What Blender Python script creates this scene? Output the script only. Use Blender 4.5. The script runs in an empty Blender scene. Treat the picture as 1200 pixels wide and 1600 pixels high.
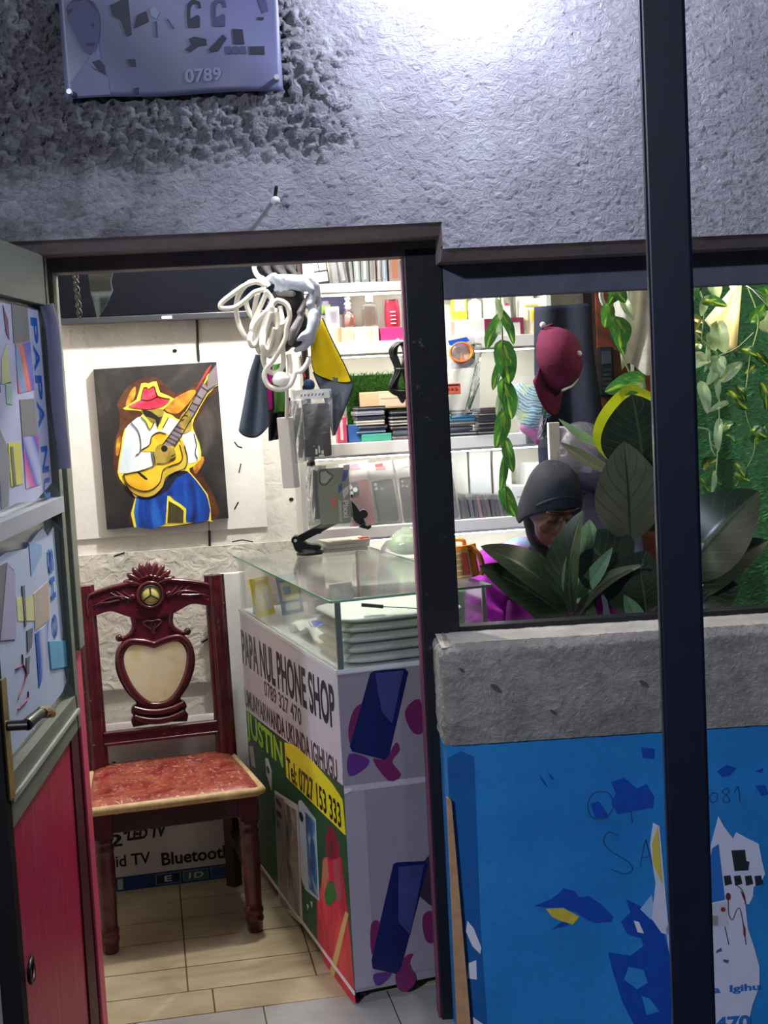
import bpy, math, random
import numpy as np
from mathutils import Vector, Matrix, Euler
random.seed(7); RNG = np.random.default_rng(7)
S = bpy.context.scene; COL = S.collection
R_ = math.radians
# ------------------------------------------------------------------ camera
PIT, ROL, EYE, FPX = R_(5.36), R_(3.0), 1.6, 2100.0
_F = Vector((0, math.cos(PIT), -math.sin(PIT))); _U0 = Vector((0, math.sin(PIT), math.cos(PIT))); _R0 = Vector((1, 0, 0))
_U = _U0*math.cos(ROL) + _R0*math.sin(ROL); _R = _R0*math.cos(ROL) - _U0*math.sin(ROL); _C = Vector((0, 0, EYE))
cd = bpy.data.cameras.new('camera'); cam = bpy.data.objects.new('camera', cd); COL.objects.link(cam); S.camera = cam
cd.sensor_fit = 'VERTICAL'; cd.sensor_height = 24.0; cd.lens = 24.0*FPX/1600; cd.clip_start = .05
m = Matrix((_R, _U, -_F)).transposed().to_4x4(); m.translation = _C; cam.matrix_world = m
# ------------------------------------------------------------------ world, exposure
w = bpy.data.worlds.new('night'); S.world = w; w.use_nodes = True
w.node_tree.nodes['Background'].inputs[0].default_value = (.30, .38, .62, 1); w.node_tree.nodes['Background'].inputs[1].default_value = .10
S.view_settings.view_transform = 'Standard'; S.view_settings.look = 'None'; S.view_settings.gamma = 1; S.view_settings.exposure = 0.5
S.view_settings.use_curve_mapping = False
S.cycles.use_denoising = True; S.cycles.max_bounces = 8; S.cycles.transparent_max_bounces = 24; S.cycles.diffuse_bounces = 6
S.cycles.glossy_bounces = 4; S.cycles.transmission_bounces = 6; S.cycles.caustics_reflective = False; S.cycles.caustics_refractive = False
S.cycles.sample_clamp_indirect = 4.0
WALL_LAMP_W, WALL_LAMP_COL = 17.0, (.78, .84, 1.0)     # bracket lamp over the shop window
FILL_W, FILL_COL = 275.0, (.80, .88, 1.0)            # unseen lamp across the road, added to light the front wall
ROOM_W, ROOM_COL = 58.0, (1.0, .97, .90)                 # bulb on the shop ceiling
LED_E, LED_COL = 40.0, (1.0, .98, .90)                    # strips under the shelves
BULB_E = 60.0
# ------------------------------------------------------------------ placing helpers
def ray(x, y): return _F*FPX + _R*(x-600) + _U*(800-y)
def at(x, y, Y): d = ray(x, y); return _C + d*(Y/d.y)            # a point at depth Y
def atz(x, y, z): d = ray(x, y); return _C + d*((z-EYE)/d.z)      # a point at height z
class Pl:
    'an upright plane through p, turned by ang degrees; u runs along it, d behind it'
    def __init__(s, p, ang):
        s.p = Vector((p[0], p[1], 0)); s.a = R_(ang); s.t = Vector((math.cos(s.a), math.sin(s.a), 0)); s.n = Vector((-math.sin(s.a), math.cos(s.a), 0))
    def hit(s, x, y): d = ray(x, y); return _C + d*((s.p-_C).dot(s.n)/d.dot(s.n))
    def uv(s, x, y): q = s.hit(x, y); return ((q-s.p).dot(s.t), q.z)
    def w(s, u, d, z): return s.p + s.t*u + s.n*d + Vector((0, 0, z))
    def back(s, d): return Pl(s.p + s.n*d, math.degrees(s.a))
# ------------------------------------------------------------------ materials
def lin(h):
    c = [int(h[i:i+2], 16)/255 for i in (0, 2, 4)]
    return tuple((x/12.92 if x <= .04045 else ((x+.055)/1.055)**2.4) for x in c)
_MC = {}
def mix(nt, fac, a, b):
    n = nt.nodes.new('ShaderNodeMix'); n.data_type = 'RGBA'
    for s, v in ((n.inputs[0], fac), (n.inputs[6], a), (n.inputs[7], b)):
        if isinstance(v, (int, float)): s.default_value = v
        elif isinstance(v, tuple): s.default_value = (*v[:3], 1)
        else: nt.links.new(v, s)
    return n.outputs[2]
def noise(nt, scale, detail=4, coord='Object', dist=0, vec=None, rough=.5):
    n = nt.nodes.new('ShaderNodeTexNoise'); n.inputs['Scale'].default_value = scale; n.inputs['Detail'].default_value = detail
    n.inputs['Distortion'].default_value = dist; n.inputs['Roughness'].default_value = rough
    if vec is None:
        tc = nt.nodes.new('ShaderNodeTexCoord'); vec = tc.outputs[coord]
    nt.links.new(vec, n.inputs['Vector']); return n.outputs['Fac']
def ramp(nt, src, stops):
    n = nt.nodes.new('ShaderNodeValToRGB'); e = n.color_ramp.elements
    while len(e) < len(stops): e.new(.5)
    for q, (p, c) in zip(e, stops): q.position = p; q.color = (*(c if isinstance(c, tuple) else (c, c, c))[:3], 1)
    nt.links.new(src, n.inputs[0]); return n.outputs[0]
def math_(nt, op, a, b=0.0, clamp=False):
    n = nt.nodes.new('ShaderNodeMath'); n.operation = op; n.use_clamp = clamp
    for s, v in ((n.inputs[0], a), (n.inputs[1], b)):
        if isinstance(v, (int, float)): s.default_value = v
        else: nt.links.new(v, s)
    return n.outputs[0]
def newmat(name):
    mt = bpy.data.materials.new(name); mt.use_nodes = True; nt = mt.node_tree
    return mt, nt, nt.nodes['Principled BSDF']
def M(hexc, rough=.55, metal=0, var=.06, vs=18, bump=0, bs=60, trans=0, emit=0, coat=0, name=None, spec=.5):
    key = (hexc, rough, metal, var, vs, bump, bs, trans, emit, coat, spec)
    if key in _MC: return _MC[key]
    mt, nt, p = newmat(name or 'mat_'+hexc); c = lin(hexc)
    if var:
        f = noise(nt, vs, 5)
        nt.links.new(mix(nt, f, tuple(x*(1-var*2) for x in c), tuple(min(1, x*(1+var*2)) for x in c)), p.inputs['Base Color'])
    else: p.inputs['Base Color'].default_value = (*c, 1)
    p.inputs['Roughness'].default_value = rough; p.inputs['Metallic'].default_value = metal; p.inputs['Specular IOR Level'].default_value = spec
    if trans: p.inputs['Transmission Weight'].default_value = trans
    if coat: p.inputs['Coat Weight'].default_value = coat; p.inputs['Coat Roughness'].default_value = .12
    if emit: p.inputs['Emission Color'].default_value = (*c, 1); p.inputs['Emission Strength'].default_value = emit
    if bump:
        b = nt.nodes.new('ShaderNodeBump'); b.inputs['Strength'].default_value = bump; b.inputs['Distance'].default_value = .004
        nt.links.new(noise(nt, bs, 6), b.inputs['Height']); nt.links.new(b.outputs[0], p.inputs['Normal'])
    _MC[key] = mt; return mt
def film(name, tint, gloss=.12, alpha=.15, rough=.08, body='ffffff', wrinkle=0):
    'clear sheet: glass or plastic film, mostly see-through with a glossy face'
    mt, nt, p = newmat(name); nt.nodes.remove(p); out = nt.nodes['Material Output']
    t = nt.nodes.new('ShaderNodeBsdfTransparent'); t.inputs[0].default_value = (*lin(tint), 1)
    g = nt.nodes.new('ShaderNodeBsdfGlossy'); g.inputs['Roughness'].default_value = rough; g.inputs[0].default_value = (1, 1, 1, 1)
    d = nt.nodes.new('ShaderNodeBsdfDiffuse'); d.inputs[0].default_value = (*lin(body), 1)
    lw = nt.nodes.new('ShaderNodeLayerWeight'); lw.inputs[0].default_value = .35
    if wrinkle:
        b = nt.nodes.new('ShaderNodeBump'); b.inputs['Strength'].default_value = wrinkle; b.inputs['Distance'].default_value = .01
        nt.links.new(noise(nt, 35, 4, dist=1.5), b.inputs['Height'])
        for q in (g, d): nt.links.new(b.outputs[0], q.inputs['Normal'])
    m1 = nt.nodes.new('ShaderNodeMixShader'); m2 = nt.nodes.new('ShaderNodeMixShader')
    m1.inputs[0].default_value = alpha; nt.links.new(t.outputs[0], m1.inputs[1]); nt.links.new(d.outputs[0], m1.inputs[2])
    f = math_(nt, 'MULTIPLY', lw.outputs['Fresnel'], gloss*4, True)
    nt.links.new(f, m2.inputs[0]); nt.links.new(m1.outputs[0], m2.inputs[1]); nt.links.new(g.outputs[0], m2.inputs[2])
    nt.links.new(m2.outputs[0], out.inputs[0]); return mt
# ------------------------------------------------------------------ mesh building
def rot_to(z):
    z = Vector(z).normalized(); return z.to_track_quat('Z', 'Y').to_matrix()
class G:
    def __init__(s): s.v = []; s.f = []; s.m = []; s.s = []; s.mats = []; s.uv = {}
    def mi(s, mt):
        if mt not in s.mats: s.mats.append(mt)
        return s.mats.index(mt)
    def add(s, vs, fs, mt, smooth=False, M4=None, uv=None):
        b = len(s.v); k = s.mi(mt)
        for i, q in enumerate(vs):
            q = Vector(q); s.v.append(tuple(M4 @ q if M4 is not None else q))
            if uv: s.uv[b+i] = uv[i]
        for q in fs: s.f.append(tuple(b+i for i in q)); s.m.append(k); s.s.append(smooth)
        return s
    def box(s, lo, hi, mt, M4=None):
        x0, y0, z0 = lo; x1, y1, z1 = hi
        return s.add([(x0,y0,z0),(x1,y0,z0),(x1,y1,z0),(x0,y1,z0),(x0,y0,z1),(x1,y0,z1),(x1,y1,z1),(x0,y1,z1)],
              [(0,3,2,1),(4,5,6,7),(0,1,5,4),(1,2,6,5),(2,3,7,6),(3,0,4,7)], mt, False, M4)
    def cyl(s, p0, p1, r0, mt, r1=None, n=16, caps=True, smooth=True):
        p0, p1 = Vector(p0), Vector(p1); r1 = r0 if r1 is None else r1; Q = rot_to(p1-p0)
        vs = []
        for p, r in ((p0, r0), (p1, r1)):
            for i in range(n): a = 2*math.pi*i/n; vs.append(p + Q @ Vector((r*math.cos(a), r*math.sin(a), 0)))
        s.add(vs, [(i, (i+1) % n, n+(i+1) % n, n+i) for i in range(n)], mt, smooth)
        if caps: s.add(vs, [tuple(range(n-1, -1, -1)), tuple(range(n, 2*n))], mt)
        return s
    def tube(s, pts, r, mt, n=8, closed=False, sub=0, smooth=True, flat=1.0):
        pts = [Vector(p) for p in pts]
        if sub: pts = spline(pts, sub, closed)
        rr = r if callable(r) else (lambda t: r)
        N = len(pts); vs = []; nrm = None
        for i, p in enumerate(pts):
            a = pts[(i+1) % N] if (closed or i < N-1) else p; b = pts[i-1] if (closed or i > 0) else p
            t = (a-b).normalized() if (a-b).length > 1e-9 else Vector((0, 0, 1))
            if nrm is None:
                nrm = t.orthogonal().normalized() if abs(t.x) > .9 or abs(t.y) > .99 else Vector((0, 1, 0)).cross(t).normalized()
            nrm = (nrm - t*nrm.dot(t)); nrm = nrm.normalized() if nrm.length > 1e-6 else t.orthogonal().normalized()
            bi = t.cross(nrm); q = rr(i/max(1, N-1))
            for k in range(n): an = 2*math.pi*k/n; vs.append(p + nrm*(q*math.cos(an)) + bi*(q*flat*math.sin(an)))
        fs = []
        for i in range(N if closed else N-1):
            j = (i+1) % N
            for k in range(n): fs.append((i*n+k, i*n+(k+1) % n, j*n+(k+1) % n, j*n+k))
        s.add(vs, fs, mt, smooth)
        if not closed: s.add([vs[i] for i in range(n)], [tuple(range(n-1, -1, -1))], mt); s.add(vs[-n:], [tuple(range(n))], mt)
        return s
    def lathe(s, prof, mt, n=24, o=(0, 0, 0), Q=None, smooth=True):
        o = Vector(o); vs = []
        for r, z in prof:
            for i in range(n):
                a = 2*math.pi*i/n; q = Vector((r*math.cos(a), r*math.sin(a), z)); vs.append(o + (Q @ q if Q is not None else q))
        fs = [(j*n+i, j*n+(i+1) % n, (j+1)*n+(i+1) % n, (j+1)*n+i) for j in range(len(prof)-1) for i in range(n)]
        s.add(vs, fs, mt, smooth)
        s.add(vs[:n], [tuple(range(n-1, -1, -1))], mt); s.add(vs[-n:], [tuple(range(n))], mt); return s
    def prism(s, poly, fr, d0, d1, mt, side=None):
        'outline poly in the frame fr (a function (u,v,d) -> point), solid between d0 (front) and d1'
        n = len(poly); a = sum(poly[i][0]*poly[(i+1) % n][1]-poly[(i+1) % n][0]*poly[i][1] for i in range(n))
        if a < 0: poly = poly[::-1]
        vs = [fr(u, v, d0) for u, v in poly] + [fr(u, v, d1) for u, v in poly]
        s.add(vs, [tuple(range(n)), tuple(range(2*n-1, n-1, -1))], mt)
        return s.add(vs, [(i, n+i, n+(i+1) % n, (i+1) % n) for i in range(n)], side or mt)
    def grid(s, fn, nu, nv, mt, smooth=True, closeu=False):
        vs = []; uv = []
        for j in range(nv+1):
            for i in range(nu+(0 if closeu else 1)): vs.append(fn(i/nu, j/nv)); uv.append((i/nu, j/nv))
        w_ = nu if closeu else nu+1
        fs = [(j*w_+i, j*w_+(i+1) % w_, (j+1)*w_+(i+1) % w_, (j+1)*w_+i) for j in range(nv) for i in range(nu)]
        return s.add(vs, fs, mt, smooth, None, uv)
    def sph(s, c, r, mt, nu=20, nv=12, Q=None):
        c = Vector(c); r = (r, r, r) if isinstance(r, (int, float)) else r
        def fn(u, v):
            a = 2*math.pi*u; b = math.pi*(v-.5); q = Vector((r[0]*math.cos(b)*math.cos(a), r[1]*math.cos(b)*math.sin(a), r[2]*math.sin(b)))
            return c + (Q @ q if Q is not None else q)
        return s.grid(fn, nu, nv, mt, True, True)
    def text(s, string, x0, y0, x1, y1, fr, mt, d=0.0, bold=.0, slant=0, thick=0):
        vs, fs = glyphs(string, bold)
        xs = [q[0] for q in vs]; ys = [q[1] for q in vs]; ax, bx, ay, by = min(xs), max(xs), min(ys), max(ys)
        out = []
        for x, y in vs:
            v = (y-ay)/(by-ay or 1); u = (x-ax)/(bx-ax or 1); out.append(fr(x0+(x1-x0)*u+slant*v, y0+(y1-y0)*v, d))
        return s.add(out, fs, mt)
    def build(s, name, parent=None, loc=None, rz=0, bev=0, sol=0, sub=0):
        me = bpy.data.meshes.new(name); me.from_pydata(s.v, [], s.f)
        for q in s.mats: me.materials.append(q)
        me.polygons.foreach_set('material_index', s.m); me.polygons.foreach_set('use_smooth', s.s)
        if s.uv:
            ul = me.uv_layers.new(name='UVMap'); ids = np.zeros(len(me.loops), dtype=np.int32); me.loops.foreach_get('vertex_index', ids)
            ul.data.foreach_set('uv', np.array([s.uv.get(int(i), (0., 0.)) for i in ids], dtype=np.float32).ravel())
        me.update(); o = bpy.data.objects.new(name, me); COL.objects.link(o)
        if parent is not None: o.parent = parent
        if loc is not None: o.location = loc
        o.rotation_euler[2] = rz
        if sol: q = o.modifiers.new('thickness', 'SOLIDIFY'); q.thickness = sol; q.offset = 0
        if bev: q = o.modifiers.new('bevel', 'BEVEL'); q.width = bev; q.segments = 2; q.limit_method = 'ANGLE'; q.angle_limit = R_(50)
        if sub: q = o.modifiers.new('smooth', 'SUBSURF'); q.levels = sub; q.render_levels = sub
        return o
def spline(pts, sub, closed=False):
    n = len(pts); out = []
    for i in range(n if closed else n-1):
        p1 = pts[i]; p2 = pts[(i+1) % n]; p0 = pts[i-1] if (closed or i > 0) else p1*2-p2; p3 = pts[(i+2) % n] if (closed or i < n-2) else p2*2-p1
        for k in range(sub):
            t = k/sub; out.append(.5*((2*p1)+(p2-p0)*t+(2*p0-5*p1+4*p2-p3)*t*t+(3*p1-p0-3*p2+p3)*t**3))
    if not closed: out.append(pts[-1].copy())
    return out
def sm(pts, sub=6, closed=True): return [(p.x, p.y) for p in spline([Vector((a, b, 0)) for a, b in pts], sub, closed)]
_GC = {}
def glyphs(string, bold):
    k = (string, bold)
    if k not in _GC:
        cu = bpy.data.curves.new('t', 'FONT'); cu.body = string; cu.size = 1; cu.offset = bold; cu.resolution_u = 4
        o = bpy.data.objects.new('t', cu); COL.objects.link(o); bpy.context.view_layer.update()
        me = o.evaluated_get(bpy.context.evaluated_depsgraph_get()).to_mesh()
        _GC[k] = ([(v.co.x, v.co.y) for v in me.vertices], [tuple(p.vertices) for p in me.polygons])
        bpy.data.objects.remove(o); bpy.data.curves.remove(cu)
    return _GC[k]
def rrect(x0, z0, x1, z1, r, n=4):
    out = []
    for cx, cz, a0 in ((x1-r, z0+r, -90), (x1-r, z1-r, 0), (x0+r, z1-r, 90), (x0+r, z0+r, 180)):
        for i in range(n+1): a = R_(a0+90*i/n); out.append((cx+r*math.cos(a), cz+r*math.sin(a)))
    return out
def disc(cx, cz, r, n=20, rz=None): return [(cx+r*math.cos(2*math.pi*i/n), cz+(rz or r)*math.sin(2*math.pi*i/n)) for i in range(n)]
XZ = lambda u, v, d: Vector((u, d, v))           # upright facing -y, d goes back
XY = lambda u, v, d: Vector((u, v, d))           # lying, d goes up
def tag(o, label, cat, group=None, kind=None):
    if label: o['label'] = label
    if cat: o['category'] = cat
    if group: o['group'] = group
    if kind: o['kind'] = kind
    return o
def thing(name, label, cat, loc, rz=0, group=None):
    o = bpy.data.objects.new(name, None); COL.objects.link(o); o.location = loc; o.rotation_euler[2] = rz; o.empty_display_size = .05
    return tag(o, label, cat, group)
def struct(o): o['kind'] = 'structure'; return o
def blob(name, mt, chains=(), balls=(), voxel=.008, smooth=4, parent=None, loc=None, rz=0, thin=0):
    'one continuous surface grown over tapered limbs (lists of (point, radius)) and ellipsoids (centre, radii, matrix)'
    g = G()
    for ch in chains:
        ch = [(Vector(p), r) for p, r in ch]
        for (p, r), (q, r2) in zip(ch, ch[1:]): g.cyl(p, q, r, mt, r2, n=16)
        for p, r in ch: g.sph(p, r, mt, 16, 10)
    for b in balls: g.sph(b[0], b[1], mt, 24, 16, b[2] if len(b) > 2 else None)
    me = bpy.data.meshes.new('tmp'); me.from_pydata(g.v, [], g.f); o = bpy.data.objects.new('tmp', me); COL.objects.link(o)
    q = o.modifiers.new('r', 'REMESH'); q.mode = 'VOXEL'; q.voxel_size = voxel; q.use_smooth_shade = True
    if smooth: q = o.modifiers.new('s', 'SMOOTH'); q.iterations = smooth; q.factor = .5
    bpy.context.view_layer.update()
    me2 = bpy.data.meshes.new_from_object(o.evaluated_get(bpy.context.evaluated_depsgraph_get())); me2.name = name
    bpy.data.objects.remove(o); bpy.data.meshes.remove(me)
    me2.materials.clear(); me2.materials.append(mt)
    n = bpy.data.objects.new(name, me2); COL.objects.link(n); n.parent = parent
    if loc is not None: n.location = loc
    n.rotation_euler[2] = rz; return n
# planes of the place
FA = Pl((0, 3.09), 3); FRM = FA.back(.18); RW = Pl((0, 4.78), 10); SH = RW.back(-.18); DR = Pl((-.735, 3.1), 90)
CS = Pl((-.14, 3.36), 108.5); CF = Pl((-.14, 3.36), 18.5)
rFA, rRW, rC = R_(3), R_(10), R_(18.5)
# ================================================================== THE SETTING
def plaster_mat(name, a, b, amp_f, amp_c, split):
    mt, nt, p = newmat(name); mt.displacement_method = 'BOTH'
    tc = nt.nodes.new('ShaderNodeTexCoord'); sx = nt.nodes.new('ShaderNodeSeparateXYZ'); nt.links.new(tc.outputs['Object'], sx.inputs[0])
    mp = nt.nodes.new('ShaderNodeMapping'); nt.links.new(tc.outputs['Object'], mp.inputs[0]); mp.inputs['Scale'].default_value = (.95, 1, 1.2); mp.inputs['Rotation'].default_value = (0, .35, 0)
    fine = ramp(nt, noise(nt, 46, 8, dist=.55, vec=mp.outputs[0], rough=.68), [(.30, 0.0), (.72, 1.0)])
    coarse = ramp(nt, noise(nt, 44, 1.5, dist=.25), [(.37, 0.0), (.66, 1.0)])
    h = math_(nt, 'MULTIPLY', fine, amp_f)
    if split:
        wob = math_(nt, 'MULTIPLY', math_(nt, 'SUBTRACT', noise(nt, 5, 3), .5), .35)
        mx = math_(nt, 'MULTIPLY', math_(nt, 'SUBTRACT', math_(nt, 'ADD', wob, .02), sx.outputs['X']), 7.0, True)
        mz = math_(nt, 'MULTIPLY', math_(nt, 'SUBTRACT', math_(nt, 'ADD', sx.outputs['Z'], math_(nt, 'MULTIPLY', wob, .4)), 2.10), 14.0, True)
        msk = math_(nt, 'MULTIPLY', mx, mz)
        coarse_dark = math_(nt, 'MULTIPLY', msk, .62)
        h = math_(nt, 'ADD', h, math_(nt, 'MULTIPLY', math_(nt, 'MULTIPLY', coarse, msk), amp_c))
    d = nt.nodes.new('ShaderNodeDisplacement'); d.inputs['Midlevel'].default_value = 0; d.inputs['Scale'].default_value = 1
    nt.links.new(h, d.inputs['Height']); nt.links.new(d.outputs[0], nt.nodes['Material Output'].inputs['Displacement'])
    stain = ramp(nt, noise(nt, 6, 6, rough=.65), [(.38, 0.0), (.66, 1.0)])
    col = mix(nt, stain, lin(a), lin(b))
    if split:
        left_dark = math_(nt, 'MULTIPLY', math_(nt, 'MULTIPLY', math_(nt, 'SUBTRACT', math_(nt, 'ADD', wob, -.30), sx.outputs['X']), 3.0, True), ramp(nt, noise(nt, 9, 6, rough=.7), [(.35, .25), (.6, 1.0)]))
        col = mix(nt, coarse_dark, col, lin('5c5962')); col = mix(nt, math_(nt, 'MULTIPLY', left_dark, .75), col, lin('3f3c42'))  # coarse area greyer, left end darker in noisy patches
    nt.links.new(col, p.inputs['Base Color']); p.inputs['Roughness'].default_value = .8
    return mt
PLAS = plaster_mat('grey_roughcast', '9d99a3', 'b4b1ba', .0085, .021, True)
PLAS2 = plaster_mat('grey_trowelled_plaster', '84807f', 'a9a5a2', .007, 0, False)
CONC = M('857b7c', .85, var=.14, vs=14, bump=.6, bs=45); DKCONC = M('4a4547', .9, var=.2, vs=10, bump=.5)
CHM = M('8d8287', .85, var=.15, vs=30, bump=.6, bs=50)
def plain_wall(name, a, b, bump=.5):
    mt, nt, p = newmat(name); f = ramp(nt, noise(nt, 4, 8, rough=.7), [(.35, 0.0), (.62, 1.0)])
    nt.links.new(mix(nt, f, lin(a), lin(b)), p.inputs['Base Color']); p.inputs['Roughness'].default_value = .75
    bm = nt.nodes.new('ShaderNodeBump'); bm.inputs['Strength'].default_value = bump; bm.inputs['Distance'].default_value = .012
    nt.links.new(noise(nt, 26, 8, dist=.8), bm.inputs['Height']); nt.links.new(bm.outputs[0], p.inputs['Normal']); return mt
INW = plain_wall('white_room_plaster', 'c9c6bf', 'e2dfda'); INW2 = plain_wall('rough_cream_plaster', 'b9b4ab', 'dad6ce', 1.0)
# upper front wall (local frame of FA: x along, y into the wall)
g = G()
XB = .164
g.grid(lambda u, v: (-1.0+u*(XB+1.0), -.004, 1.962+v*.685), 360, 210, PLAS)
g.grid(lambda u, v: (XB+u*(1.35-XB), -.004, 1.902+v*.745), 360, 230, PLAS)
for xa, xb, zc in ((-1.0, XB, 1.938), (XB, 1.35, 1.878)): g.add([(xa, -.003, zc+.026), (xb, -.003, zc+.026), (xb, .05, zc), (xa, .05, zc)], [(0, 3, 2, 1)], CHM)
g.box((-1.9, .05, 1.94), (XB, .26, 2.75), CONC); g.box((-1.9, .0, 1.97), (XB, .06, 2.75), CONC); g.box((XB, .0, 1.91), (2.0, .06, 2.75), CONC); g.box((XB, .05, 1.88), (2.0, .26, 2.75), CONC)
g.box((-1.9, 0, -.05), (-.80, .26, 1.94), CONC)
struct(g.build('wall_front', None, FA.p, rFA))
# lower front wall under the window: blue below, bare grey band above
def blue_mat():
    mt, nt, p = newmat('blue_gloss_paint'); f = ramp(nt, noise(nt, 3, 6), [(.3, 0.0), (.7, 1.0)])
    f2 = ramp(nt, noise(nt, 40, 6), [(.5, 0.0), (.75, .35)])
    nt.links.new(mix(nt, f2, mix(nt, f, lin('1b72bb'), lin('2a8ad2')), lin('1a5f9f')), p.inputs['Base Color']); p.inputs['Roughness'].default_value = .42
    bm = nt.nodes.new('ShaderNodeBump'); bm.inputs['Strength'].default_value = .25; bm.inputs['Distance'].default_value = .01
    nt.links.new(noise(nt, 9, 8), bm.inputs['Height']); nt.links.new(bm.outputs[0], p.inputs['Normal']); return mt
BLUE = blue_mat(); DBLUE = M('0d46a8', .45, var=.15, vs=50)
g = G()
g.box((.117, 0, -.05), (2.0, .30, .753), BLUE)
g.box((.127, .012, .753), (2.0, .30, .975), CONC)
def band(u, v):
    L = [(.19, .112), (.03, .112)] ; s = u*1.45
    z = .753 + v*.235; ins = max(0, v-.93)*.35
    if s < .15: x, y, nx, ny = .115, .17-s, 1, 0
    elif s < .20: a = (s-.15)/.05*math.pi/2; x, y = .115+.03*(1-math.cos(a)), .03*(1-math.sin(a))-.01; nx, ny = math.cos(a), math.sin(a)
    else: x, y, nx, ny = .145+(s-.20), -.01, 0, 1
    return (x+nx*ins, y+ny*ins, z)
g.grid(band, 290, 48, PLAS2)
g.grid(lambda u, v: (.118+u*1.3, .003+v*.19, .982+.004*v), 200, 26, plaster_mat('pale_sill_cement', 'b5aca6', 'd3cbc4', .004, 0, False))
wl = FA
def fpoly(pts): return [FA.uv(*p) for p in pts]
FAf = lambda u, v, d: Vector((u, -d, v))
for pts in ([(955,1222),(975,1215),(995,1232),(1010,1225),(1022,1245),(1020,1262),(1000,1265),(985,1268),(965,1272),(955,1255),(962,1240)],
            [(922,1255),(935,1252),(948,1270),(950,1278),(930,1278)], [(1002,1168),(1022,1170),(1022,1186),(1004,1184)],
            [(835,1415),(860,1405),(870,1398),(880,1388),(897,1392),(905,1402),(920,1400),(938,1412),(958,1432),(955,1440),(930,1442),(912,1434),(900,1425),(870,1418),(850,1418)],
            [(978,1405),(1000,1415),(1010,1430),(1035,1450),(1048,1500),(1048,1600),(990,1600),(972,1565),(958,1520),(950,1488),(985,1493),(1005,1478),(1002,1466),(980,1460),(970,1440),(985,1425)],
            [(862,1452),(875,1442),(885,1438),(888,1446),(870,1450)], [(842,1210),(852,1222),(855,1230),(846,1220)], [(855,1205),(865,1216),(862,1218)],
            [(1120,1205),(1135,1195),(1150,1200),(1140,1212),(1128,1214)], [(1180,1228),(1195,1226),(1200,1240),(1190,1244)], [(1180,1205),(1192,1200),(1190,1208)]):
    g.prism(fpoly(pts), FAf, .0015, 0, DBLUE)
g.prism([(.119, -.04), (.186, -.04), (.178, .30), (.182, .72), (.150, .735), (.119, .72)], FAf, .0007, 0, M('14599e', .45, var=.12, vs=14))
BL2 = M('2c83c9', .5, var=.1)
for pts in ([(982,1510),(1005,1515),(1012,1535),(995,1545),(975,1530)], [(1002,1555),(1015,1560),(1030,1580),(1010,1585)]): g.prism(fpoly(pts), FAf, .0022, 0, BL2)
g.prism(fpoly([(853,1420),(880,1418),(905,1432),(895,1444),(875,1438),(862,1432)]), FAf, .0025, 0, M('c9b23e', .6, var=.2, vs=60))
WHT = M('d8d8e4', .7)
for pts in ([(730,1438),(740,1450),(752,1480),(750,1490),(738,1478),(728,1455)], [(732,1505),(744,1500),(745,1530),(730,1528)], [(738,1588),(755,1600),(738,1600)], [(990,1438),(998,1440),(1006,1458),(996,1456)]):
    g.prism(fpoly(pts), FAf, .0022, 0, WHT)
INK = M('1d3d75', .7, var=0)
def scr(pts, r=.0011, sub=5):
    g.tube([Vector((u, -.0008, v)) for u, v in fpoly(pts)], r, INK, n=5, sub=sub)
scr([(965,1305),(950,1300),(943,1315),(955,1330),(980,1345),(988,1358),(975,1365),(955,1358)])
scr([(1000,1355),(1005,1325),(1009,1312),(1018,1350)], sub=1); scr([(1001,1340),(1016,1338)], sub=1)
scr([(935,1236),(952,1240),(958,1260),(945,1278),(925,1277),(918,1258),(924,1242),(935,1236)])
scr([(985,1265),(988,1285)], sub=1)
scr([(1098,1240),(1093,1248),(1099,1252),(1103,1243),(1104,1256),(1096,1262)])
scr([(1114,1238),(1108,1245),(1112,1253),(1120,1250),(1120,1241),(1114,1238)])
scr([(1135,1231),(1128,1237),(1137,1244),(1139,1252),(1131,1253),(1130,1246),(1139,1237),(1135,1231)])
scr([(1147,1238),(1153,1228),(1156,1252)], sub=1)
for x, y, r in ((773, 1073, .012), (862, 1110, .007), (1003, 1066, .010), (720, 1045, .006)):
    u, z = FA.uv(x, y); g.prism(sm([(u-r, z+r*.8), (u+r*.3, z+r*.5), (u+r, z-r*.9), (u-.2*r, z-r*.5)], 3), FAf, .0175, .0, DKCONC)
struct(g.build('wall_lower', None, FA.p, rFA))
# steel frame of door and window, set back in the wall
FBLK = None
def chip_paint(name, a, b, lo=.60):
    mt, nt, p = newmat(name); f = ramp(nt, noise(nt, 22, 8, rough=.7), [(lo, 0.0), (lo+.04, 1.0)])
    nt.links.new(mix(nt, f, lin(a), lin(b)), p.inputs['Base Color']); p.inputs['Roughness'].default_value = .4
    bm = nt.nodes.new('ShaderNodeBump'); bm.inputs['Strength'].default_value = .3; bm.inputs['Distance'].default_value = .003
    nt.links.new(noise(nt, 22, 8, rough=.7), bm.inputs['Height']); nt.links.new(bm.outputs[0], p.inputs['Normal']); return mt
BLKP = chip_paint('black_enamel', '0b0d16', '55505c', .64); MAG = M('6e3a54', .5, var=.15, vs=8); GRN = M('7b7f71', .5, var=.08, vs=30, bump=.15)
g = G()
g.box((.088, .165, -.02), (.180, .235, 1.925), BLKP); g.box((.081, .175, -.02), (.0885, .23, 1.90), MAG)
g.box((-.80, .165, 1.905), (.18, .235, 1.945), M('6b6068', .7, var=.2, bump=.4))
g.box((-.775, .165, 1.0), (-.745, .235, 1.905), GRN); g.box((-.80, .165, -.02), (-.765, .235, 1.0), M('6b1230', .45)); g.box((-.765, .168, -.02), (-.757, .235, 1.0), M('d2506e', .45))  # pink strip: lit face of the red jamb put into its colour
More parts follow.
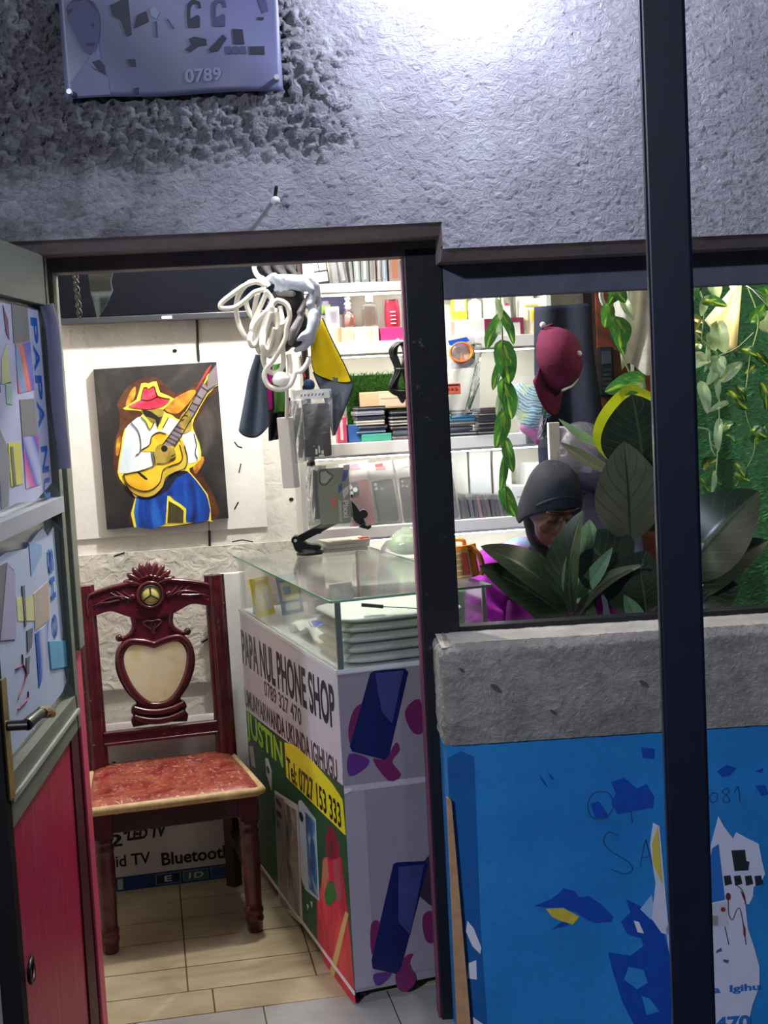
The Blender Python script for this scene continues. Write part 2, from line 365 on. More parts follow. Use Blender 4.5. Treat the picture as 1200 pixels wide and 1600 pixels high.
struct(g.build('trim_1', None, FA.p, rFA, bev=.003))
g = G()
g.box((.18, .17, .984), (1.6, .215, 1.0), BLKP); g.box((.18, .165, 1.80), (1.6, .22, 1.885), M('5a5a6c', .6, var=.2, bump=.3)); g.box((1.56, .17, 1.0), (1.6, .21, 1.80), BLKP)
win = struct(g.build('window_1', None, FA.p, rFA, bev=.002))
g = G(); g.box((.18, .19, 1.0), (1.56, .194, 1.80), film('window_glass', 'fbfdff', .05, 0.0, .02)); g.build('pane', win)
# room: floor of plank tiles, back, side walls, ceiling
def loc10(p): return (p-RW.p).dot(RW.t), (p-RW.p).dot(RW.n)
def tile_mat():
    mt, nt, p = newmat('cream_stone_tile')
    mp = nt.nodes.new('ShaderNodeMapping'); tc = nt.nodes.new('ShaderNodeTexCoord'); nt.links.new(tc.outputs['Object'], mp.inputs[0]); mp.inputs['Scale'].default_value = (.6, 1.6, 1)
    f = ramp(nt, noise(nt, 9, 8, dist=1.2, vec=mp.outputs[0]), [(.3, 0.0), (.7, 1.0)]); f2 = ramp(nt, noise(nt, 3, 5), [(.45, 0.0), (.8, .5)])
    nt.links.new(mix(nt, f2, mix(nt, f, lin('a59679'), lin('c4b79a')), lin('7d6a52')), p.inputs['Base Color']); p.inputs['Roughness'].default_value = .35; return mt
TILE = tile_mat(); g = G()
g.box((-1.8, -1.75, -.06), (1.5, .1, -.003), M('5c4a34', .9, var=.15))
rows = [-1.31, -1.165, -1.005, -.81, -.64, -.47, -.30, -.13, .04]; yo = .14
rows = [-1.305, -1.16, -1.0, -.803, -.64, -.48, -.32, -.16, 0]
for j, (a, b) in enumerate(zip(rows, rows[1:])):
    off = .065 if j == 0 else 0
    for k in range(-4, 7):
        x0 = -.835+.35*k+off+.025; x1 = x0+.35
        g.box((x0+.0022, a+.0022, -.01), (x1-.0022, b-.0022, 0.0), TILE)
PALE = M('a9a7a4', .3, var=.22, vs=7)
for k in range(-4, 6): g.box((-.95+.33*k+.002, -1.60, -.01), (-.95+.33*k+.328, -1.307, 0.0), PALE)
struct(g.build('floor', None, RW.p, rRW))
g = G(); g.box((-1.5, 0, -.05), (1.25, .15, 2.5), INW)
# raised white panel behind the painting and the ledge beneath
g.box((-1.35, -.012, 1.13), (-.42, 0, 1.715), M('e6e4e0', .6, var=.04, bump=.35, bs=30))
g.box((-1.35, -.02, .60), (-.30, 0, 1.075), INW2)
HOLE = M('0a0a0a', 1, var=0)
for pts in (((366,690),(371,697),(378,699)), ((373,738),(375,729),(376,724)), ((372,784),(366,795)), ((362,846),(378,843),(395,846)), ((178,868),(195,862))): g.tube([Vector((RW.uv(*q)[0], -.0125 if q[1] < 850 else -.021, RW.uv(*q)[1])) for q in pts], .0022, HOLE, n=5)
for x, y in ((273, 548), (372, 1), (377, 803), (455, 780)):
    if y > 10:
        u, z = RW.uv(x, y); g.prism(disc(u, z, .008, 8, .006), XZ, -.003, 0, HOLE)
struct(g.build('wall_rear', None, RW.p, rRW))
g = G(); g.box((-1.62, -1.75, -.05), (-1.5, .15, 2.5), INW); struct(g.build('wall_left', None, RW.p, rRW))
g = G(); g.box((1.12, -1.35, -.05), (1.24, .15, 2.5), M('3a4436', .9)); struct(g.build('wall_right', None, RW.p, rRW))
g = G(); g.box((-1.62, -1.5, 2.5), (1.4, .15, 2.6), M('d8d5cf', .8)); struct(g.build('ceiling', None, RW.p, rRW))
g = G(); g.box((-4, -6, -.12), (4, .0, -.06), M('4b463f', .95, var=.2, vs=6, bump=.6)); struct(g.build('ground', None, FA.p, rFA))
# ------------------------------------------------------------------ door leaf, swung open to the street
FDR = lambda u, v, d: Vector((d, u, v))     # u: towards the room, d: out of the face (+x)
g = G()
def bar(gg, poly, d, mt): gg.prism(poly, lambda u, v, q: Vector((q, u, v)), d, -.04, mt)
EU0, EU1 = -.61, -.03
bar(g, [(EU0, 1.82), (EU1, 1.82), (EU1, 1.93), (EU0, 1.93)], 0, GRN)
bar(g, [(EU0, .80), (EU1, .845), (EU1, .925), (EU0, .90)], 0, GRN)
bar(g, [(EU0, .85), (EU1, .885), (EU1, .893), (EU0, .86)], .006, M('b9bcb0', .4))
bar(g, [(EU0, 1.342), (EU1, 1.352), (EU1, 1.387), (EU0, 1.377)], .004, M('b7b9c2', .5, var=.08))
bar(g, [(EU1-.01, .845), (EU1+.02, .845), (EU1+.02, 1.93), (EU1-.01, 1.93)], 0, GRN)
bar(g, [(EU0-.03, .0), (EU0+.002, .0), (EU0+.002, 1.93), (EU0-.03, 1.93)], 0, M('09090b', .6, spec=.2))  # free edge near-black: shade on its street side put into the colour
door = struct(g.build('door_1', None, DR.p, 0, bev=.002))
def red_mat():
    mt, nt, p = newmat('worn_red_paint'); mp = nt.nodes.new('ShaderNodeMapping'); tc = nt.nodes.new('ShaderNodeTexCoord'); nt.links.new(tc.outputs['Object'], mp.inputs[0]); mp.inputs['Scale'].default_value = (1, 18, 1.2)
    f = ramp(nt, noise(nt, 4, 6, vec=mp.outputs[0]), [(.5, 0.0), (.78, .6)])
    nt.links.new(mix(nt, f, lin('b80f4a'), lin('d06a8c')), p.inputs['Base Color']); p.inputs['Roughness'].default_value = .4; return mt
RED = red_mat()
g = G(); bar(g, [(EU0, .0), (-.115, .0), (-.095, .84), (EU0, .802)], -.008, RED); bar(g, [(-.115, 0), (EU1, 0), (EU1, .846), (-.095, .84)], -.004, M('4b0a1c', .5)); g.build('lower_panel', door)
g = G(); g.box((-.026, EU0, .9), (-.022, EU1, 1.345), film('door_glass', 'f4fbff', .2, .05)); g.box((-.026, EU0, 1.38), (-.022, EU1, 1.82), film('door_glass_upper', 'f4fbff', .2, .05)); g.build('pane', door)
BRS = M('b7a26a', .3, .8, var=.1); g = G()
g.box((.0, -.628, .86), (.006, -.598, 1.09), BRS); g.cyl((.0, -.613, 1.0), (.045, -.613, 1.0), .010, M('1a1714', .4))
g.tube([(.042, -.613, 1.0), (.046, -.58, 1.003), (.05, -.53, 1.003), (.05, -.49, .99)], lambda t: .012-.003*t, M('1d1a16', .35), n=10, sub=4)
g.tube([(.05, -.53, 1.003), (.05, -.49, .996), (.046, -.44, .978)], lambda t: .0125-.004*t, BRS, n=10, sub=4)
g.build('handle', door)
g = G(); cx, cz = DR.uv(48, 1515)
g.tube([(-.006+.012*math.sin(a*.5), cx+.035*math.cos(a), cz+.022*math.sin(a)) for a in [i*math.pi/12 for i in range(24)]], .004, M('17090d', .4), n=8, closed=True)
g.build('pull_ring', door)
# posters pasted on the door glass
WP = M('c6c9ea', .5, var=.03); WP2 = M('c3d3ec', .5, var=.05); GY = M('7b7b7d', .6, var=.06); BLT = M('1566c8', .5, var=0)
DRF = lambda u, v, d: Vector((-.018+d, u, v))
def dq(pts): return [DR.uv(*p) for p in pts]
def grad(name, cols, ang=0, scale=8, coord='Object'):
    mt, nt, p = newmat(name); tc = nt.nodes.new('ShaderNodeTexCoord'); mp = nt.nodes.new('ShaderNodeMapping'); nt.links.new(tc.outputs['Object'], mp.inputs[0])
    mp.inputs['Rotation'].default_value = (ang, ang, 0)
    wv = nt.nodes.new('ShaderNodeTexWave'); wv.inputs['Scale'].default_value = scale; wv.inputs['Distortion'].default_value = 3; wv.inputs['Detail'].default_value = 2; wv.bands_direction = 'DIAGONAL'
    nt.links.new(mp.outputs[0], wv.inputs[0]); n = len(cols)
    nt.links.new(ramp(nt, wv.outputs['Fac'], [(i/(n-1), lin(c)) for i, c in enumerate(cols)]), p.inputs['Base Color']); p.inputs['Roughness'].default_value = .45; return mt
RAIN = grad('rainbow_swirl_print', ['3f63c8', '8b3fae', 'f08a3c', 'ef5a4e', '5fa8df'], .4, 1.6)
PNK = grad('pink_blue_print', ['b9bdea', '3a4ec0', 'd33c9c', 'e07ac0', 'cfd2f0'], .2, 1.6)
g = G()
g.prism([(-.61, 1.385), (-.585, 1.40), (-.50, 1.392), (-.35, 1.40), (-.2, 1.392), (-.1, 1.41), (-.045, 1.42), (-.05, 1.81), (-.2, 1.815), (-.4, 1.81), (-.61, 1.815)], DRF, .002, 0, WP)
def pr(pts, mt, d=.0035): g.prism(dq(pts), DRF, d, 0, mt)
pr([(29,474),(53,475),(57,532),(33,536)], GY); pr([(35,537),(58,534),(64,608),(40,614)], RAIN); pr([(42,624),(64,622),(69,678),(46,682)], GY); pr([(46,682),(70,680),(74,756),(52,763)], PNK)
pr([(24,692),(43,690),(46,755),(29,760)], M('e3de52', .5)); pr([(27,698),(31,697),(36,757),(32,759)], GY, .0045)
pr([(4,652),(12,672),(20,690),(27,720),(25,790),(14,795),(10,710)], M('8d8f99', .6)); pr([(16,476),(24,500),(26,530),(21,520)], M('8a4f70', .6)); pr([(14,560),(22,535),(28,598),(14,600)], M('dfe0a2', .6)); pr([(20,598),(28,596),(31,632),(22,630)], M('b9d9c4', .6))
pr([(0,498),(5,505),(8,530),(4,535),(0,520)], M('55586a', .6)); pr([(3,572),(10,575),(13,612),(8,618),(4,600)], M('55586a', .6))
g2 = None
E_LET = [('P', (60, 496, 70, 536)), ('A', (64, 538, 73, 580)), ('P', (67, 586, 77, 624)), ('A', (70, 626, 80, 668)), ('N', (76, 696, 86, 738)), ('U', (79, 746, 89, 778))]
for ch, (a, b, c, d_) in E_LET:
    u0, v0 = DR.uv(a, (b+d_)/2); u1, v1 = DR.uv(c, (b+d_)/2); zt = DR.uv((a+c)/2, b)[1]; zb = DR.uv((a+c)/2, d_)[1]
    g.text(ch, 0, 0, 1, 1, lambda u, v, q, u0=u0, u1=u1, zb=zb, zt=zt: Vector((-.0155, u0+(u1-u0)*v, zt-(zt-zb)*u)), BLT, 0, .03)
g.build('upper_poster', door)
g = G()
g.prism([(-.61, .915), (-.1, .945), (-.05, .96), (-.075, 1.02), (-.05, 1.08), (-.06, 1.32), (-.12, 1.305), (-.16, 1.33), (-.3, 1.30), (-.45, 1.31), (-.61, 1.30)], DRF, .002, 0, WP2)
pr([(10,885),(22,878),(33,890),(35,1000),(10,1000)], GY); pr([(22,880),(34,895),(36,998),(12,1000)], M('b9b4d4', .5), .0045)
pr([(63,928),(85,908),(88,968),(66,985)], M('c9b6a9', .5)); pr([(66,990),(86,972),(84,1040),(72,1075)], grad('blue_fade_print', ['c9d5f0', '2a6fd0', '1a4fb0'], 1.2, 3)); pr([(56,846),(75,850),(76,866),(60,900)], M('93b7e4', .5))
pr([(37,932),(88,930),(89,968),(40,970)], M('efe9a8', .5, var=.1), .003); pr([(45,915),(49,914),(52,975),(50,980)], GY, .0045); pr([(53,985),(62,980),(60,1010),(54,1018)], M('6e7684', .5), .0045); pr([(52,1028),(57,1024),(56,1052),(52,1054)], GY, .0045)
pr([(86,1002),(112,1000),(120,1015),(118,1040),(90,1045)], M('6fb3da', .5, var=.15), .005)
REDL = M('8c2040', .5, var=0)
for pts in ([(36,1045),(46,1038),(46,1022)], [(46,1036),(52,1050),(48,1070),(42,1085),(40,1092)], [(40,1108),(54,1092),(55,1080)]): g.tube([Vector((-.0145, u, v)) for u, v in dq(pts)], .0018, REDL, n=5, sub=4)
for ch, (a, b, c, d_) in [('S', (85, 856, 93, 896)), ('H', (89, 900, 96, 935)), ('O', (92, 958, 99, 995))]:
    u0, v0 = DR.uv(a, (b+d_)/2); u1, v1 = DR.uv(c, (b+d_)/2); zt = DR.uv((a+c)/2, b)[1]; zb = DR.uv((a+c)/2, d_)[1]
    g.text(ch, 0, 0, 1, 1, lambda u, v, q, u0=u0, u1=u1, zb=zb, zt=zt: Vector((-.0135, u0+(u1-u0)*v, zt-(zt-zb)*u)), BLT, 0, .03)
g.build('lower_poster', door)
g = G(); g.tube([(0.004, -.055, 1.82), (.012, -.045, 1.76), (.01, -.04, 1.6), (.012, -.035, 1.45)], .016, M('c4bccb', .5, var=.08), n=10, sub=5, flat=.25); g.build('loose_tape', door)
# ================================================================== THINGS ON AND BEFORE THE FACADE
NAVY = M('0a1328', .38, .2, var=.2, vs=30)
q0 = at(1028, 0, 1.95); t = thing('steel_post', 'dark navy square steel post standing in front of the shop window', 'post', (q0.x+.004, 1.95, -.06), R_(-9))
g = G(); g.prism(rrect(-.031, -.031, .031, .031, .005), lambda u, v, d: Vector((u, v, d)), 3.1, .03, NAVY); g.build('tube', t)
g = G(); g.box((-.07, -.07, 0), (.07, .07, .03), NAVY); g.build('foot_plate', t, bev=.003)
# banner upper left
BAN = grad('faded_blue_banner', ['4a4b66', '66678a', '55567a'], .5, 1.2); BDK = M('17182e', .6, var=.1); BMD = M('34365a', .6, var=.1)
t = thing('poster', 'faded blue-grey plastic poster with headphones pinned above the doorway', 'poster', FA.w(-.414, -.030, 2.26), rFA)
g = G(); W_, H_ = .476, .36
def bsurf(u, v):
    x = -W_/2+W_*u; z = H_*v
    y = -.006-.004*math.sin(9*u+4*v)*(1-v)-.005*math.sin(17*u-8*v)*max(0, u-.5)
    return Vector((x, y, z + .0015*math.sin(11*u)*(1-v)))
g.grid(lambda u, v: bsurf(u, v), 40, 26, BAN); g.build('sheet', t, sol=.0015)
BC = lambda cx, cy: ((cx-35)/1130*W_-W_/2, (500-cy)/500*.222)
def bfr(u, v, d): q = bsurf((u+W_/2)/W_, v/H_); return Vector((q.x, q.y-d-.0015, q.z))
def bp(pts, mt): g.prism([BC(*p) for p in pts], bfr, .001, 0, mt)
g = G()
head = sm([(75,80),(95,40),(150,25),(215,45),(240,110),(238,180),(225,240),(205,285),(170,290),(135,262),(110,200),(80,140)])
bp(head, BMD); bp([(190,290),(225,240),(235,330),(260,400),(270,490),(60,490),(70,420),(120,370),(160,330)], M('5c5e7e', .6)); bp([(160,335),(225,320),(245,345),(255,400),(200,370)], BDK)
bp(sm([(72,70),(100,35),(150,22),(210,40),(236,90),(200,70),(150,55),(110,70),(85,100)]), BDK); bp(sm([(195,145),(225,140),(228,155),(200,160)]), BDK); bp(sm([(160,240),(205,238),(200,252),(165,252)]), BDK)
bp([(295,60),(345,40),(390,20),(395,200),(370,210),(345,130),(305,110)], BDK); bp([(410,170),(430,110),(480,90),(490,140),(440,160)], BDK); bp([(520,140),(530,140),(530,215),(520,215)], BMD); bp([(500,80),(530,65),(550,100),(530,130),(505,110)], M('6a7a92', .6)); bp([(580,130),(590,132),(618,175),(612,182)], BMD)
for cx in (0, 132):
    out = [(690+cx,180),(688+cx,120),(695+cx,70),(725+cx,45),(760+cx,60),(765+cx,90),(752+cx,92),(745+cx,70),(722+cx,68),(708+cx,90),(705+cx,140),(745+cx,122),(755+cx,130),(752+cx,182),(720+cx,184)]
    bp(out, BDK if cx == 0 else BMD)
bp([(668,285),(700,262),(690,235),(720,225),(780,240),(782,270),(740,272),(690,300)], BDK); bp([(790,292),(870,222),(888,240),(840,300),(800,306)], BDK); bp([(920,195),(972,198),(978,270),(922,268)], BDK); bp([(928,205),(945,205),(945,222),(928,222)], BMD)
for x in (880, 918, 956): bp([(x,280),(x+25,280),(x+30,316),(x+2,316)], BMD)
bp([(1000,282),(1080,282),(1080,322),(1002,320)], BDK); bp([(1052,140),(1085,140),(1085,153),(1056,153)], BDK); bp([(630,5),(745,15),(745,25),(632,18)], BDK); bp([(1060,50),(1100,40),(1110,110),(1085,120)], BMD); bp([(385,-20),(470,-20),(470,15),(385,15)], BDK); bp([(365,320),(405,318),(408,355),(380,352)], BDK); bp([(390,460),(415,455),(412,488),(390,488)], BDK)
a = BC(660, 445); b = BC(850, 378); g.text('0789', a[0], a[1], b[0], b[1], bfr, M('6b7492', .6), .0015, .03)
g.build('print', t)
for k, (u, z) in enumerate(((-.226, .012), (.226, .025))):
    g = G(); g.cyl((u, .02, z), (u, -.03, z), .006, M('c9c9cc', .4, .6), n=10); g.build('nail', t)
# hook over the doorway
u, z = FA.uv(431, 318); t = thing('wall_hook', 'small white knob on a bent nail in the plaster above the doorway', 'hook', FA.w(u, 0, z), rFA)
g = G(); g.tube([(0, 0, .012), (0, -.03, .012), (.004, -.05, .03)], .004, M('24221f', .5, .5), n=8, sub=4); g.build('nail', t); g = G(); g.sph((0, -.045, 0), (.011, .013, .010), M('eeecea', .35)); g.build('knob', t)
# plank in the corner beside the blue wall
t = G(); 
t.prism([(.109, -.04), (.146, -.04), (.122, .62), (.112, .63)], XZ, -.018, .0, M('b78c66', .7, var=.16, vs=40)); o = t.build('wooden_plank', None, FA.p, rFA, bev=.002)
tag(o, 'bare narrow wooden plank wedged upright between door post and blue wall', 'plank')
# torn poster on the blue wall
t = thing('torn_poster', 'torn white poster scraps with blue lettering on the blue wall behind the post', 'poster', FA.w(.75, -.0015, .3), rFA)
def TP(pts): return [(FA.uv(*p)[0]-.75, FA.uv(*p)[1]-.3) for p in pts]
PAP = M('c7c9e0', .6, var=.04); g = G()
FT = lambda u, v, d: Vector((u, -d, v))
g.prism(TP([(1122,1275),(1130,1290),(1145,1310),(1150,1300),(1165,1308),(1185,1318),(1190,1345),(1195,1365),(1187,1380),(1177,1385),(1176,1400),(1170,1412),(1164,1412),(1168,1450),(1178,1480),(1186,1510),(1186,1540),(1175,1570),(1168,1600),(1112,1600),(1060,1595),(1040,1450),(1070,1380),(1105,1340)]), FT, .0015, 0, PAP)
g.prism(TP([(1020,1285),(1030,1290),(1045,1460),(1033,1457),(1018,1435),(1024,1380),(1015,1320)]), FT, .0015, 0, PAP); g.prism(TP([(1000,1420),(1018,1398),(1026,1440),(1015,1435)]), FT, .0012, 0, M('8fb2dd', .6)); g.build('paper', t)
def tp(pts, mt, d=.003): g.prism(TP(pts), FT, d, 0, mt)
g = G(); DKP = M('20262c', .5, var=.2, vs=60); PBL = M('2468b8', .5, var=.1)
tp([(1142,1328),(1163,1327),(1165,1344),(1170,1346),(1168,1359),(1147,1360)], DKP)
for x in (1130, 1146, 1163, 1178): tp([(x,1368),(x+10,1367),(x+13,1380),(x+2,1383)], DKP)
tp([(1112,1325),(1122,1318),(1132,1405),(1108,1410),(1098,1400)], PBL, .0025); tp([(1100,1414),(1133,1408),(1137,1445),(1100,1450)], M('b8bccd', .6), .0025); tp([(1100,1429),(1121,1430),(1121,1445),(1100,1446)], M('8d8a82', .6)); tp(disc(1129, 1420, 4, 10), M('8e2a35', .5)); tp(disc(1137, 1400, 4, 10, 6), M('6b2030', .5)); tp([(1156,1390),(1163,1398),(1165,1412),(1160,1402)], M('6b2030', .5)); tp([(1160,1440),(1164,1450),(1164,1465),(1161,1460)], M('6b2030', .5))
for pts in ([(1137,1405),(1138,1428),(1144,1436),(1151,1420),(1157,1424),(1165,1475)], [(1132,1447),(1138,1475)], [(1150,1382),(1160,1392),(1164,1412)]): g.tube([Vector((u, -.002, v)) for u, v in TP(pts)], .0012, M('5b2f40', .6, var=0), n=5, sub=4)
tp([(1018,1318),(1027,1290),(1034,1380),(1020,1350)], M('cbb94a', .6)); tp([(1119,1484),(1126,1480),(1127,1485),(1118,1488)], M('44586a', .6)); tp([(1129,1498),(1138,1499),(1136,1504),(1130,1502)], M('44586a', .6))
a, b = TP([(1078, 1559), (1186, 1532)]); g.text('nda  Igihu', TP([(1088, 1558)])[0][0], a[1]+.003, b[0], b[1]-.004, FT, PBL, .003, .035)
a, b = TP([(1094, 1613), (1172, 1584)]); g.text('0470', TP([(1098, 1612)])[0][0], a[1], b[0], b[1], FT, PBL, .003, .04)
g.build('print', t)
# ================================================================== THE ROOM'S BACK WALL
# --- painting
def ppt(cx, cy): return RW.uv(140+cx/5.4545, 560+cy/5.4545)
uc, zc = ppt(600, 740)
t = thing('painting', 'canvas painting of a guitar player in a red hat on the white wall', 'painting', RW.w(uc, -.016, zc), rRW)
PF = lambda u, v, d: Vector((u-uc, -.028-d, v-zc))
def pq(pts): return [ppt(*p) for p in pts]
def bgmat():
    mt, nt, p = newmat('dark_brush_ground'); mp = nt.nodes.new('ShaderNodeMapping'); tc = nt.nodes.new('ShaderNodeTexCoord'); nt.links.new(tc.outputs['Object'], mp.inputs[0]); mp.inputs['Scale'].default_value = (1, 1, .7)
    f = ramp(nt, noise(nt, 9, 8, vec=mp.outputs[0], dist=1), [(.3, lin('14161b')), (.55, lin('2e2b2b')), (.8, lin('574f49'))]); nt.links.new(f, p.inputs['Base Color']); p.inputs['Roughness'].default_value = .5; return mt
def brush(name, cols, s=14, st=.35):
    mt, nt, p = newmat(name); mp = nt.nodes.new('ShaderNodeMapping'); tc = nt.nodes.new('ShaderNodeTexCoord'); nt.links.new(tc.outputs['Object'], mp.inputs[0]); mp.inputs['Scale'].default_value = (1, 1, st)
    n = len(cols); nt.links.new(ramp(nt, noise(nt, s, 6, vec=mp.outputs[0], dist=.8), [(.28+.44*i/(n-1), lin(c)) for i, c in enumerate(cols)]), p.inputs['Base Color']); p.inputs['Roughness'].default_value = .45; return mt
PBG = bgmat(); PBR = brush('umber_glow', ['231512', '4a2819', '6b4226'], 16, 1); POR = brush('amber_strokes', ['8a4c1e', 'c98a2c', 'd9ae3a'], 30, 1); PYE = brush('yellow_outline', ['e8cf3c', 'f6e75a'], 30, 1)
PWH = brush('white_shirt', ['c3d6e6', 'e6eef4', 'f0f3f5'], 12); PGT = brush('guitar_yellow', ['d68f16', 'e9c02c', 'f2d84a'], 9, 1); PGS = brush('guitar_side', ['c29a2e', 'dcc24e'], 10, 1); PBLU = brush('blue_jeans', ['0d1430', '1440a0', '2f7ad2'], 22, .25); PDK = M('15140f', .5, var=.1)
PRD = brush('red_hat', ['8c1730', 'd8324e', 'e8607a'], 18, 1); PSK = brush('olive_skin', ['4a3d1c', 'a08a3c', 'bda550'], 14, 1); PNC = brush('grey_neck', ['6b5f66', '8d8188'], 20, 1)
g = G(); g.prism(pq([(35,95),(1075,32),(1178,1352),(150,1450)]), PF, .0, -.028, PBG, M('2a2826', .7)); g.build('canvas', t)
g = G(); L = [0]
def pp(pts, mt, s=5, d=None):
    L[0] += .00022; g.prism(sm(pq(pts), s) if s else pq(pts), PF, L[0] if d is None else d, 0, mt)
pp([(240,380),(330,240),(470,165),(590,170),(650,240),(740,290),(850,250),(940,180),(990,90),(1030,90),(1085,240),(960,440),(900,560),(930,780),(980,850),(940,960),(1060,1180),(1040,1370),(380,1420),(370,1200),(240,1020),(205,900),(215,720),(260,560),(250,450)], PBR)
pp([(310,390),(340,300),(390,240),(385,330),(330,410)], POR); pp([(225,800),(235,690),(265,660),(262,760),(240,830)], POR); pp([(640,430),(720,340),(860,270),(900,290),(830,390),(740,470)], POR); pp([(880,900),(955,830),(965,880),(900,980)], POR); pp([(1030,70),(1000,90),(900,270),(940,220)], M('a5373a', .5))
pp([(285,425),(400,350),(440,215),(500,215),(570,197),(600,290),(720,345),(620,440),(700,480),(760,520),(820,440),(980,180),(1000,140),(1010,160),(850,440),(870,500),(1010,260),(1090,225),(1000,310),(885,520),(880,600),(930,720),(945,850),(870,920),(850,960),(1000,1150),(1030,1370),(1000,1375),(380,1430),(390,1180),(290,1060),(240,965),(270,760),(300,600),(430,500),(450,450),(350,440)], PYE, 2)
pp([(1000,150),(1075,55),(1092,215),(1000,300)], PNC, 0)
pp([(440,430),(620,430),(620,500),(575,580),(470,490)], PSK, 2); pp([(450,440),(520,450),(590,500),(620,490),(600,520),(575,600),(560,520),(480,495)], PDK, 2)
pp([(355,545),(440,495),(512,600),(552,540),(575,610),(625,590),(670,500),(740,530),(760,560),(700,640),(640,730),(560,800),(540,920),(450,940),(400,965),(290,970),(252,950),(280,760),(310,600)], PWH, 3)
pp([(790,640),(885,625),(920,760),(920,860),(850,890),(825,860),(800,740)], PWH, 3)
for ln in ([(355,545),(410,610),(435,700),(430,790),(395,820)], [(440,495),(480,540),(512,602),(552,540)], [(620,590),(670,500)], [(885,640),(905,730),(895,800),(915,850)], [(525,790),(545,910)], [(540,790),(560,905)]):
    g.tube([PF(*p, .006) for p in pq(ln)], .0016, PDK, n=5, sub=5)
pp([(400,1170),(500,1165),(620,1080),(680,985),(800,950),(860,985),(960,1110),(1005,1200),(1010,1365),(820,1385),(820,1270),(720,1200),(660,1160),(650,1400),(400,1425)], PBLU, 2)
pp([(620,1080),(680,985),(800,950),(830,970),(740,1010),(660,1120),(520,1190),(400,1175)], M('10162c', .5, var=.1), 2)
pp([(660,1165),(720,1205),(800,1265),(820,1280),(815,1390),(645,1400)], PYE, 0); pp([(672,1205),(760,1255),(798,1290),(795,1390),(660,1395)], brush('olive_ground', ['2a2618', '514b2c'], 20, 1), 0)
pp([(285,985),(300,1050),(360,1130),(450,1172),(540,1160),(620,1090),(650,1010),(720,960),(800,930),(828,850),(805,730),(760,680),(790,760),(780,850),(660,930),(600,1010),(500,1100),(400,1080)], PGS, 4)
pp([(290,985),(440,950),(540,915),(560,800),(470,790),(440,775),(510,730),(530,660),(590,625),(660,640),(720,700),(770,740),(785,830),(760,880),(690,905),(630,940),(600,1040),(540,1100),(470,1120),(390,1100),(320,1050)], PGT, 4)
for ln in ([(290,985),(320,1055),(390,1102),(470,1122),(540,1102),(600,1042),(625,945),(690,908),(765,880),(788,830),(765,730)], [(300,1050),(360,1130),(450,1172),(540,1162),(620,1090),(650,1010),(720,965),(805,930),(830,850),(805,740)], [(440,775),(510,730),(530,660),(590,625),(650,640)], [(290,980),(440,950),(545,912)]):
    g.tube([PF(*p, .0065) for p in pq(ln)], .0017, PDK, n=5, sub=5)
pp([(405,965),(430,965),(495,1020),(470,1025)], PDK, 2)
pp([(620,730),(830,440),(960,200),(1010,265),(885,490),(720,750)], PNC, 0)
for a_, b_ in (((650,690),(730,735)), ((670,665),(745,705)), ((690,635),(760,670)), ((715,600),(785,640)), ((735,570),(800,600)), ((840,425),(890,455)), ((870,375),(925,400)), ((905,310),(955,345)), ((950,240),(1000,275))): g.tube([PF(*p, .0068) for p in pq([a_, b_])], .0010, PDK, n=5)
for ln in ([(620,730),(830,440),(985,165)], [(720,750),(870,500),(1010,262),(1085,222)]): g.tube([PF(*p, .0068) for p in pq(ln)], .0014, PDK, n=5)
pp([(770,500),(810,450),(860,475),(865,590),(850,615),(790,635),(770,560)], PSK, 3); pp([(560,760),(610,725),(690,750),(725,780),(730,850),(660,880),(580,895),(555,850)], PSK, 3); pp(disc(635, 765, 28, 12), PDK, 0)
for ln in ([(780,500),(810,480),(835,490)], [(775,525),(800,515)], [(690,830),(725,810)], [(680,860),(728,835)], [(570,890),(650,885),(725,850)]): g.tube([PF(*p, .0072) for p in pq(ln)], .0012, PDK, n=5, sub=4)
pp([(335,405),(440,350),(460,255),(490,250),(510,258),(555,238),(580,320),(680,345),(620,405),(500,430),(420,425)], PRD, 2)
for ln in ([(440,350),(510,355),(580,322)], [(440,345),(460,255),(490,248)], [(510,258),(550,240),(580,320),(685,345)]): g.tube([PF(*p, .0075) for p in pq(ln)], .0012, PDK, n=5, sub=3)
g.build('painted_figure', t)
# --- television, mounted high, and its black cable
T1 = at(88, 508, 4.5); uL, zT = RW.back(-.09).uv(84, 508); uR = uL+.78
t = thing('television', 'black flat television mounted high on the wall above the painting', 'television', RW.w((uL+uR)/2, -.055, zT), rRW)
TVB = M('15161a', .35); w2 = (uR-uL)/2
g = G(); g.box((-w2, -.035, 0), (w2, .03, .47), TVB); g.build('body', t, bev=.006)
g = G(); g.box((-w2+.01, -.0375, .022), (w2-.01, -.0345, .46), M('050912', .10, var=0, spec=.22)); g.build('screen', t)
g = G(); g.box((-w2, -.040, 0), (w2, -.034, .02), M('3b3d44', .25, .4)); g.build('lower_bezel', t, bev=.002)
a = RW.back(-.095).uv(261, 500)[0]-(uL+uR)/2; g = G(); g.box((a-.017, -.0415, .005), (a+.017, -.0398, .014), M('e9ecef', .4, var=0)); g.build('logo_plate', t)
g = G(); g.box((-.2, .03, .1), (.2, .05, .4), M('2b2b2e', .5)); g.build('wall_bracket', t)
BLK = M('131316', .45, var=.1)
c1 = [RW.w(RW.uv(308, 505)[0], -.006, 1.86)] + [RW.w(*(lambda q: (q[0], -.008, q[1]))(RW.uv(x, y))) for x, y in ((309, 540), (311, 575), (318, 700), (326, 815), (328, 860), (333, 905), (335, 945))]
g = G(); g.tube([p-c1[-1] for p in c1], .0045, BLK, n=8, sub=4); o = g.build('television_cable', None, c1[-1]); tag(o, 'black cable running down the wall from television past painting', 'cable')
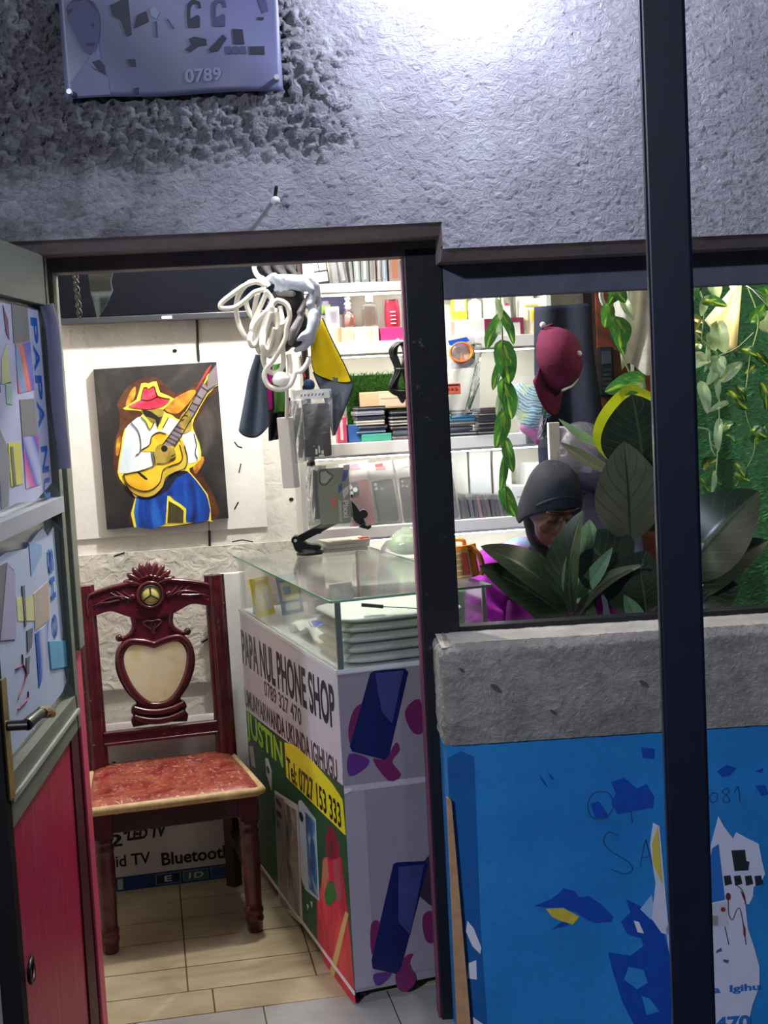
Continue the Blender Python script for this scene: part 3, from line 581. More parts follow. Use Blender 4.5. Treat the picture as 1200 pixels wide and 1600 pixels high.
u, z = RW.uv(333, 985); t = thing('plug_adapter', 'small black plug adapter hanging low on the wall behind the chair', 'plug', RW.w(u, -.02, z-.03), rRW)
g = G(); g.box((-.02, -.03, 0), (.02, .01, .045), BLK); g.build('body', t, bev=.005); g = G(); g.tube([(0, 0, .04), (.004, .003, .07), (.0, .006, .10)], .004, BLK, n=8, sub=3); g.tube([(-.02, -.01, .01), (-.045, -.02, 0)], .006, BLK); g.build('lead', t)
# --- ragged strip and twisted strand set before the television, behind the lintel
B1 = FRM.back(.12); pts = [(133, 395), (176, 395), (177, 425), (173, 440), (176, 455), (165, 478), (152, 499), (141, 455)]
uv = [B1.uv(*p) for p in pts]; u0 = sum(p[0] for p in uv)/8; g = G(); g.prism([(a-u0, b-1.8) for a, b in uv], XZ, 0, .004, M('8b968c', .7, var=.1, vs=40, bump=.4)); o = g.build('ragged_strip', None, B1.w(u0, 0, 1.8), rFA)
tag(o, 'ragged pale grey-green strip in front of the black television', 'board')
c = [B1.w(*(lambda q: (q[0], 0, q[1]))(B1.uv(x, y))) for x, y in ((117, 393), (118, 430), (121, 460), (125, 497))]; g = G(); CRD = M('77756f', .7, var=.2, vs=80)
for ph in (0, math.pi):
    pp_ = spline([p-c[0] for p in c], 10); g.tube([p+Vector((.0045*math.cos(i*.9+ph), .0045*math.sin(i*.9+ph), 0)) for i, p in enumerate(pp_)], .0032, CRD, n=6)
o = g.build('reflected_strand', None, c[0]); tag(o, 'grey twisted strand standing in for a reflection at the left end of the television', 'cord')  # reflection in the dark screen, built as a solid twisted strand
# --- television carton behind the chair
t = thing('television_carton', 'white television carton with black lettering on the floor behind the chair', 'carton', RW.p*0+Vector((-.900, 4.272, 0)), R_(12.5))
CB = M('d2cdd0', .6, var=.05); CBL = M('123a78', .5, var=.1); CTX = M('0c0c0e', .5, var=0)
g = G(); g.box((-.36, 0, 0), (.36, .13, .53), CB); g.build('box', t, bev=.004)
TC = Pl(t.location, 12.5)
def tcu(x, y): return TC.uv(x, y)
g = G()
g.prism([(-.36, .0), (.36, .0), (.36, .048), (-.36, .048)], XZ, -.0008, 0, CBL)
a = tcu(189, 1315); b = tcu(257, 1292); g.text('"LED TV', a[0]+.005, a[1], b[0], a[1]+.040, XZ, CTX, -.001, .05, .006); a = tcu(158, 1325); b = tcu(190, 1302); g.text('32', a[0]-.02, a[1]-.002, b[0], a[1]+.040, XZ, CTX, -.001, .03, .004)
a = tcu(130, 1362); b = tcu(235, 1340); g.text('Android TV', a[0]-.03, a[1], b[0], a[1]+.040, XZ, CTX, -.001, .02); a = tcu(253, 1353); b = tcu(360, 1328); g.text('Bluetooth', a[0], a[1], b[0], a[1]+.044, XZ, CTX, -.001, .025)
for x0, x1, mt, s in ((244, 282, M('16224e', .5), 'E'), (287, 325, M('2f6a58', .5), '1D'), (330, 368, M('1a4f94', .5), ''), (184, 192, M('b9bcc2', .5), '')):
    y0 = 1374-(x0-244)*.12; a = tcu(x0, y0+9); b = tcu(x1, y0-7); g.prism([(a[0], .006), (b[0], .006), (b[0], .042), (a[0], .042)], XZ, -.0016, 0, M('8fa0b0', .5)); g.prism([(a[0]+.002, .008), (b[0]-.002, .008), (b[0]-.002, .040), (a[0]+.002, .040)], XZ, -.0022, 0, mt)
    if s: m_ = (a[0]+b[0])/2; g.text(s, m_-.012*len(s), .014, m_+.012*len(s), .034, XZ, M('dfe4ea', .5, var=0), -.0028, .02, .003*(len(s) > 1))
a = tcu(205, 1192); g.prism(disc(a[0], a[1], .008, 12), XZ, -.001, 0, CTX); a = tcu(178, 1194); g.prism(disc(a[0], a[1], .009, 12), XZ, -.001, 0, CTX); a = tcu(178, 1207); g.prism(disc(a[0], a[1], .010, 3), XZ, -.001, 0, CTX); a = tcu(147, 1202); g.prism(disc(a[0], a[1], .006, 10), XZ, -.001, 0, CTX)
g.build('print', t)
# --- white panel standing between chair and counter
u0, z0 = RW.back(-.12).uv(360, 1113); t = G(); t.box((-.045, -.004, 0), (.06, .02, 1.0), M('dfe0e2', .5)); o = t.build('foam_board', None, RW.w(u0+.01, -.12, .05), rRW, bev=.003); tag(o, 'narrow white foam board standing upright between the chair and the counter', 'board')
o.location.z = 0.0
o.data.transform(Matrix.Scale(.99, 4, Vector((0, 0, 1))))
# ================================================================== CHAIR
def wood():
    mt, nt, p = newmat('maroon_lacquer'); f = ramp(nt, noise(nt, 30, 6), [(.3, 0.0), (.75, 1.0)]); sc_ = ramp(nt, noise(nt, 70, 3, rough=.7), [(.70, 0.0), (.73, 1.0)])
    nt.links.new(mix(nt, sc_, mix(nt, f, lin('3e0d1a'), lin('601626')), lin('b98a66')), p.inputs['Base Color']); p.inputs['Roughness'].default_value = .25; p.inputs['Coat Weight'].default_value = .35; p.inputs['Coat Roughness'].default_value = .1; return mt
def seatmat():
    mt, nt, p = newmat('worn_red_seat'); tc = nt.nodes.new('ShaderNodeTexCoord'); f = ramp(nt, noise(nt, 8, 7, dist=1.5, rough=.7), [(.38, 0.0), (.68, 1.0)])
    sc_ = ramp(nt, noise(nt, 45, 6, dist=2.5), [(.58, 0.0), (.64, .75)])
    nt.links.new(mix(nt, sc_, mix(nt, f, lin('7d1422'), lin('b0604a')), lin('d8b090')), p.inputs['Base Color']); p.inputs['Roughness'].default_value = .32; return mt
WD = wood(); WDD = M('34101b', .4, var=.15, vs=30); SEAT = seatmat(); CREAM = brush('cream_panel', ['dccb92', 'efe6c4', 'f3eed8'], 10, .6); EDGE = M('cdb083', .5, var=.25, vs=60)
t = thing('dining_chair', 'carved maroon wooden chair with cream heart panel in its back', 'chair', (-.655, 3.835, 0), R_(14))
def by(z): return .375+max(0, z-.43)*.125
BK = lambda u, v, d: Vector((u, by(v)+d, v))
# seat with worn pale edge
sp = [(-.252, -.035), (.252, -.035), (.262, 0), (.225, .40), (-.225, .40), (-.262, 0)]
g = G()
def seatf(u, v):
    y = -.028+v*.42; hw = .250-.03*v*v; x = (2*u-1)*hw; e = min(u, 1-u, v*.9+.0)*9; e = min(1, e)
    return Vector((x, y, .436+.018*math.sqrt(max(0, 1-(1-e)**2)) - .010*math.sin(math.pi*u)*math.sin(math.pi*v)))
g.grid(seatf, 28, 22, SEAT); g.prism([(-.25, -.028), (.25, -.028), (.222, .392), (-.222, .392)], XY, .437, .415, SEAT); g.build('seat', t)
g = G(); g.tube([(-.222, .39, .433), (-.252, .03, .433), (-.255, -.02, .433), (-.235, -.036, .433), (.235, -.036, .433), (.255, -.02, .433), (.252, .03, .433), (.222, .39, .433)], .013, EDGE, n=10, flat=.9); g.build('seat_edge', t)
g = G(); g.box((-.215, -.012, .355), (.215, .012, .42), WDD); g.box((-.215, -.008, .355), (-.195, .37, .42), WDD); g.box((.195, -.008, .355), (.215, .37, .42), WDD); g.box((-.2, .355, .355), (.2, .375, .42), WDD); g.build('apron', t, bev=.003)
prof = [(.022, 0), (.026, .006), (.027, .03), (.030, .036), (.031, .043), (.028, .05), (.0285, .056), (.031, .06), (.031, .07), (.027, .076), (.027, .10), (.0305, .20), (.0325, .27), (.030, .30), (.032, .305), (.032, .315), (.027, .322), (.030, .33), (.032, .337), (.027, .345), (.028, .35)]
for sx in (-1, 1):
    g = G(); g.lathe([(r*.92, z) for r, z in prof], WD, 20, (sx*.212, .0, 0)); g.prism(rrect(sx*.212-.030, -.030, sx*.212+.030, .030, .006), XY, .42, .345, WD); g.build('front_leg', t)
    g = G(); pth = [(sx*.205, .40, 0), (sx*.205, .385, .2), (sx*.203, .378, .43)]; g.tube(pth, .026, WDD, n=4, sub=4, smooth=False); g.build('rear_leg', t)
    g = G(); sec = [(math.cos(a)*.030*(1+.14*math.cos(7*a)), math.sin(a)*.022*(1+.12*math.cos(7*a))) for a in [2*math.pi*i/42 for i in range(42)]]
    pz = [(sx*(.203+.006*(z-.43)), by(z), z) for z in [.42+.06*i for i in range(11)]]; n_ = len(sec)
    vs = [(p[0]+a, p[1]+b, p[2]) for p in pz for a, b in sec]; g.add(vs, [(j*n_+i, j*n_+(i+1) % n_, (j+1)*n_+(i+1) % n_, (j+1)*n_+i) for j in range(len(pz)-1) for i in range(n_)], WD, True); g.add(vs[-n_:], [tuple(range(n_))], WD); g.build('back_post', t)
g = G(); g.prism(rrect(-.18, .515, .18, .555, .012), BK, -.016, .016, WD); g.tube([BK(-.178, .553, -.014), BK(.178, .553, -.014)], .007, WD); g.tube([BK(-.178, .52, -.014), BK(.178, .52, -.014)], .006, WD); g.build('lower_rail', t, bev=.004)
for sx in (-1, 1):
    g = G(); g.box((sx*.207-.012, .03, .17), (sx*.207+.012, .37, .195), WDD); g.build('stretcher', t, bev=.003)
# crest rail: arched, with feather carving, shell and medallion
half = [(.0, .905), (.05, .905), (.09, .92), (.13, .935), (.18, .925), (.195, .93), (.195, .985), (.17, 1.0), (.12, 1.012), (.07, 1.02), (0, 1.04)]
out = sm(half, 4, False) + [(-a, b) for a, b in sm(half, 4, False)[::-1]]
g = G(); g.prism(out, BK, -.018, .018, WD)
g.tube([BK(a, b-.004, -.018) for a, b in half[5:]] + [], .007, WD, n=8, sub=3); g.tube([BK(-a, b-.004, -.018) for a, b in half[5:]], .007, WD, n=8, sub=3)
for sx in (-1, 1):
    for k in range(6):
        a0 = (.062+.012*k, .972-.002*k); a1 = (.085+.02*k, 1.0-.003*k if k < 3 else .955); mid = ((a0[0]+a1[0])/2+.008, (a0[1]+a1[1])/2+.004)
        g.tube([BK(sx*p[0], p[1], -.019) for p in (a0, mid, a1)], lambda q: .0055*(1-.75*q), WD, n=8, sub=5)
    g.tube([BK(sx*p[0], p[1], -.019) for p in ((.06, .965), (.10, .978), (.15, .97), (.175, .95))], lambda q: .006*(1-.6*q), WD, n=8, sub=5); g.sph(BK(sx*.058, .972, -.02), (.012, .008, .012), WD, 12, 8)
g.build('crest_rail', t)
g = G()
for k in range(9):
    a = R_(-72+18*k); dx, dz = math.sin(a), math.cos(a); Q = Matrix.Rotation(a, 3, 'Y'); g.sph(BK(dx*.052, 1.0+dz*.048, -.012), (.0125, .014, .034), WD, 14, 10, Q)
g.build('shell_carving', t)
g = G(); QF = rot_to((0, -1, .1)); o_ = BK(0, .975, -.018)
g.lathe([(.046, -.01), (.046, .006), (.042, .012), (.035, .010), (.033, .004)], WD, 32, o_, QF); g.build('medallion_ring', t)
g = G(); g.lathe([(.0001, .0), (.033, .0), (.031, .008), (.0001, .010)][::-1], M('d9cf7c', .4), 28, o_, QF); dk = M('3a3a2c', .4, var=0)
for a in (90, 210, 330): g.tube([o_+QF @ Vector((0, 0, .012)), o_+QF @ Vector((.028*math.cos(R_(a)), .028*math.sin(R_(a)), .010))], .0026, dk, n=6)
g.tube([o_+QF @ Vector((.030*math.cos(i*.2618), .030*math.sin(i*.2618), .009)) for i in range(24)], .0028, dk, n=6, closed=True); g.build('medallion_star', t)
# splat with scrolls, heart frame and cream heart
half = [(0, .57), (.085, .565), (.09, .585), (.082, .60), (.088, .612), (.082, .628), (.07, .64), (.10, .68), (.124, .74), (.122, .80), (.10, .835), (.085, .842), (.075, .86), (.062, .885), (.066, .91), (.088, .925), (0, .925)]
hh = sm(half[1:-1], 4, False); out = [half[0]] + hh + [(-a, b) for a, b in hh[::-1]]
g = G(); g.prism(out, BK, -.012, .012, WD)
for sx in (-1, 1):
    g.tube([BK(sx*p[0], p[1], -.012) for p in ((.062, .915), (.058, .88), (.07, .858), (.092, .845), (.108, .848))], .008, WD, n=10, sub=5); g.sph(BK(sx*.108, .848, -.012), (.012, .012, .012), WD, 12, 8)
    g.tube([BK(sx*p[0], p[1], -.012) for p in ((0, .89), (.018, .893), (.028, .887), (.02, .876), (.006, .866))], .0045, WD, n=8, sub=4)
for k in (-1, 0, 1): g.tube([BK(k*.007, .885, -.013), BK(k*.004, .852, -.013)], .003, WD, n=8)
for z, h in ((.612, .018), (.585, .016)): g.tube([BK(-.078, z+.01, -.012), BK(-.04, z-.002, -.018), BK(0, z-.006, -.02), BK(.04, z-.002, -.018), BK(.078, z+.01, -.012)], .012, WD, n=10, sub=4)
g.build('splat', t)
hp = [(0, .808), (.03, .818), (.07, .822), (.094, .80), (.098, .765), (.085, .715), (.06, .67), (.03, .642), (0, .636)]
hf = sm(hp, 4, False); heart = hf + [(-a, b) for a, b in hf[::-1][1:-1]]
g = G(); g.tube([BK(a*1.13, .73+(b-.73)*1.12, -.014) for a, b in heart], .012, WD, n=10, closed=True); g.build('heart_frame', t)
g = G(); g.prism(heart, BK, -.017, -.008, CREAM); o = g.build('heart_panel', t); o['label'] = 'cream heart-shaped panel'
# ================================================================== DISPLAY COUNTER
LC, WC, ZB, ZT = 1.12, .42, .883, 1.068
t = thing('display_counter', 'glass-topped display counter covered in phone shop advertising stickers', 'counter', CS.p.copy(), rC); counter = t
GRY = M('8f8693', .5, var=.05); GLS = film('counter_glass', 'fafdfb', .14, .02); GLE = M('8fb9a6', .2, var=.04); ALU = M('a9a9a6', .35, .5, var=.08)
g = G(); g.box((.002, .002, .035), (WC-.002, LC, ZB-.004), M('8f8894', .55)); g.build('cabinet', t)
g = G(); g.box((-.004, -.004, ZB-.008), (WC+.004, LC, ZB+.004), M('dcdde0', .4)); g.build('display_floor', t, bev=.002)
SD = lambda u, v, d: Vector((-d, u, v))          # left side, u from the front end to the rear
FRF = lambda u, v, d: Vector((u, -d, v))         # front end
def cs(x, y): u, z = CS.uv(x, y); return (min(u, LC), z)
def cq(pts): return [cs(*p) for p in pts]
# left side stickers
g = G(); LAV = M('c9c5d3', .45, var=.03); g.prism([(0, .588), (LC, .545), (LC, ZB), (0, ZB)], SD, .0015, 0, LAV)
TXT = M('19172e', .4, var=0); TX2 = M('3c3846', .4, var=0)
SDT = lambda u, v, d: Vector((-d, LC-u, v))      # reads from the rear end to the front
g.text('PAPA NUL PHONE SHOP', .0, .712, 1.085, .830, lambda u, v, d: SDT(u, v+.018*(u-.5), d), TXT, .0022, .03)
g.text('0789 327 470', .295, .655, .735, .705, SDT, TX2, .0022, .016); g.text('UMUNYARWANDA UKUNDA IGIHUGU', .0, .570, 1.075, .632, lambda u, v, d: SDT(u, v+.022*(u-.5), d), M('2a2336', .4, var=0), .0022, .024); g.build('shop_name_sticker', t)
g = G(); GR = M('1f4d34', .45, var=.12, vs=9); g.prism([(0, .035), (LC, .035), (LC, .565), (.62, .59), (0, .62)], SD, .001, 0, GR); g.build('green_poster', t)
g = G(); YEL = M('e9dc1e', .45, var=.03); g.prism(cq([(446,1160),(462,1165),(490,1190),(520,1225),(536,1250),(541,1305),(505,1270),(449,1214)]), SD, .0028, 0, YEL)
g.text('Tel: 0727 153 333', LC-.585, .452, LC-.03, .520, lambda u, v, d: SDT(u, v+.02*(u-.5), d), M('101010', .4, var=0), .0036, .02); g.build('telephone_sticker', t)
g = G(); g.text('JUSTIN', .0, .440, .485, .545, lambda u, v, d: SDT(u, v+.012*u, d), M('9fd23c', .45, var=0), .002, .03)
def sp_(pts, mt, d=.002): g.prism(cq(pts), SD, d, 0, mt)
PHW = M('cfc6c0', .45, var=.05); PHB = M('8f857f', .4, var=.1); SCR = brush('pale_silk_print', ['3a2f3a', '8f8a86', 'c9c2b8'], 16, .5); ICE = M('b9c7e0', .4, var=.06); SCR2 = brush('blue_sea_print', ['14305c', '3f78b8', 'd5dfe8'], 22, .6)
sp_([(430,1235),(466,1258),(474,1446),(437,1414)], PHW); sp_([(431,1240),(444,1248),(452,1422),(438,1412)], PHB, .0027); sp_([(445,1254),(464,1266),(470,1432),(453,1420)], SCR, .0029)
for x, y in ((435, 1252), (435, 1270), (436, 1288), (439, 1257), (439, 1273)): u, z = cs(x, y); g.prism(disc(u, z, .018, 10, .010), SD, .0034, 0, M('17161a', .3))
sp_([(467,1252),(471,1250),(494,1280),(500,1408),(478,1390),(471,1370)], ICE); sp_([(478,1268),(493,1284),(498,1402),(484,1388)], SCR2, .0027); u, z = cs(472, 1276); g.prism(disc(u, z, .022, 12, .014), SD, .0032, 0, M('14151a', .3))
sp_([(415,1184),(419,1185),(425,1205),(425,1235),(417,1210)], M('d5d2d6', .4)); u, z = cs(420, 1203); g.prism(disc(u, z, .02, 10, .012), SD, .003, 0, M('17161a', .3)); sp_([(390,1166),(396,1165),(400,1200),(394,1196)], PHW)
# woman in a red veil printed on the poster
VEIL = brush('crimson_cloth_print', ['8e1530', 'c8203e', 'd84a50'], 12, .6); VDK = brush('plum_veil_print', ['6b1030', 'b01a4a'], 18, .6); SKN = M('b5705a', .5, var=.12, vs=40)
sp_([(515,1289),(522,1293),(530,1320),(531,1340),(516,1345),(510,1330),(510,1308)], VDK); sp_([(512,1318),(518,1316),(520,1332),(514,1340)], M('5c2c30', .5), .0028); sp_([(506,1340),(520,1336),(534,1340),(538,1380),(545,1430),(556,1568),(520,1532),(507,1500),(497,1470),(496,1410),(503,1380)], VEIL, .0018)
sp_([(506,1345),(512,1338),(515,1372),(509,1392),(505,1385)], SKN, .0030); sp_([(522,1342),(531,1345),(536,1400),(530,1412),(524,1384)], M('a8455a', .5, var=.15), .003); sp_([(508,1396),(516,1376),(526,1380),(528,1402),(518,1415),(510,1412)], M('2c6b34', .5, var=.1), .0026); sp_([(541,1424),(546,1428),(523,1528),(516,1520)], M('c9a86a', .5), .003)
sp_([(480,1412),(483,1415),(482,1422)], M('dfe6df', .5)); sp_([(486,1408),(489,1410),(488,1418)], M('dfe6df', .5)); g.build('poster_print', t)
g = G(); g.prism([(0, .03), (LC, .03), (LC, .04), (0, .04)], SD, .004, 0, M('d8d8d4', .5)); g.build('lower_trim', t)
# front end sticker
g = G(); g.prism([(0, .06), (WC, .06), (WC, ZB-.008), (0, ZB-.008)], FRF, .0012, 0, GRY); LV2 = M('9f96a3', .5)  # end sticker greyed: the shade on this end is put into its colour
g.prism([(.0, .045), (.055, .045), (.055, .575), (.0, .575)], FRF, .0018, 0, LV2); g.prism([(.0, .57), (WC, .56), (WC, .575), (.0, .586)], FRF, .002, 0, M('b9b1bc', .5))
def fq(pts, mt, d=.0024): g.prism(sm([CF.uv(*p) for p in pts], 3), FRF, d, 0, mt)
DNB = M('161a52', .3, var=.15, vs=12); DNB2 = M('3a3f78', .4, var=.2, vs=9); MGP = M('6e1f56', .5, var=.12); PRP = M('5a2a7a', .5, var=.12)
def rq(pts, mt, d=.0024): g.prism([CF.uv(*p) for p in pts], FRF, d, 0, mt)
rq([(578,1052),(584,1048),(632,1044),(637,1050),(607,1180),(600,1187),(550,1174),(546,1166)], DNB, .003); rq([(586,1052),(630,1047),(612,1130),(596,1112),(590,1080)], DNB2, .0036)
fq([(552,1110),(566,1102),(560,1150),(548,1165),(544,1140)], MGP, .0022); fq([(632,1112),(655,1092),(662,1140),(645,1145)], MGP, .0022); fq([(545,1178),(575,1185),(570,1200),(545,1212)], PRP); fq([(582,1186),(602,1186),(618,1160),(624,1172),(612,1190),(626,1210),(607,1220)], MGP)
rq([(614,1350),(620,1347),(664,1345),(668,1350),(625,1515),(618,1521),(582,1513),(580,1500)], DNB, .003); rq([(622,1354),(662,1350),(640,1460),(622,1440)], DNB2, .0036)
fq([(579,1445),(592,1440),(590,1480),(580,1490)], MGP, .0022); fq([(660,1432),(676,1425),(678,1470),(664,1468)], MGP, .0022); fq([(583,1522),(612,1520),(590,1540)], PRP); fq([(618,1520),(632,1495),(645,1490),(640,1505),(650,1530),(636,1548),(622,1545)], MGP)
fq([(640,1385),(668,1338),(690,1345),(690,1420),(655,1400)], M('332a38', .5), .0022)
g.prism([(0, .565), (.02, .572), (.02, .578), (0, .58)], FRF, .004, 0, M('d8d4d8', .5)); g.build('end_sticker', t)
for k, (x, y) in enumerate(((.03, .05), (WC-.05, .05), (.04, LC-.06), (WC-.05, LC-.06))):
    g = G(); g.box((x-.012, y-.02, .026), (x+.012, y+.02, .036), ALU); g.cyl((x-.009, y, .017), (x+.009, y, .017), .017, M('2a2826', .6), n=18); g.build('caster', t)
# glass case
g = G(); g.box((-.012, -.012, ZT-.006), (WC+.012, LC, ZT), GLS); g.build('glass_top', t)
g = G()
for a, b in (((-.012, -.012, ZT-.006), (WC+.012, -.009, ZT)), ((-.012, -.012, ZT-.006), (-.0095, LC, ZT)), ((WC+.0095, -.012, ZT-.006), (WC+.012, LC, ZT))): g.box(a, b, GLE)
g.build('glass_edge', t)
g = G(); g.box((0.002, .0, ZB+.004), (WC-.002, .004, ZT-.006), GLS); g.build('end_pane', t); g = G(); g.box((0, .004, ZB+.004), (.004, LC, ZT-.006), GLS); g.build('side_pane', t); g = G(); g.box((WC-.004, .004, ZB+.004), (WC, LC, ZT-.006), GLS); g.build('rear_pane', t)
for x, y in ((.002, .002), (WC-.014, .002), (WC-.014, LC-.014), (.002, LC-.014)):
    g = G(); g.box((x+.003, y+.003, ZB+.004), (x+.018 if x < .1 else x+.012, y+.010, ZT-.006), ALU); g.build('corner_post', t)
g = G(); g.box((.0, -.006, ZB-.004), (WC, -.002, ZB+.006), M('d5d6d8', .4)); g.box((-.006, -.006, ZB-.004), (-.001, LC, ZB+.006), M('d5d6d8', .4)); g.build('lower_rim', t)
# ------------------------------------------------------------------ inside the case
def lc(x, y, z): return counter.location + Matrix.Rotation(rC, 3, 'Z') @ Vector((x, y, z))
ZF = ZB+.004
BAGW = M('eeefec', .45, var=.05, vs=14, bump=.5, bs=50)
g0 = ['palest folded white plastic bag, topmost of the pile in the glass counter', 'folded greenish-white plastic bag second from top of the pile in the glass counter', 'folded white plastic bag in the middle of the pile in the glass counter', 'folded grey-white plastic bag second from bottom of the pile in the glass counter', 'folded white plastic bag lowest in the pile in the glass counter']
for k in range(5):
    z0 = ZF+.026*k; g = G(); x1 = .40
    def bg(u, v, z0=z0, k=k): 
        a = 2*math.pi*u; ex = abs(math.cos(a))**.35*math.copysign(1, math.cos(a)); ey = abs(math.sin(a))**.35*math.copysign(1, math.sin(a)); b = math.pi*(v-.5); c_ = max(0, math.cos(b))**.4
        return Vector((.20+.175*ex*c_, .17+.15*ey*c_ + .006*math.sin(7*u+k), z0+.0130+.0128*math.sin(b)+.0015*math.sin(25*u+3*k)*c_*0))
    g.grid(bg, 40, 10, [M('f0f1ea', .5, var=.03, bump=.4), M('dfe4d0', .5, var=.05, bump=.4), BAGW, M('e2e2dc', .5, var=.05, bump=.4), BAGW][4-k], True, True)
    o = g.build('folded_bag', None, counter.location, rC); tag(o, g0[4-k], 'plastic bag', 'folded bags in the glass counter')
t = thing('stylus', 'black stylus on a thin looped cord atop the folded bags', 'stylus', lc(.15, .06, ZF+.135), rC)
g = G(); g.cyl((-.06, -.01, .018), (-.005, -.02, .009), .005, BLK, n=12); g.build('barrel', t); g = G(); g.tube([(-.005, -.02, .009), (.05, -.03, .002), (.10, -.035, -.004), (.125, -.03, .006), (.12, -.01, .03), (.105, .0, .045)], .0013, M('55524a', .6), n=6, sub=6); g.build('cord', t)
def card(name, label, cat, x, y, w_, h_, tilt, cols, group=None, lean=12):
    t = thing(name, label, cat, lc(x, y, ZF+.001), rC+R_(tilt), group); a = R_(lean)
    f = lambda u, v, d: Vector((u, v*math.sin(a)-d*math.cos(a), v*math.cos(a)+d*math.sin(a)))
    g = G(); g.prism(rrect(-w_/2, 0, w_/2, h_, .004), f, 0, -.006, M(cols[0], .4, var=.02)); g.build('card', t)
    g = G()
    for k, (a0, b0, a1, b1, c_) in enumerate(cols[1:]): g.prism(rrect((a0-.5)*w_, b0*h_, (a1-.5)*w_, b1*h_, .003), f, .001+.0003*k, 0, M(c_, .4, var=.02))
    g.build('print', t); return t
card('charger_pack', 'yellow packet with two pale windows, leftmost in the glass counter', 'packet', .045, .93, .085, .125, 35, ['e8da1c', (.15,.15,.42,.75,'efe9dc'), (.56,.15,.85,.75,'efe9dc'), (.2,.82,.8,.92,'c98f1c')])
card('charger_pack', 'blue and yellow printed packet right of the leftmost yellow one in the counter', 'packet', .13, .91, .085, .13, 25, ['3c86c9', (.08,.35,.92,.8,'e9e6a0'), (.2,.5,.55,.7,'5f9ad6'), (.15,.1,.85,.28,'dfe8ef')])
card('charger_pack', 'pale pink printed packet behind the glass, right of the blue one', 'packet', .205, .87, .075, .115, 15, ['dfdfe6', (.1,.45,.9,.85,'e0a9c0'), (.25,.15,.75,.38,'bfc4cc')])
card('charger_pack', 'white and blue packet deep in the counter, right of the pink one', 'packet', .285, .86, .08, .09, 10, ['c9d6ea', (.1,.1,.9,.4,'2a4fb8'), (.15,.55,.85,.85,'e9eef4')])
card('cable_pack', 'blue and white cable packet lying in the middle of the counter', 'packet', .11, .40, .07, .10, 10, ['e6e8ee', (.08,.1,.92,.95,'3c62c4'), (.3,.3,.7,.75,'aebfe8')], lean=60)
card('cable_pack', 'green and white packet lying near the front corner of the counter', 'packet', .085, .27, .06, .08, 20, ['e9ece4', (.1,.1,.9,.7,'8fcf6a')], lean=72)
for k, (x, y, l, a, lab) in enumerate(((.10, .62, .3, 15, 'rolled white plastic sleeve lying farthest back in the counter'), (.14, .55, .28, -8, 'rolled white plastic sleeve lying behind the blue and white cable packet'))):
    g = G(); g.tube([(-l/2, 0, .016), (0, .02, .018), (l/2, 0, .016)], .015, M('e3e6ea', .4, var=.04, bump=.3), n=12, sub=5); o = g.build('plastic_sleeve', None, lc(x+.08, y, ZF), rC+R_(a)); tag(o, lab, 'plastic sleeve', 'rolled sleeves in the counter')
g = G(); g.grid(lambda u, v: Vector((-.16+.30*u, -.12+.22*v, .012+.016*abs(math.sin(9*u+4*v))+.014*math.sin(5*v+2*u)**2)), 30, 22, M('eceef0', .4, var=.03, bump=.5, bs=80)); o = g.build('crumpled_wrap', None, lc(.20, .47, ZF), rC); tag(o, 'crumpled clear-white wrap lying between the packets in the counter', 'plastic wrap')
t = thing('marker', 'small blue marker standing in the rear corner of the counter', 'marker', lc(.02, .99, ZF), rC); g = G(); g.cyl((0, 0, 0), (.004, 0, .05), .007, M('2456c8', .4), n=12); g.build('barrel', t); g = G(); g.cyl((.004, 0, .05), (.005, 0, .07), .0075, M('1a3f9a', .4), n=12); g.build('cap', t)
t = thing('green_pouch', 'green and white pouch at the far right end of the glass counter', 'pouch', lc(.345, .36, ZF), rC+R_(10))
g = G(); g.grid(lambda u, v: Vector((-.07+.14*u, .012*math.sin(math.pi*u)*math.sin(math.pi*v), .11*v)), 16, 12, M('8cc58a', .45, var=.06, bump=.3)); g.build('bag', t, sol=.012); g = G(); g.box((-.05, -.014, .01), (.0, -.008, .05), M('dfe8da', .5)); g.build('label_patch', t)
# ------------------------------------------------------------------ on the glass top
p = atz(484, 866, ZT); t = thing('phone_holder', 'black suction phone holder with folding arm on the glass counter', 'phone holder', (p.x, p.y, ZT), R_(0)); HB = M('10141f', .35, var=.1)
g = G(); g.lathe([(.042, 0), (.044, .004), (.040, .010), (.034, .014), (.031, .020)], HB, 28); g.prism(sm([(-.046, .02), (-.052, .05), (-.040, .058), (0, .035), (.03, .030), (.034, .016), (-.03, .012)], 4), XZ, -.022, .022, HB); g.build('base', t)
g = G(); g.prism([(-.048, .04), (-.036, .062), (.105, .128), (.12, .118), (.118, .106), (-.036, .036)], XZ, -.011, .011, HB); g.cyl((-.042, -.025, .05), (-.042, .025, .05), .014, HB); g.build('arm', t, bev=.002)
g = G(); g.cyl((-.042, -.028, .05), (-.042, -.025, .05), .005, M('dfe3e8', .3)); g.build('pivot_screw', t)
g = G(); g.cyl((.035, -.014, .076), (.035, .014, .076), .010, HB); g.build('tension_knob', t)
g = G(); g.sph((.122, 0, .118), .022, HB); g.cyl((.122, 0, .118), (.15, -.02, .135), .016, HB); g.prism(sm([(.128, .175), (.15, .165), (.172, .13), (.186, .095), (.178, .088), (.155, .10), (.14, .13), (.125, .155)], 4), lambda u, v, d: Vector((u, -.02+d, v)), -.012, .012, HB); g.build('cradle', t)
g = G(); g.cyl((.182, -.035, .125), (.182, .0, .125), .014, HB); g.build('clamp_hinge', t); g = G(); g.prism([(.125, .165), (.132, .185), (.150, .192), (.152, .185), (.14, .178), (.136, .165)], XZ, -.045, -.005, HB); g.build('upper_jaw', t); g = G(); g.prism([(.165, .085), (.195, .075), (.205, .082), (.203, .09), (.192, .086), (.178, .095)], XZ, -.045, -.005, HB); g.build('lower_jaw', t)
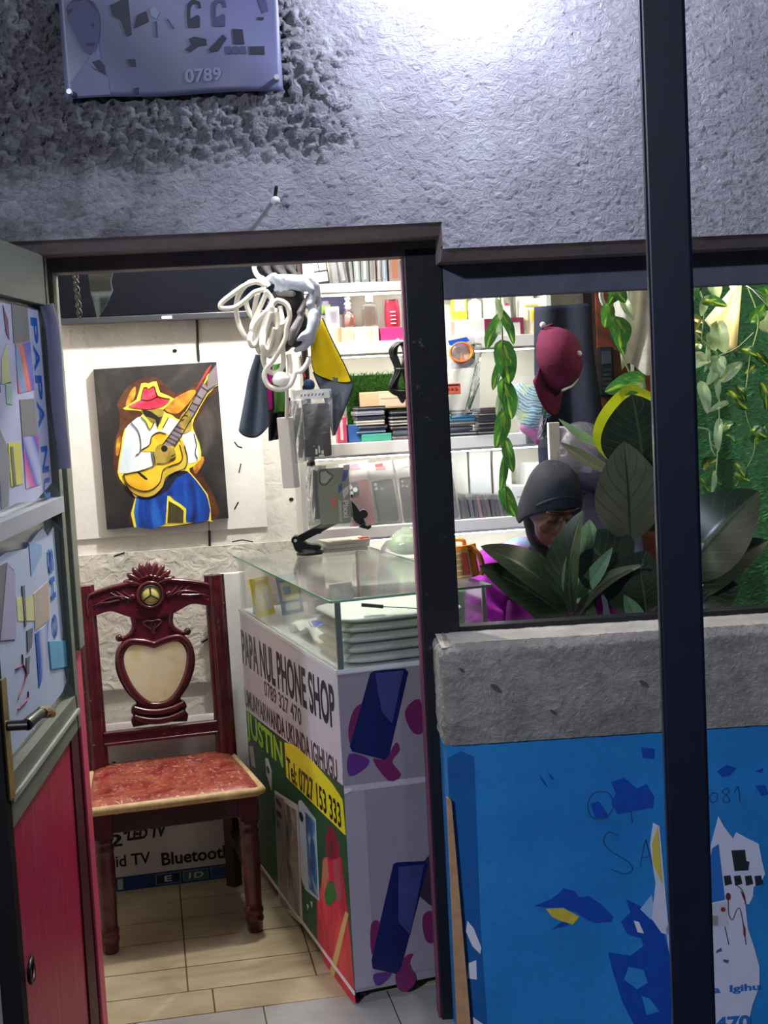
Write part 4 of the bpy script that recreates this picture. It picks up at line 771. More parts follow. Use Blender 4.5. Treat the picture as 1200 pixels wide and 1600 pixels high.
labs = ['white notepad lowest in the stack on the counter behind the phone holder', 'white notepad in the middle of the stack behind the phone holder', 'white notepad with orange corner topmost of the stack behind the phone holder']
p = atz(540, 862, ZT)
for k in range(3):
    t = thing('notepad', labs[k], 'notepad', (p.x-.012+.004*k, p.y+.05, ZT+.0125*k), rC+R_(-3+3*k), 'notepads on the counter'); g = G(); g.box((-.075, -.05, 0), (.075, .05, .0118), M(['d9d8d4', 'e4e2dc', 'dfddd6'][k], .6)); g.build('pages', t, bev=.002)
    if k == 2: g = G(); g.box((.04, -.046, .0118), (.07, -.02, .016), M('f05a32', .5)); g.box((-.06, -.046, .0118), (.01, -.03, .013), M('d8c06a', .5)); g.build('cover_print', t)
p = atz(632, 866, ZT); t = thing('plastic_food_bag', 'knotted clear plastic bag with green leaves on the counter top', 'plastic bag', (p.x+.01, p.y, ZT), 0)
g = G(); g.sph((0, 0, .03), (.065, .05, .032), M('6fae4a', .5, var=.2, vs=60, bump=.6), 20, 12); g.build('greens', t)
g = G(); g.grid(lambda u, v: Vector(((.088-.075*v**1.6)*math.cos(2*math.pi*u)*(1+.06*math.sin(10*math.pi*u)), (.07-.058*v**1.6)*math.sin(2*math.pi*u)*(1+.06*math.sin(10*math.pi*u)), .002+.085*v)), 40, 10, film('bag_film', 'f6f8f4', .2, .22, .1, 'ffffff', .5), True, True); g.build('bag', t)
p = atz(748, 906, ZT); t = thing('plastic_case', 'orange plastic case with rounded handle on the counter beside the person', 'case', (p.x-.04, p.y+.04, ZT+.002), R_(-28)); OR = M('f0951e', .35, var=.05); 
t.rotation_euler[1] = R_(-8); t.scale = (.74,)*3
g = G(); g.box((-.055, -.03, 0), (.055, -.026, .105), M('e7c9a0', .4, var=.06)); g.box((-.055, .026, 0), (.055, .03, .105), OR); g.box((-.055, -.03, 0), (-.051, .03, .105), OR); g.box((.051, -.03, 0), (.055, .03, .105), OR); g.box((-.055, -.03, 0), (.055, .03, .004), OR); g.build('body', t)
g = G(); g.prism(rrect(-.062, -.036, .062, .036, .01), XY, .10, .118, OR); g.tube([(-.03, 0, .118), (-.028, 0, .135), (0, 0, .142), (.028, 0, .135), (.03, 0, .118)], .007, OR, n=10, sub=5); g.build('lid', t)
g = G()
for k in range(4): g.box((-.046, -.034, .012+.021*k), (.02, -.029, .027+.021*k), M('b08a4c', .5, var=.15))
g.box((.024, -.034, .012), (.046, -.029, .092), M('c2452c', .5)); g.build('window', t)
g = G(); g.tube([(.06, -.01, .11), (.085, -.01, .075), (.09, -.01, .03), (.08, -.01, .004)], .010, OR, n=10, sub=5); g.build('strap', t)
# ================================================================== SHELF UNIT
SHW = M('dedddb', .45, var=.03)
uL = SH.uv(474, 760)[0]; uR = SH.uv(866, 690)[0]
def zs(x, y): return SH.uv(x, y)[1]
ST = [zs(575, 441), zs(565, 534), zs(590, 690), zs(587, 822)]; SB = [zs(575, 455), zs(565, 553), zs(590, 709), zs(587, 840)]
t = thing('shelf_unit', 'white wall shelf unit crowded with phone accessories behind the counter', 'shelf', SH.w((uL+uR)/2, 0, 0), rRW); shelf = t; hw = (uR-uL)/2
g = G(); g.box((-hw, .172, .98), (hw, .176, 2.40), M('e6e3d6', .5, var=.03)); g.build('back_panel', t)
for sx in (-1, 1): g = G(); g.box((sx*hw-.009, .0, .0), (sx*hw+.009, .172, 2.40), SHW); g.build('side_panel', t, bev=.001)
for a, b in zip(ST+[2.30], SB+[2.28]): g = G(); g.box((-hw+.009, .0, b), (hw-.009, .172, a), SHW); g.build('shelf_board', t, bev=.002)
g = G(); g.box((-hw+.009, .0, .90), (hw-.009, .172, .92), SHW); g.build('shelf_board', t, bev=.002)
for b in SB[1:]+[SB[0]]:
    s_ = thing('led_strip', ['white LED strip glowing under the second shelf from the top', 'white LED strip glowing under the third shelf from the top', 'white LED strip glowing under the lowest shelf', 'white LED strip glowing under the topmost shelf'][SB.index(b)-1], 'led strip', SH.w((uL+uR)/2, .012, b-.004), rRW, 'shelf LED strips')
    g = G(); g.box((-hw+.02, -.006, -.004), (hw-.02, .006, .004), M('e8e8e8', .4, var=0)); g.build('channel', s_)
    mt, nt, p_ = newmat('led_glow'); p_.inputs['Emission Color'].default_value = (*LED_COL, 1); p_.inputs['Emission Strength'].default_value = LED_E
    g = G(); g.box((-hw+.025, -.004, -.007), (hw-.025, .004, -.004), mt); g.build('diffuser', s_)
def put(x0, x1, y0, y1, dep=.05, sh=None):
    P = SH.back(dep); ym = (y0+y1)/2; xm = (x0+x1)/2
    u0 = P.uv(x0, ym)[0]; u1 = P.uv(x1, ym)[0]; z0 = P.uv(xm, y1)[1]; z1 = P.uv(xm, y0)[1]
    if sh is not None: z0 = ST[sh]+.0012
    return SH.w((u0+u1)/2, dep, z0), u1-u0, max(.008, z1-z0)
def boxthing(name, label, cat, x0, x1, y0, y1, col, dep=.05, d=.06, sh=None, group=None, deco=(), rough=.5, tilt=0, bev=.002, yaw=0, z=None):
    'a box on a shelf seen at those edges; deco: (u0,v0,u1,v1,colour) as fractions of its front'
    p, w_, h_ = put(x0, x1, y0, y1, dep, sh)
    if z is not None: p.z = z
    t = thing(name, label, cat, p, rRW+R_(yaw), group); g = G(); g.box((-w_/2, 0, 0), (w_/2, d, h_), M(col, rough, var=.05) if isinstance(col, str) else col); g.build('carton' if name.endswith('box') else 'body', t, bev=bev)
    if deco:
        g = G()
        for k, (a, b, c, e, hc) in enumerate(deco): g.prism(rrect((a-.5)*w_, b*h_, (c-.5)*w_, e*h_, min(.003, .2*min(abs(c-a)*w_, abs(e-b)*h_))), XZ, -.0012-.0004*k, 0, M(hc, .4, var=.04) if isinstance(hc, str) else hc)
        g.build('print', t)
    if tilt: t.rotation_euler[1] = R_(tilt)
    return t
PF1 = film('pack_film', 'fbfcfd', .22, .10, .12, 'ffffff', .4)
# --- top shelf: packeted cases standing on edge, tops cut by the lintel
g_ = 'packed cases on the top shelf'
boxthing('accessory_box', 'white box with black outlines leaning at the left end of the top shelf', 'box', 492, 514, 395, 442, 'dfe8ec', .02, .05, 0, deco=[(.0,.0,1,.08,'1a1d24'),(.0,.4,1,.44,'1a1d24'),(.35,.44,.4,1,'1a1d24'),(.93,.0,1,1,'1a1d24')], tilt=-6)
for x0, x1, c1, c2, lab, tl in ((518, 528, 'e9eaea', 'cfd3d6', 'white packeted case right of the black-lined box on the top shelf', -4), (529, 543, '55486e', 'd5d8dc', 'clear packet with a purple-black case leaning on the top shelf', -8), (546, 551, '8f9697', 'b9bfc0', 'grey thin packet right of the purple-black packet on the top shelf', -3),
    (552, 562, 'a9c9bd', 'c9ddd5', 'mint green packet on the top shelf', 0), (563, 575, '8b9a9c', 'b0bdc0', 'grey-teal packet right of the mint green one on the top shelf', 1), (577, 586, 'b9b5a9', '77756f', 'beige packet with dark stripe on the top shelf', 0), (588, 595, 'a08d93', 'c9bcc2', 'mauve packet on the top shelf', 1), (596, 604, 'b9cdf0', '8fa9e0', 'light blue packet on the top shelf', 0), (607, 626, 'b9785a', 'a5664a', 'wide orange-brown packet at the right of the top shelf by the door post', 0)):
    p, w_, h_ = put(x0, x1, 372, 442, .03, 0); t = thing('case_packet', lab, 'packet', p, rRW, g_); t.rotation_euler[1] = R_(tl)
    g = G(); g.box((-w_/2+.001, .003, .002), (w_/2-.001, .075, h_*.92), M(c1, .4, var=.1)); g.box((-w_/4, .0, .01), (w_/5, .004, h_*.7), M(c2, .35)); g.build('case', t, bev=.002)
    g = G(); g.box((-w_/2, 0, 0), (w_/2, .08, h_), PF1); g.build('sleeve', t)
for x0, x1, c1, lab in ((700, 725, 'dfe3e6', 'white packet left in the window on the top shelf'), (742, 775, '6d7d80', 'slate packet in the window on the top shelf'), (800, 836, '7f9a94', 'grey-green packet right in the window on the top shelf')):
    p, w_, h_ = put(x0, x1, 380, 425, .05, 0); t = thing('case_packet', lab, 'packet', p, rRW, g_); g = G(); g.box((-w_/2+.001, .003, .002), (w_/2-.001, .05, h_*.92), M(c1, .4, var=.1)); g.build('case', t); g = G(); g.box((-w_/2, 0, 0), (w_/2, .055, h_), PF1); g.build('sleeve', t)
# --- second shelf
boxthing('accessory_box', 'purple and green box standing at the back of the second shelf', 'box', 500, 549, 464, 534, '4a4a78', .13, .03, 1, deco=[(.0,.66,.35,.85,'9fd44a'),(.1,.82,.3,.92,'b9a9d0'),(.0,.0,1,.62,'c9c5cc')])
boxthing('phone_case', 'white framed case with grey centre leaning beside the pink perfume', 'phone case', 510, 531, 479, 532, 'e9eaec', .09, .02, 1, deco=[(.22,.12,.9,.9,'a9a6b4'),(.35,.55,.75,.85,'8f8c9c'),(.3,.1,.75,.3,'b9b0bd')])
boxthing('perfume_box', 'long beige carton under the perfume bottles on the second shelf', 'box', 527, 592, 511, 534, 'e0bfa2', .02, .09, 1, deco=[(.03,.0,.1,1,'d99c7a'),(.28,.1,.33,1,'cfa98c'),(.8,.1,.83,.9,'cfa98c'),(.38,.2,.4,.6,'b98a6a')])
zb = put(527, 592, 511, 534, .02, 1); zb = zb[0].z+zb[2]+.001
def perfume(lab, x0, x1, y0, liq, cap, shape):
    p, w_, h_ = put(x0, x1, y0, 508, .045); p.z = zb; t = thing('perfume_bottle', lab, 'perfume bottle', p, rRW, 'perfume bottles on the second shelf'); gl = film('bottle_glass_'+liq, 'f4f6f6', .25, .05)
    if shape: # swirled decanter
        g = G(); g.lathe([(.012, .004), (w_*.30, .004), (w_*.34, .02), (w_*.30, h_*.38), (.012, h_*.42)], M(liq, .15, var=.08), 24, (.006, .02, 0)); g.build('perfume', t)
        g = G(); g.lathe([(w_*.40, 0), (w_*.43, .01), (w_*.40, h_*.38), (.012, h_*.52), (.008, h_*.58)], gl, 24, (0, .02, 0)); g.build('bottle', t)
        g = G(); g.lathe([(.008, h_*.56), (.013, h_*.62), (.008, h_*.68), (.015, h_*.74), (.007, h_*.80), (.010, h_*.86), (.012, h_*.92), (.004, h_)], M(cap, .2, .3), 18, (0, .02, 0)); g.build('stopper', t)
    else:
        g = G(); g.prism(rrect(-w_*.40, .006, w_*.40, h_*.60, .008), XZ, .004, .034, M(liq, .12, var=.1)); g.build('perfume', t)
        g = G(); g.prism(rrect(-w_/2, 0, w_/2, h_*.70, .01), XZ, 0, .038, gl); g.build('bottle', t, bev=.002)
        g = G(); g.cyl((0, .019, h_*.69), (0, .019, h_*.74), .009, M('d8d8d8', .3, .5)); g.prism(rrect(-w_*.26, h_*.73, w_*.26, h_, .004), XZ, .006, .032, M(cap, .25)); g.build('cap', t, bev=.002)
perfume('pink perfume decanter with spiral stopper on the beige carton', 533, 557, 457, 'e0705e', 'd8cfd2', 1); perfume('square gold perfume bottle with silver cap on the beige carton', 567, 589, 455, 'f0b468', 'd3d8da', 0)
boxthing('gift_box', 'flat magenta box on the second shelf beside the door post', 'box', 595, 636, 511, 534, 'a02b6e', .02, .08, 1)
p, w_, h_ = put(602, 627, 467, 510, .045); zb2 = put(595, 636, 511, 534, .02, 1); p.z = zb2[0].z+zb2[2]+.001
t = thing('body_spray', 'maroon tapered flask with white lettering standing on the magenta box', 'flask', p, rRW); g = G(); g.grid(lambda u, v: Vector(((w_*.46-.1*w_*(v-.2)**2+.03*w_*math.sin(3*v))*math.cos(2*math.pi*u), .02+.016*math.sin(2*math.pi*u), h_*v)), 24, 8, M('8e2036', .3, var=.06), True, True); g.lathe([(.003, h_*1.0), (w_*.40, h_*.999)], M('6e1528', .35), 24, (0, .02, 0)); g.build('bottle', t)
g = G()
for k in range(4): g.box((-w_*.18, -.0005, h_*(.12+.14*k)), (w_*.14, .0045, h_*(.16+.14*k)), M('e3c9cc', .4, var=0))
g.build('lettering', t)
boxthing('accessory_box', 'grey box behind the maroon flask on the second shelf', 'box', 618, 640, 466, 534, 'b9bcbd', .13, .03, 1)
# bottles in the window half of the second shelf, on boxes
boxthing('storage_box', 'long pale box beneath the bottles, left in the window on the second shelf', 'box', 696, 762, 499, 530, 'd3d4d2', .02, .10, 1, deco=[(.12,.1,.2,.9,'e3b5a5')])
p, w_, h_ = put(757, 818, 497, 528, .02, 1); t = thing('picture_frame', 'burgundy framed box under the small bottles on the second shelf', 'frame', p, rRW); g = G(); g.box((-w_/2, 0, 0), (w_/2, .1, h_), M('d6d5d4', .5)); g.build('body', t)
g = G(); BUR = M('7a2248', .4, var=.06); g.box((-w_/2, -.004, h_*.78), (w_/2, .0, h_), BUR); g.box((w_/2-.012, -.004, 0), (w_/2, 0, h_*.78), BUR); g.box((-w_/2, -.004, .1*h_), (-w_*.12, 0, h_*.78), BUR); g.build('frame', t); zfr = p.z+h_+.001
p, w_, h_ = put(696, 762, 499, 530, .02, 1); zbx = p.z+h_+.001
def bottle(lab, x0, x1, y0, body, cap, prof, name='bottle', zz=None, deco=None, cat='bottle'):
    p, w_, h_ = put(x0, x1, y0, 498, .05); p.z = zz if zz else zbx; t = thing(name, lab, cat, p, rRW, 'bottles on the second shelf'); r = w_/2
    Q = Matrix.Diagonal((1, .7, 1))
    g = G(); g.lathe([(r*a, h_*b) for a, b in prof], M(body, .3, var=.05), 24, (0, .022, 0), Q); g.build('bottle', t)
    c = prof[-1]; g = G(); g.lathe([(r*cap[1], h_*c[1]), (r*cap[1], h_)], M(cap[0], .35), 20, (0, .022, 0), Q); g.build('cap', t)
    if deco: g = G(); dp = .022-r*.7*.99; g.grid(lambda u, v: Vector((r*.97*math.sin((u-.5)*2.0), .022-r*.7*1.02*math.cos((u-.5)*2.0), h_*(.22+.46*v))), 12, 4, M(deco, .4, var=.15, vs=40)); g.build('label_patch', t)
bottle('tall yellow bottle with grey crest label, leftmost in the window', 706, 731, 436, 'd8d13a', ('e9e6a0', .35), [(.9, 0), (1, .03), (1, .62), (.75, .8), (.35, .88), (.35, .9)], deco='a9aeb0')
bottle('stout white lotion bottle right of the yellow bottle', 733, 754, 455, 'e3e4d2', ('eceded', .42), [(.95, 0), (1, .05), (1, .6), (.8, .68), (.5, .7)])
bottle('white perfume bottle with silver pump behind the vine', 757, 776, 444, 'e8e9ee', ('c6c9cc', .3), [(.95, 0), (1, .03), (1, .7), (.95, .74), (.3, .75)], zz=zfr)
bottle('small beige bottle right of the white pump bottle', 778, 790, 456, 'e3d5b9', ('d9cbb0', .5), [(.9, 0), (1, .3), (.9, .7), (.5, .8)], zz=zfr)
bottle('small white jar with dark red top on the burgundy frame', 791, 800, 474, 'e3e4e6', ('8a2a3c', .7), [(.95, 0), (1, .3), (1, .75), (.8, .8)], zz=zfr)
boxthing('accessory_box', 'white carton standing behind the bottles on the second shelf', 'box', 806, 834, 440, 498, 'd9d8cf', .10, .04, None, z=zfr, deco=[(.1,.5,.9,.53,'b9b8ae')])
boxthing('earphone_box', 'pale card box with round yellow emblem right of the burgundy frame', 'box', 818, 852, 466, 522, 'd8cfc2', .03, .06, 1, deco=[(.1,.78,.7,.83,'e8b53c'),(.35,.35,.75,.68,'f2cf2a'),(.42,.42,.68,.6,'e0b020'),(.4,.08,.8,.22,'f0d060'),(.1,.1,.2,.7,'e6d9b0')])
boxthing('storage_box', 'white box low on the second shelf under the yellow bottle', 'box', 694, 707, 476, 530, 'e3e5e6', .10, .05, 1, deco=[(.3,.1,.9,.5,'e3a894')])
# --- third shelf: turf strip, stacks of phones and wallets
g = G(); n_ = 7000; TG = M('3f8a34', .7, var=.2, vs=30); TG2 = M('6fae3f', .7, var=.15)
a = SH.back(.15); ua = a.uv(543, 640)[0]; ub = a.uv(660, 640)[0]; za = ST[2]+.002; zb = a.uv(590, 583)[1]
g.box((ua, .155, za), (ub, .168, zb-.005), M('24551f', .8))
xs = RNG.uniform(ua, ub, n_); zz = RNG.uniform(za, zb, n_)
for i in range(n_):
    x, z = xs[i], zz[i]; dx, dz = random.uniform(-.012, .012), random.uniform(-.004, .014); y = .155-random.uniform(.008, .02)
    g.add([(x-.0012, .156, z), (x+.0012, .156, z), (x+dx, y, z+dz)], [(0, 1, 2)], TG if random.random() < .6 else TG2)
o = g.build('turf_strip', None, SH.p, rRW); tag(o, 'strip of artificial green turf lining the back of the third shelf', 'turf', kind='stuff')
boxthing('cardboard_box', 'opened brown cardboard box lying on the stacks of the third shelf', 'box', 563, 634, 621, 648, 'bf9c7c', .06, .08, None, deco=[(.42,.1,.98,.9,'cbb19a'),(.46,.55,.9,.62,'a58a70')], z=zs(590, 645)+.012, yaw=-8)
def stack(x0, x1, ytop, ybot, cols, lab, dep, group, name='phone', cat='phone', d=.09, z0=None):
    n = len(cols); p, w_, h_ = put(x0, x1, ytop, ybot, dep, 2)
    if z0: p.z = z0
    hh = h_/n; out = []
    for k, (c_, l) in enumerate(zip(cols, lab)):
        jx = random.uniform(-.006, .006); t = thing(name, l, cat, p+Vector((jx, random.uniform(0, .008), hh*k)), rRW+R_(random.uniform(-4, 4)), group)
        g = G(); g.prism(rrect(-w_/2, 0, w_/2, d, .006), XY, hh*.86, 0, M(c_, .3, var=.06)); g.build('body', t, bev=.0015)
        g = G(); g.prism(rrect(-w_/2-.001, -.001, w_/2+.001, d+.001, .006), XY, hh*.58, hh*.34, M(['c9ccd2', '8f94a0', 'b9b3a6', '55586a'][k % 4], .25, .5)); g.build('rim', t)
    return p.z+h_
L4 = lambda what, pos: [f'{a} {what} {pos}' for a in ('lowest', 'second from bottom', 'third from bottom', 'fourth from bottom', 'fifth from bottom', 'topmost')]
stack(558, 603, 645, 678, ['1c3a66', '2a2d36', 'd6d2c6', '3a3d4a', '8f93b0', '2a2a30'], ['lowest blue-edged phone in the left stack on the third shelf', 'dark phone second from bottom in the left stack on the third shelf', 'cream-edged phone in the middle of the left stack on the third shelf', 'charcoal phone fourth from bottom in the left stack on the third shelf', 'lilac-grey phone just under the top of the left stack on the third shelf', 'black phone topmost in the left stack on the third shelf'], .03, 'stacked phones on the third shelf', z0=ST[2]+.026)
boxthing('wallet_case', 'teal flat wallet case under the left phone stack on the third shelf', 'wallet case', 566, 612, 678, 690, '3f9a84', .02, .09, 2)
boxthing('accessory_box', 'blue upright box left of the phone stacks on the third shelf', 'box', 545, 564, 664, 690, '2f5a9a', .04, .07, 2)
boxthing('accessory_box', 'pink and white striped packet at the left end of the third shelf', 'box', 527, 542, 652, 691, 'c9486a', .05, .05, 2, deco=[(.3,.1,.6,.9,'ecd5da')])
stack(613, 650, 640, 688, ['6a5a62', '54606a', '2f3038', 'cfcabb', '24262e', '1e2026'], ['mauve phone lowest in the stack beside the door post on the third shelf', 'slate phone second from bottom in the stack beside the door post', 'black phone third from bottom in the stack beside the door post', 'cream tablet fourth from bottom in the stack beside the door post', 'dark tablet fifth from bottom in the stack beside the door post', 'black tablet topmost in the stack beside the door post'], .02, 'stacked phones beside the post', d=.12)
stack(700, 742, 640, 680, ['23252e', '3f434e', '4d5260', '2f8fd0', '23252e'], ['black wallet case lowest in the left window stack', 'charcoal wallet case with clear rim in the left window stack', 'grey wallet case under the bright blue one in the window', 'bright blue wallet case in the left window stack', 'black wallet case on top of the bright blue one'], .02, 'stacked wallet cases in the window', 'wallet_case', 'wallet case')
stack(748, 790, 636, 684, ['2a2730', '3a343c', '241f28', '4a3f48', '2a2730', '5a4048'], ['black wallet case lowest in the right window stack behind the vine', 'dark brown wallet case second from bottom behind the vine', 'black wallet case third from bottom behind the vine', 'grey-brown wallet case fourth from bottom behind the vine', 'black wallet case fifth from bottom behind the vine', 'maroon wallet case topmost behind the vine'], .02, 'stacked wallet cases behind the vine', 'wallet_case', 'wallet case')
# black cable coil hanging from the second shelf
p = at(622, 536, SH.w(0, 0, 0).y-.035); t = thing('cable_coil', 'coiled black charging cable hanging from the second shelf by the door post', 'cable', p, rRW); CB1 = M('0f1014', .3, var=.08)
g = G()
for k in range(7):
    w1 = .012+.004*k; h1 = .17-.006*k; ox = random.uniform(-.012, .012)
    g.tube([(ox, -.01-.003*k, .0), (ox+w1, -.012-.003*k, -.03), (ox+w1*.4, -.012-.004*k, -.09), (ox+w1*1.3, -.01-.003*k, -.15), (ox, -.01-.002*k, -h1-.03), (ox-w1*1.3, -.01-.003*k, -.15), (ox-w1*.4, -.012-.003*k, -.09), (ox-w1, -.012-.002*k, -.03)], .0042, CB1, n=8, closed=True, sub=5)
g.tube([(.03, -.01, -.01), (.05, -.02, -.06), (.03, -.02, -.12), (.05, -.02, -.10)], .004, CB1, n=8, sub=5); g.build('coil', t)
g = G(); g.tube([(-.02, -.02, -.085), (0, -.034, -.088), (.02, -.02, -.085), (0, -.004, -.083)], .004, M('2a2a2e', .4), n=6, closed=True, sub=4); g.build('tie', t)
g = G(); g.tube([(0, .03, .012), (0, -.01, .012), (0, -.016, .0), (0, -.008, -.008)], .003, ALU, n=8, sub=3); g.build('hook', t)
# --- fourth shelf: phone cases in blister cards
def blister(lab, x0, x1, y0, case, dep, tilt, cam, group='phone cases in packets on the lowest shelf', extra=None, ybot=822, hdr='e8e6de'):
    p, w_, h_ = put(x0, x1, y0, ybot, dep, 3); t = thing('phone_case', lab, 'phone case', p, rRW, group); t.rotation_euler[1] = R_(tilt); t.rotation_euler[0] = R_(-9)
    g = G(); g.prism(rrect(-w_/2, .004, w_/2, h_, w_*.14, 5), XZ, 0, .011, M(case, .3, var=.08)); g.build('case', t, bev=.002)
    g = G()
    if cam == 3:
        g.prism(rrect(-w_/2, h_*.64, w_*.02, h_*.98, w_*.12), XZ, -.003, 0, M('2c3040', .3))
        for cx, cz in ((-.32, .88), (-.32, .74), (-.13, .81)): g.cyl((cx*w_, -.007, cz*h_), (cx*w_, -.002, cz*h_), w_*.10, M('b9bcc4', .25), n=16)
    elif cam == 2:
        for cx, cz in ((-.3, .92), (-.3, .82), (-.05, .80)): g.cyl((cx*w_, -.004, cz*h_), (cx*w_, 0, cz*h_), w_*.07, M('a9b0b0', .25), n=14)
    elif cam == 1: g.prism(rrect(.05*w_, h_*.3, .3*w_, h_*.5, .004), XZ, -.002, 0, M('cfe03a', .4))
    if cam: g.build('camera_plate' if cam != 1 else 'price_patch', t)
    if hdr:
        g = G(); g.box((-w_*.6, .012, -.002), (w_*.6, .014, h_*1.42), M(hdr, .5, var=.04))
        if extra: g.box((-w_*.15, .008, h_*1.24), (w_*.2, .012, h_*1.38), M(extra, .5, var=0)); g.box((.0, .0075, h_*1.24), (w_*.3, .012, h_*1.3), M(extra, .5, var=0))
        g.build('backing_card', t)
        g = G(); g.box((-w_*.6, -.004, -.001), (w_*.6, -.0035, h_*1.3), PF1); g.build('blister', t)
    return t
blister('pink phone case with dark camera plate in a clear packet on the lowest shelf', 549, 587, 750, 'd86a78', .03, -6, 3, extra='e87a88')
blister('dark teal phone case in a packet with a red mark, right of the pink case', 588, 623, 749, '4d6a68', .035, -5, 2, extra='d8403c')
blister('grey phone case in a packet beside the door post on the lowest shelf', 630, 655, 745, '5c605f', .03, -3, 2, extra='e0a0a0')
blister('dark case with yellow-green sticker at the left edge of the window, lowest shelf', 690, 716, 738, '3f4c4a', .02, -4, 1)
cols = ['5c626c', '2f323c', '6a6f80', '3c4250', 'c98a8a', '4a3f48', '7a6470', '2d2c36', '4c4a58', '8c8a92', '2f3038', '6f7480']
names = ['grey', 'black', 'blue-grey', 'dark slate', 'rose', 'dark plum', 'mauve', 'blue-black', 'dim violet', 'silver-grey', 'coal black', 'pale slate']
for k, c_ in enumerate(cols):
    p, w_, h_ = put(722+k*6.6, 728+k*6.6, 778, 812, .03, 3); t = thing('packed_case', f'{names[k]} thin packet on edge in the row on the lowest shelf in the window', 'packet', p, rRW, 'row of thin packets on the lowest shelf'); t.rotation_euler[1] = R_(-7+random.uniform(-5, 3))
    g = G(); g.box((-w_*.42, .0, 0), (w_*.42, .08, h_*.93), M(c_, .4, var=.08)); g.build('case', t); g = G(); g.box((-w_*.48, -.004, 0), (w_*.48, .084, h_*1.2), PF1); g.build('sleeve', t)
WPK = ['ecebe2', 'e8e9e6', 'f0efe8']
for k, (x0, x1, y0) in enumerate(((700, 732, 700), (735, 768, 702), (772, 800, 705))):
    boxthing('blister_card', ['white blister card standing left behind the row of thin packets', 'white blister card standing in the middle behind the row of thin packets', 'white blister card standing right behind the row of thin packets'][k], 'card', x0, x1, y0, 812, WPK[k], .13, .012, 3, 'blister cards on the lowest shelf')
boxthing('storage_box', 'white plastic box at the right end of the lowest shelf behind the vine', 'box', 822, 852, 700, 745, 'dcdcd4', .04, .09, None, z=zs(840, 770))
boxthing('accessory_box', 'white box with dark opening at the right end of the lowest shelf', 'box', 800, 838, 758, 806, 'd9dad6', .05, .08, 3, deco=[(.25,.15,.8,.4,'22262a'),(.2,.6,.9,.64,'b0b0aa')])
# ================================================================== THINGS HANGING OVER THE COUNTER
YB = 4.20
def B(x, y, Y=YB): return at(x, y, Y)
def C4(cx, cy, Y=YB): return at(340+cx/5.333, 400+cy/5.333, Y)
p = B(470, 500, 4.30); t = thing('display_pole', 'dark slim pole hanging from the ceiling above the rear of the counter', 'pole', (p.x, p.y, 1.2), 0); PB = M('3a2c33', .35, .3, var=.1)
zl = B(476, 780, 4.30).z-1.2; g = G(); g.cyl((.01, 0, zl), (0, 0, 1.30), .011, PB, n=16); g.cyl((0, 0, 1.28), (0, 0, 1.30), .03, PB, n=20); g.build('tube', t)
def hk(z, n):
    g = G(); g.tube([(0, 0, z), (0, -.04, z+.002), (0, -.075, z+.001), (0, -.08, z+.014)], .003, PB, n=8, sub=3); g.build('hook', t)
for z in (B(470, 425, 4.3).z-1.2, B(470, 610, 4.3).z-1.2, B(470, 728, 4.3).z-1.2): hk(z, 0)
# extension lead: thick white cord in loops, plug, long white socket strip
o_ = C4(430, 300, 4.13); t = thing('extension_lead', 'white extension lead hanging in thick tangled loops from the pole', 'extension lead', o_, 0); WC1 = M('e4e4de', .4, var=.03)
g = G()
def lp(pts, Y=4.13, r=.0078, closed=False, dz=0):
    n = len(pts); g.tube([C4(x, y, Y+dz*math.sin(2.1*i))-o_ for i, (x, y) in enumerate(pts)], r, WC1, n=10, sub=6, closed=closed)
lp([(400,60),(340,40),(305,90),(330,160),(390,200),(430,250)], 4.13)
lp([(400,250),(330,215),(230,245),(120,320),(30,395),(40,435),(150,425),(240,360),(310,300),(400,275)], 4.10)
lp([(390,235),(280,215),(190,300),(155,420),(175,560),(225,660),(265,670),(305,560),(310,420),(345,300),(400,270)], 4.12, dz=.01)
lp([(400,290),(450,360),(440,430),(350,520),(290,620),(265,700),(300,750),(370,640),(445,510),(455,400)], 4.09, dz=.008)
lp([(235,370),(255,450),(310,530),(320,440)], 4.14)
lp([(430,420),(340,600),(330,740),(355,800),(400,690),(470,560),(480,440)], 4.11, dz=.01)
lp([(450,420),(380,600),(370,760),(420,815),(470,760),(500,620),(490,470)], 4.08, dz=.01)
lp([(410,300),(330,480),(285,600),(300,690),(360,720),(420,560),(440,420)], 4.10, dz=.006); lp([(450,470),(400,640),(380,740),(410,790),(450,700),(480,600)], 4.07, dz=.006); lp([(440,380),(420,620),(410,800),(450,830),(500,720),(540,560),(520,420)], 4.14, dz=.008)
lp([(465,400),(500,370),(575,405),(600,500),(575,600),(560,700),(470,860),(405,940),(390,1010),(430,1085),(520,1112),(600,1075),(635,1010),(650,970),(700,955),(745,900),(765,850)], 4.07)
lp([(380,770),(378,860),(410,940),(460,975),(520,955),(548,890),(545,810),(540,700)], 4.10)
lp([(460,430),(455,520),(500,575),(560,560),(600,500)], 4.09, .006)
lp([(590,820),(602,900),(600,980)], 4.10); lp([(575,1090),(578,1200),(575,1360)], 4.12, .006)
g.build('cord', t)
g = G(); q = C4(535, 1025, 4.08)-o_; g.lathe([(.02, -.022), (.028, -.014), (.028, .006), (.022, .016), (.010, .022)], M('dedede', .35, var=.02), 20, q, Matrix.Rotation(R_(25), 3, 'Y')); g.build('plug', t, bev=.001)
a = B(445, 652, 4.14)-o_; b = B(455, 762, 4.14)-o_; dv = (b-a).normalized(); Q = Matrix((Vector((1, 0, 0)), Vector((0, 1, 0)), dv)).transposed(); L_ = (b-a).length
Q = Q @ Matrix.Rotation(R_(-25), 3, 'Z'); M4 = Q.to_4x4(); M4.translation = a
g = G(); g.box((-.02, -.018, 0), (.022, .018, L_), M('e9ebf0', .35, var=.02), M4); g.build('socket_strip', t, bev=.003)
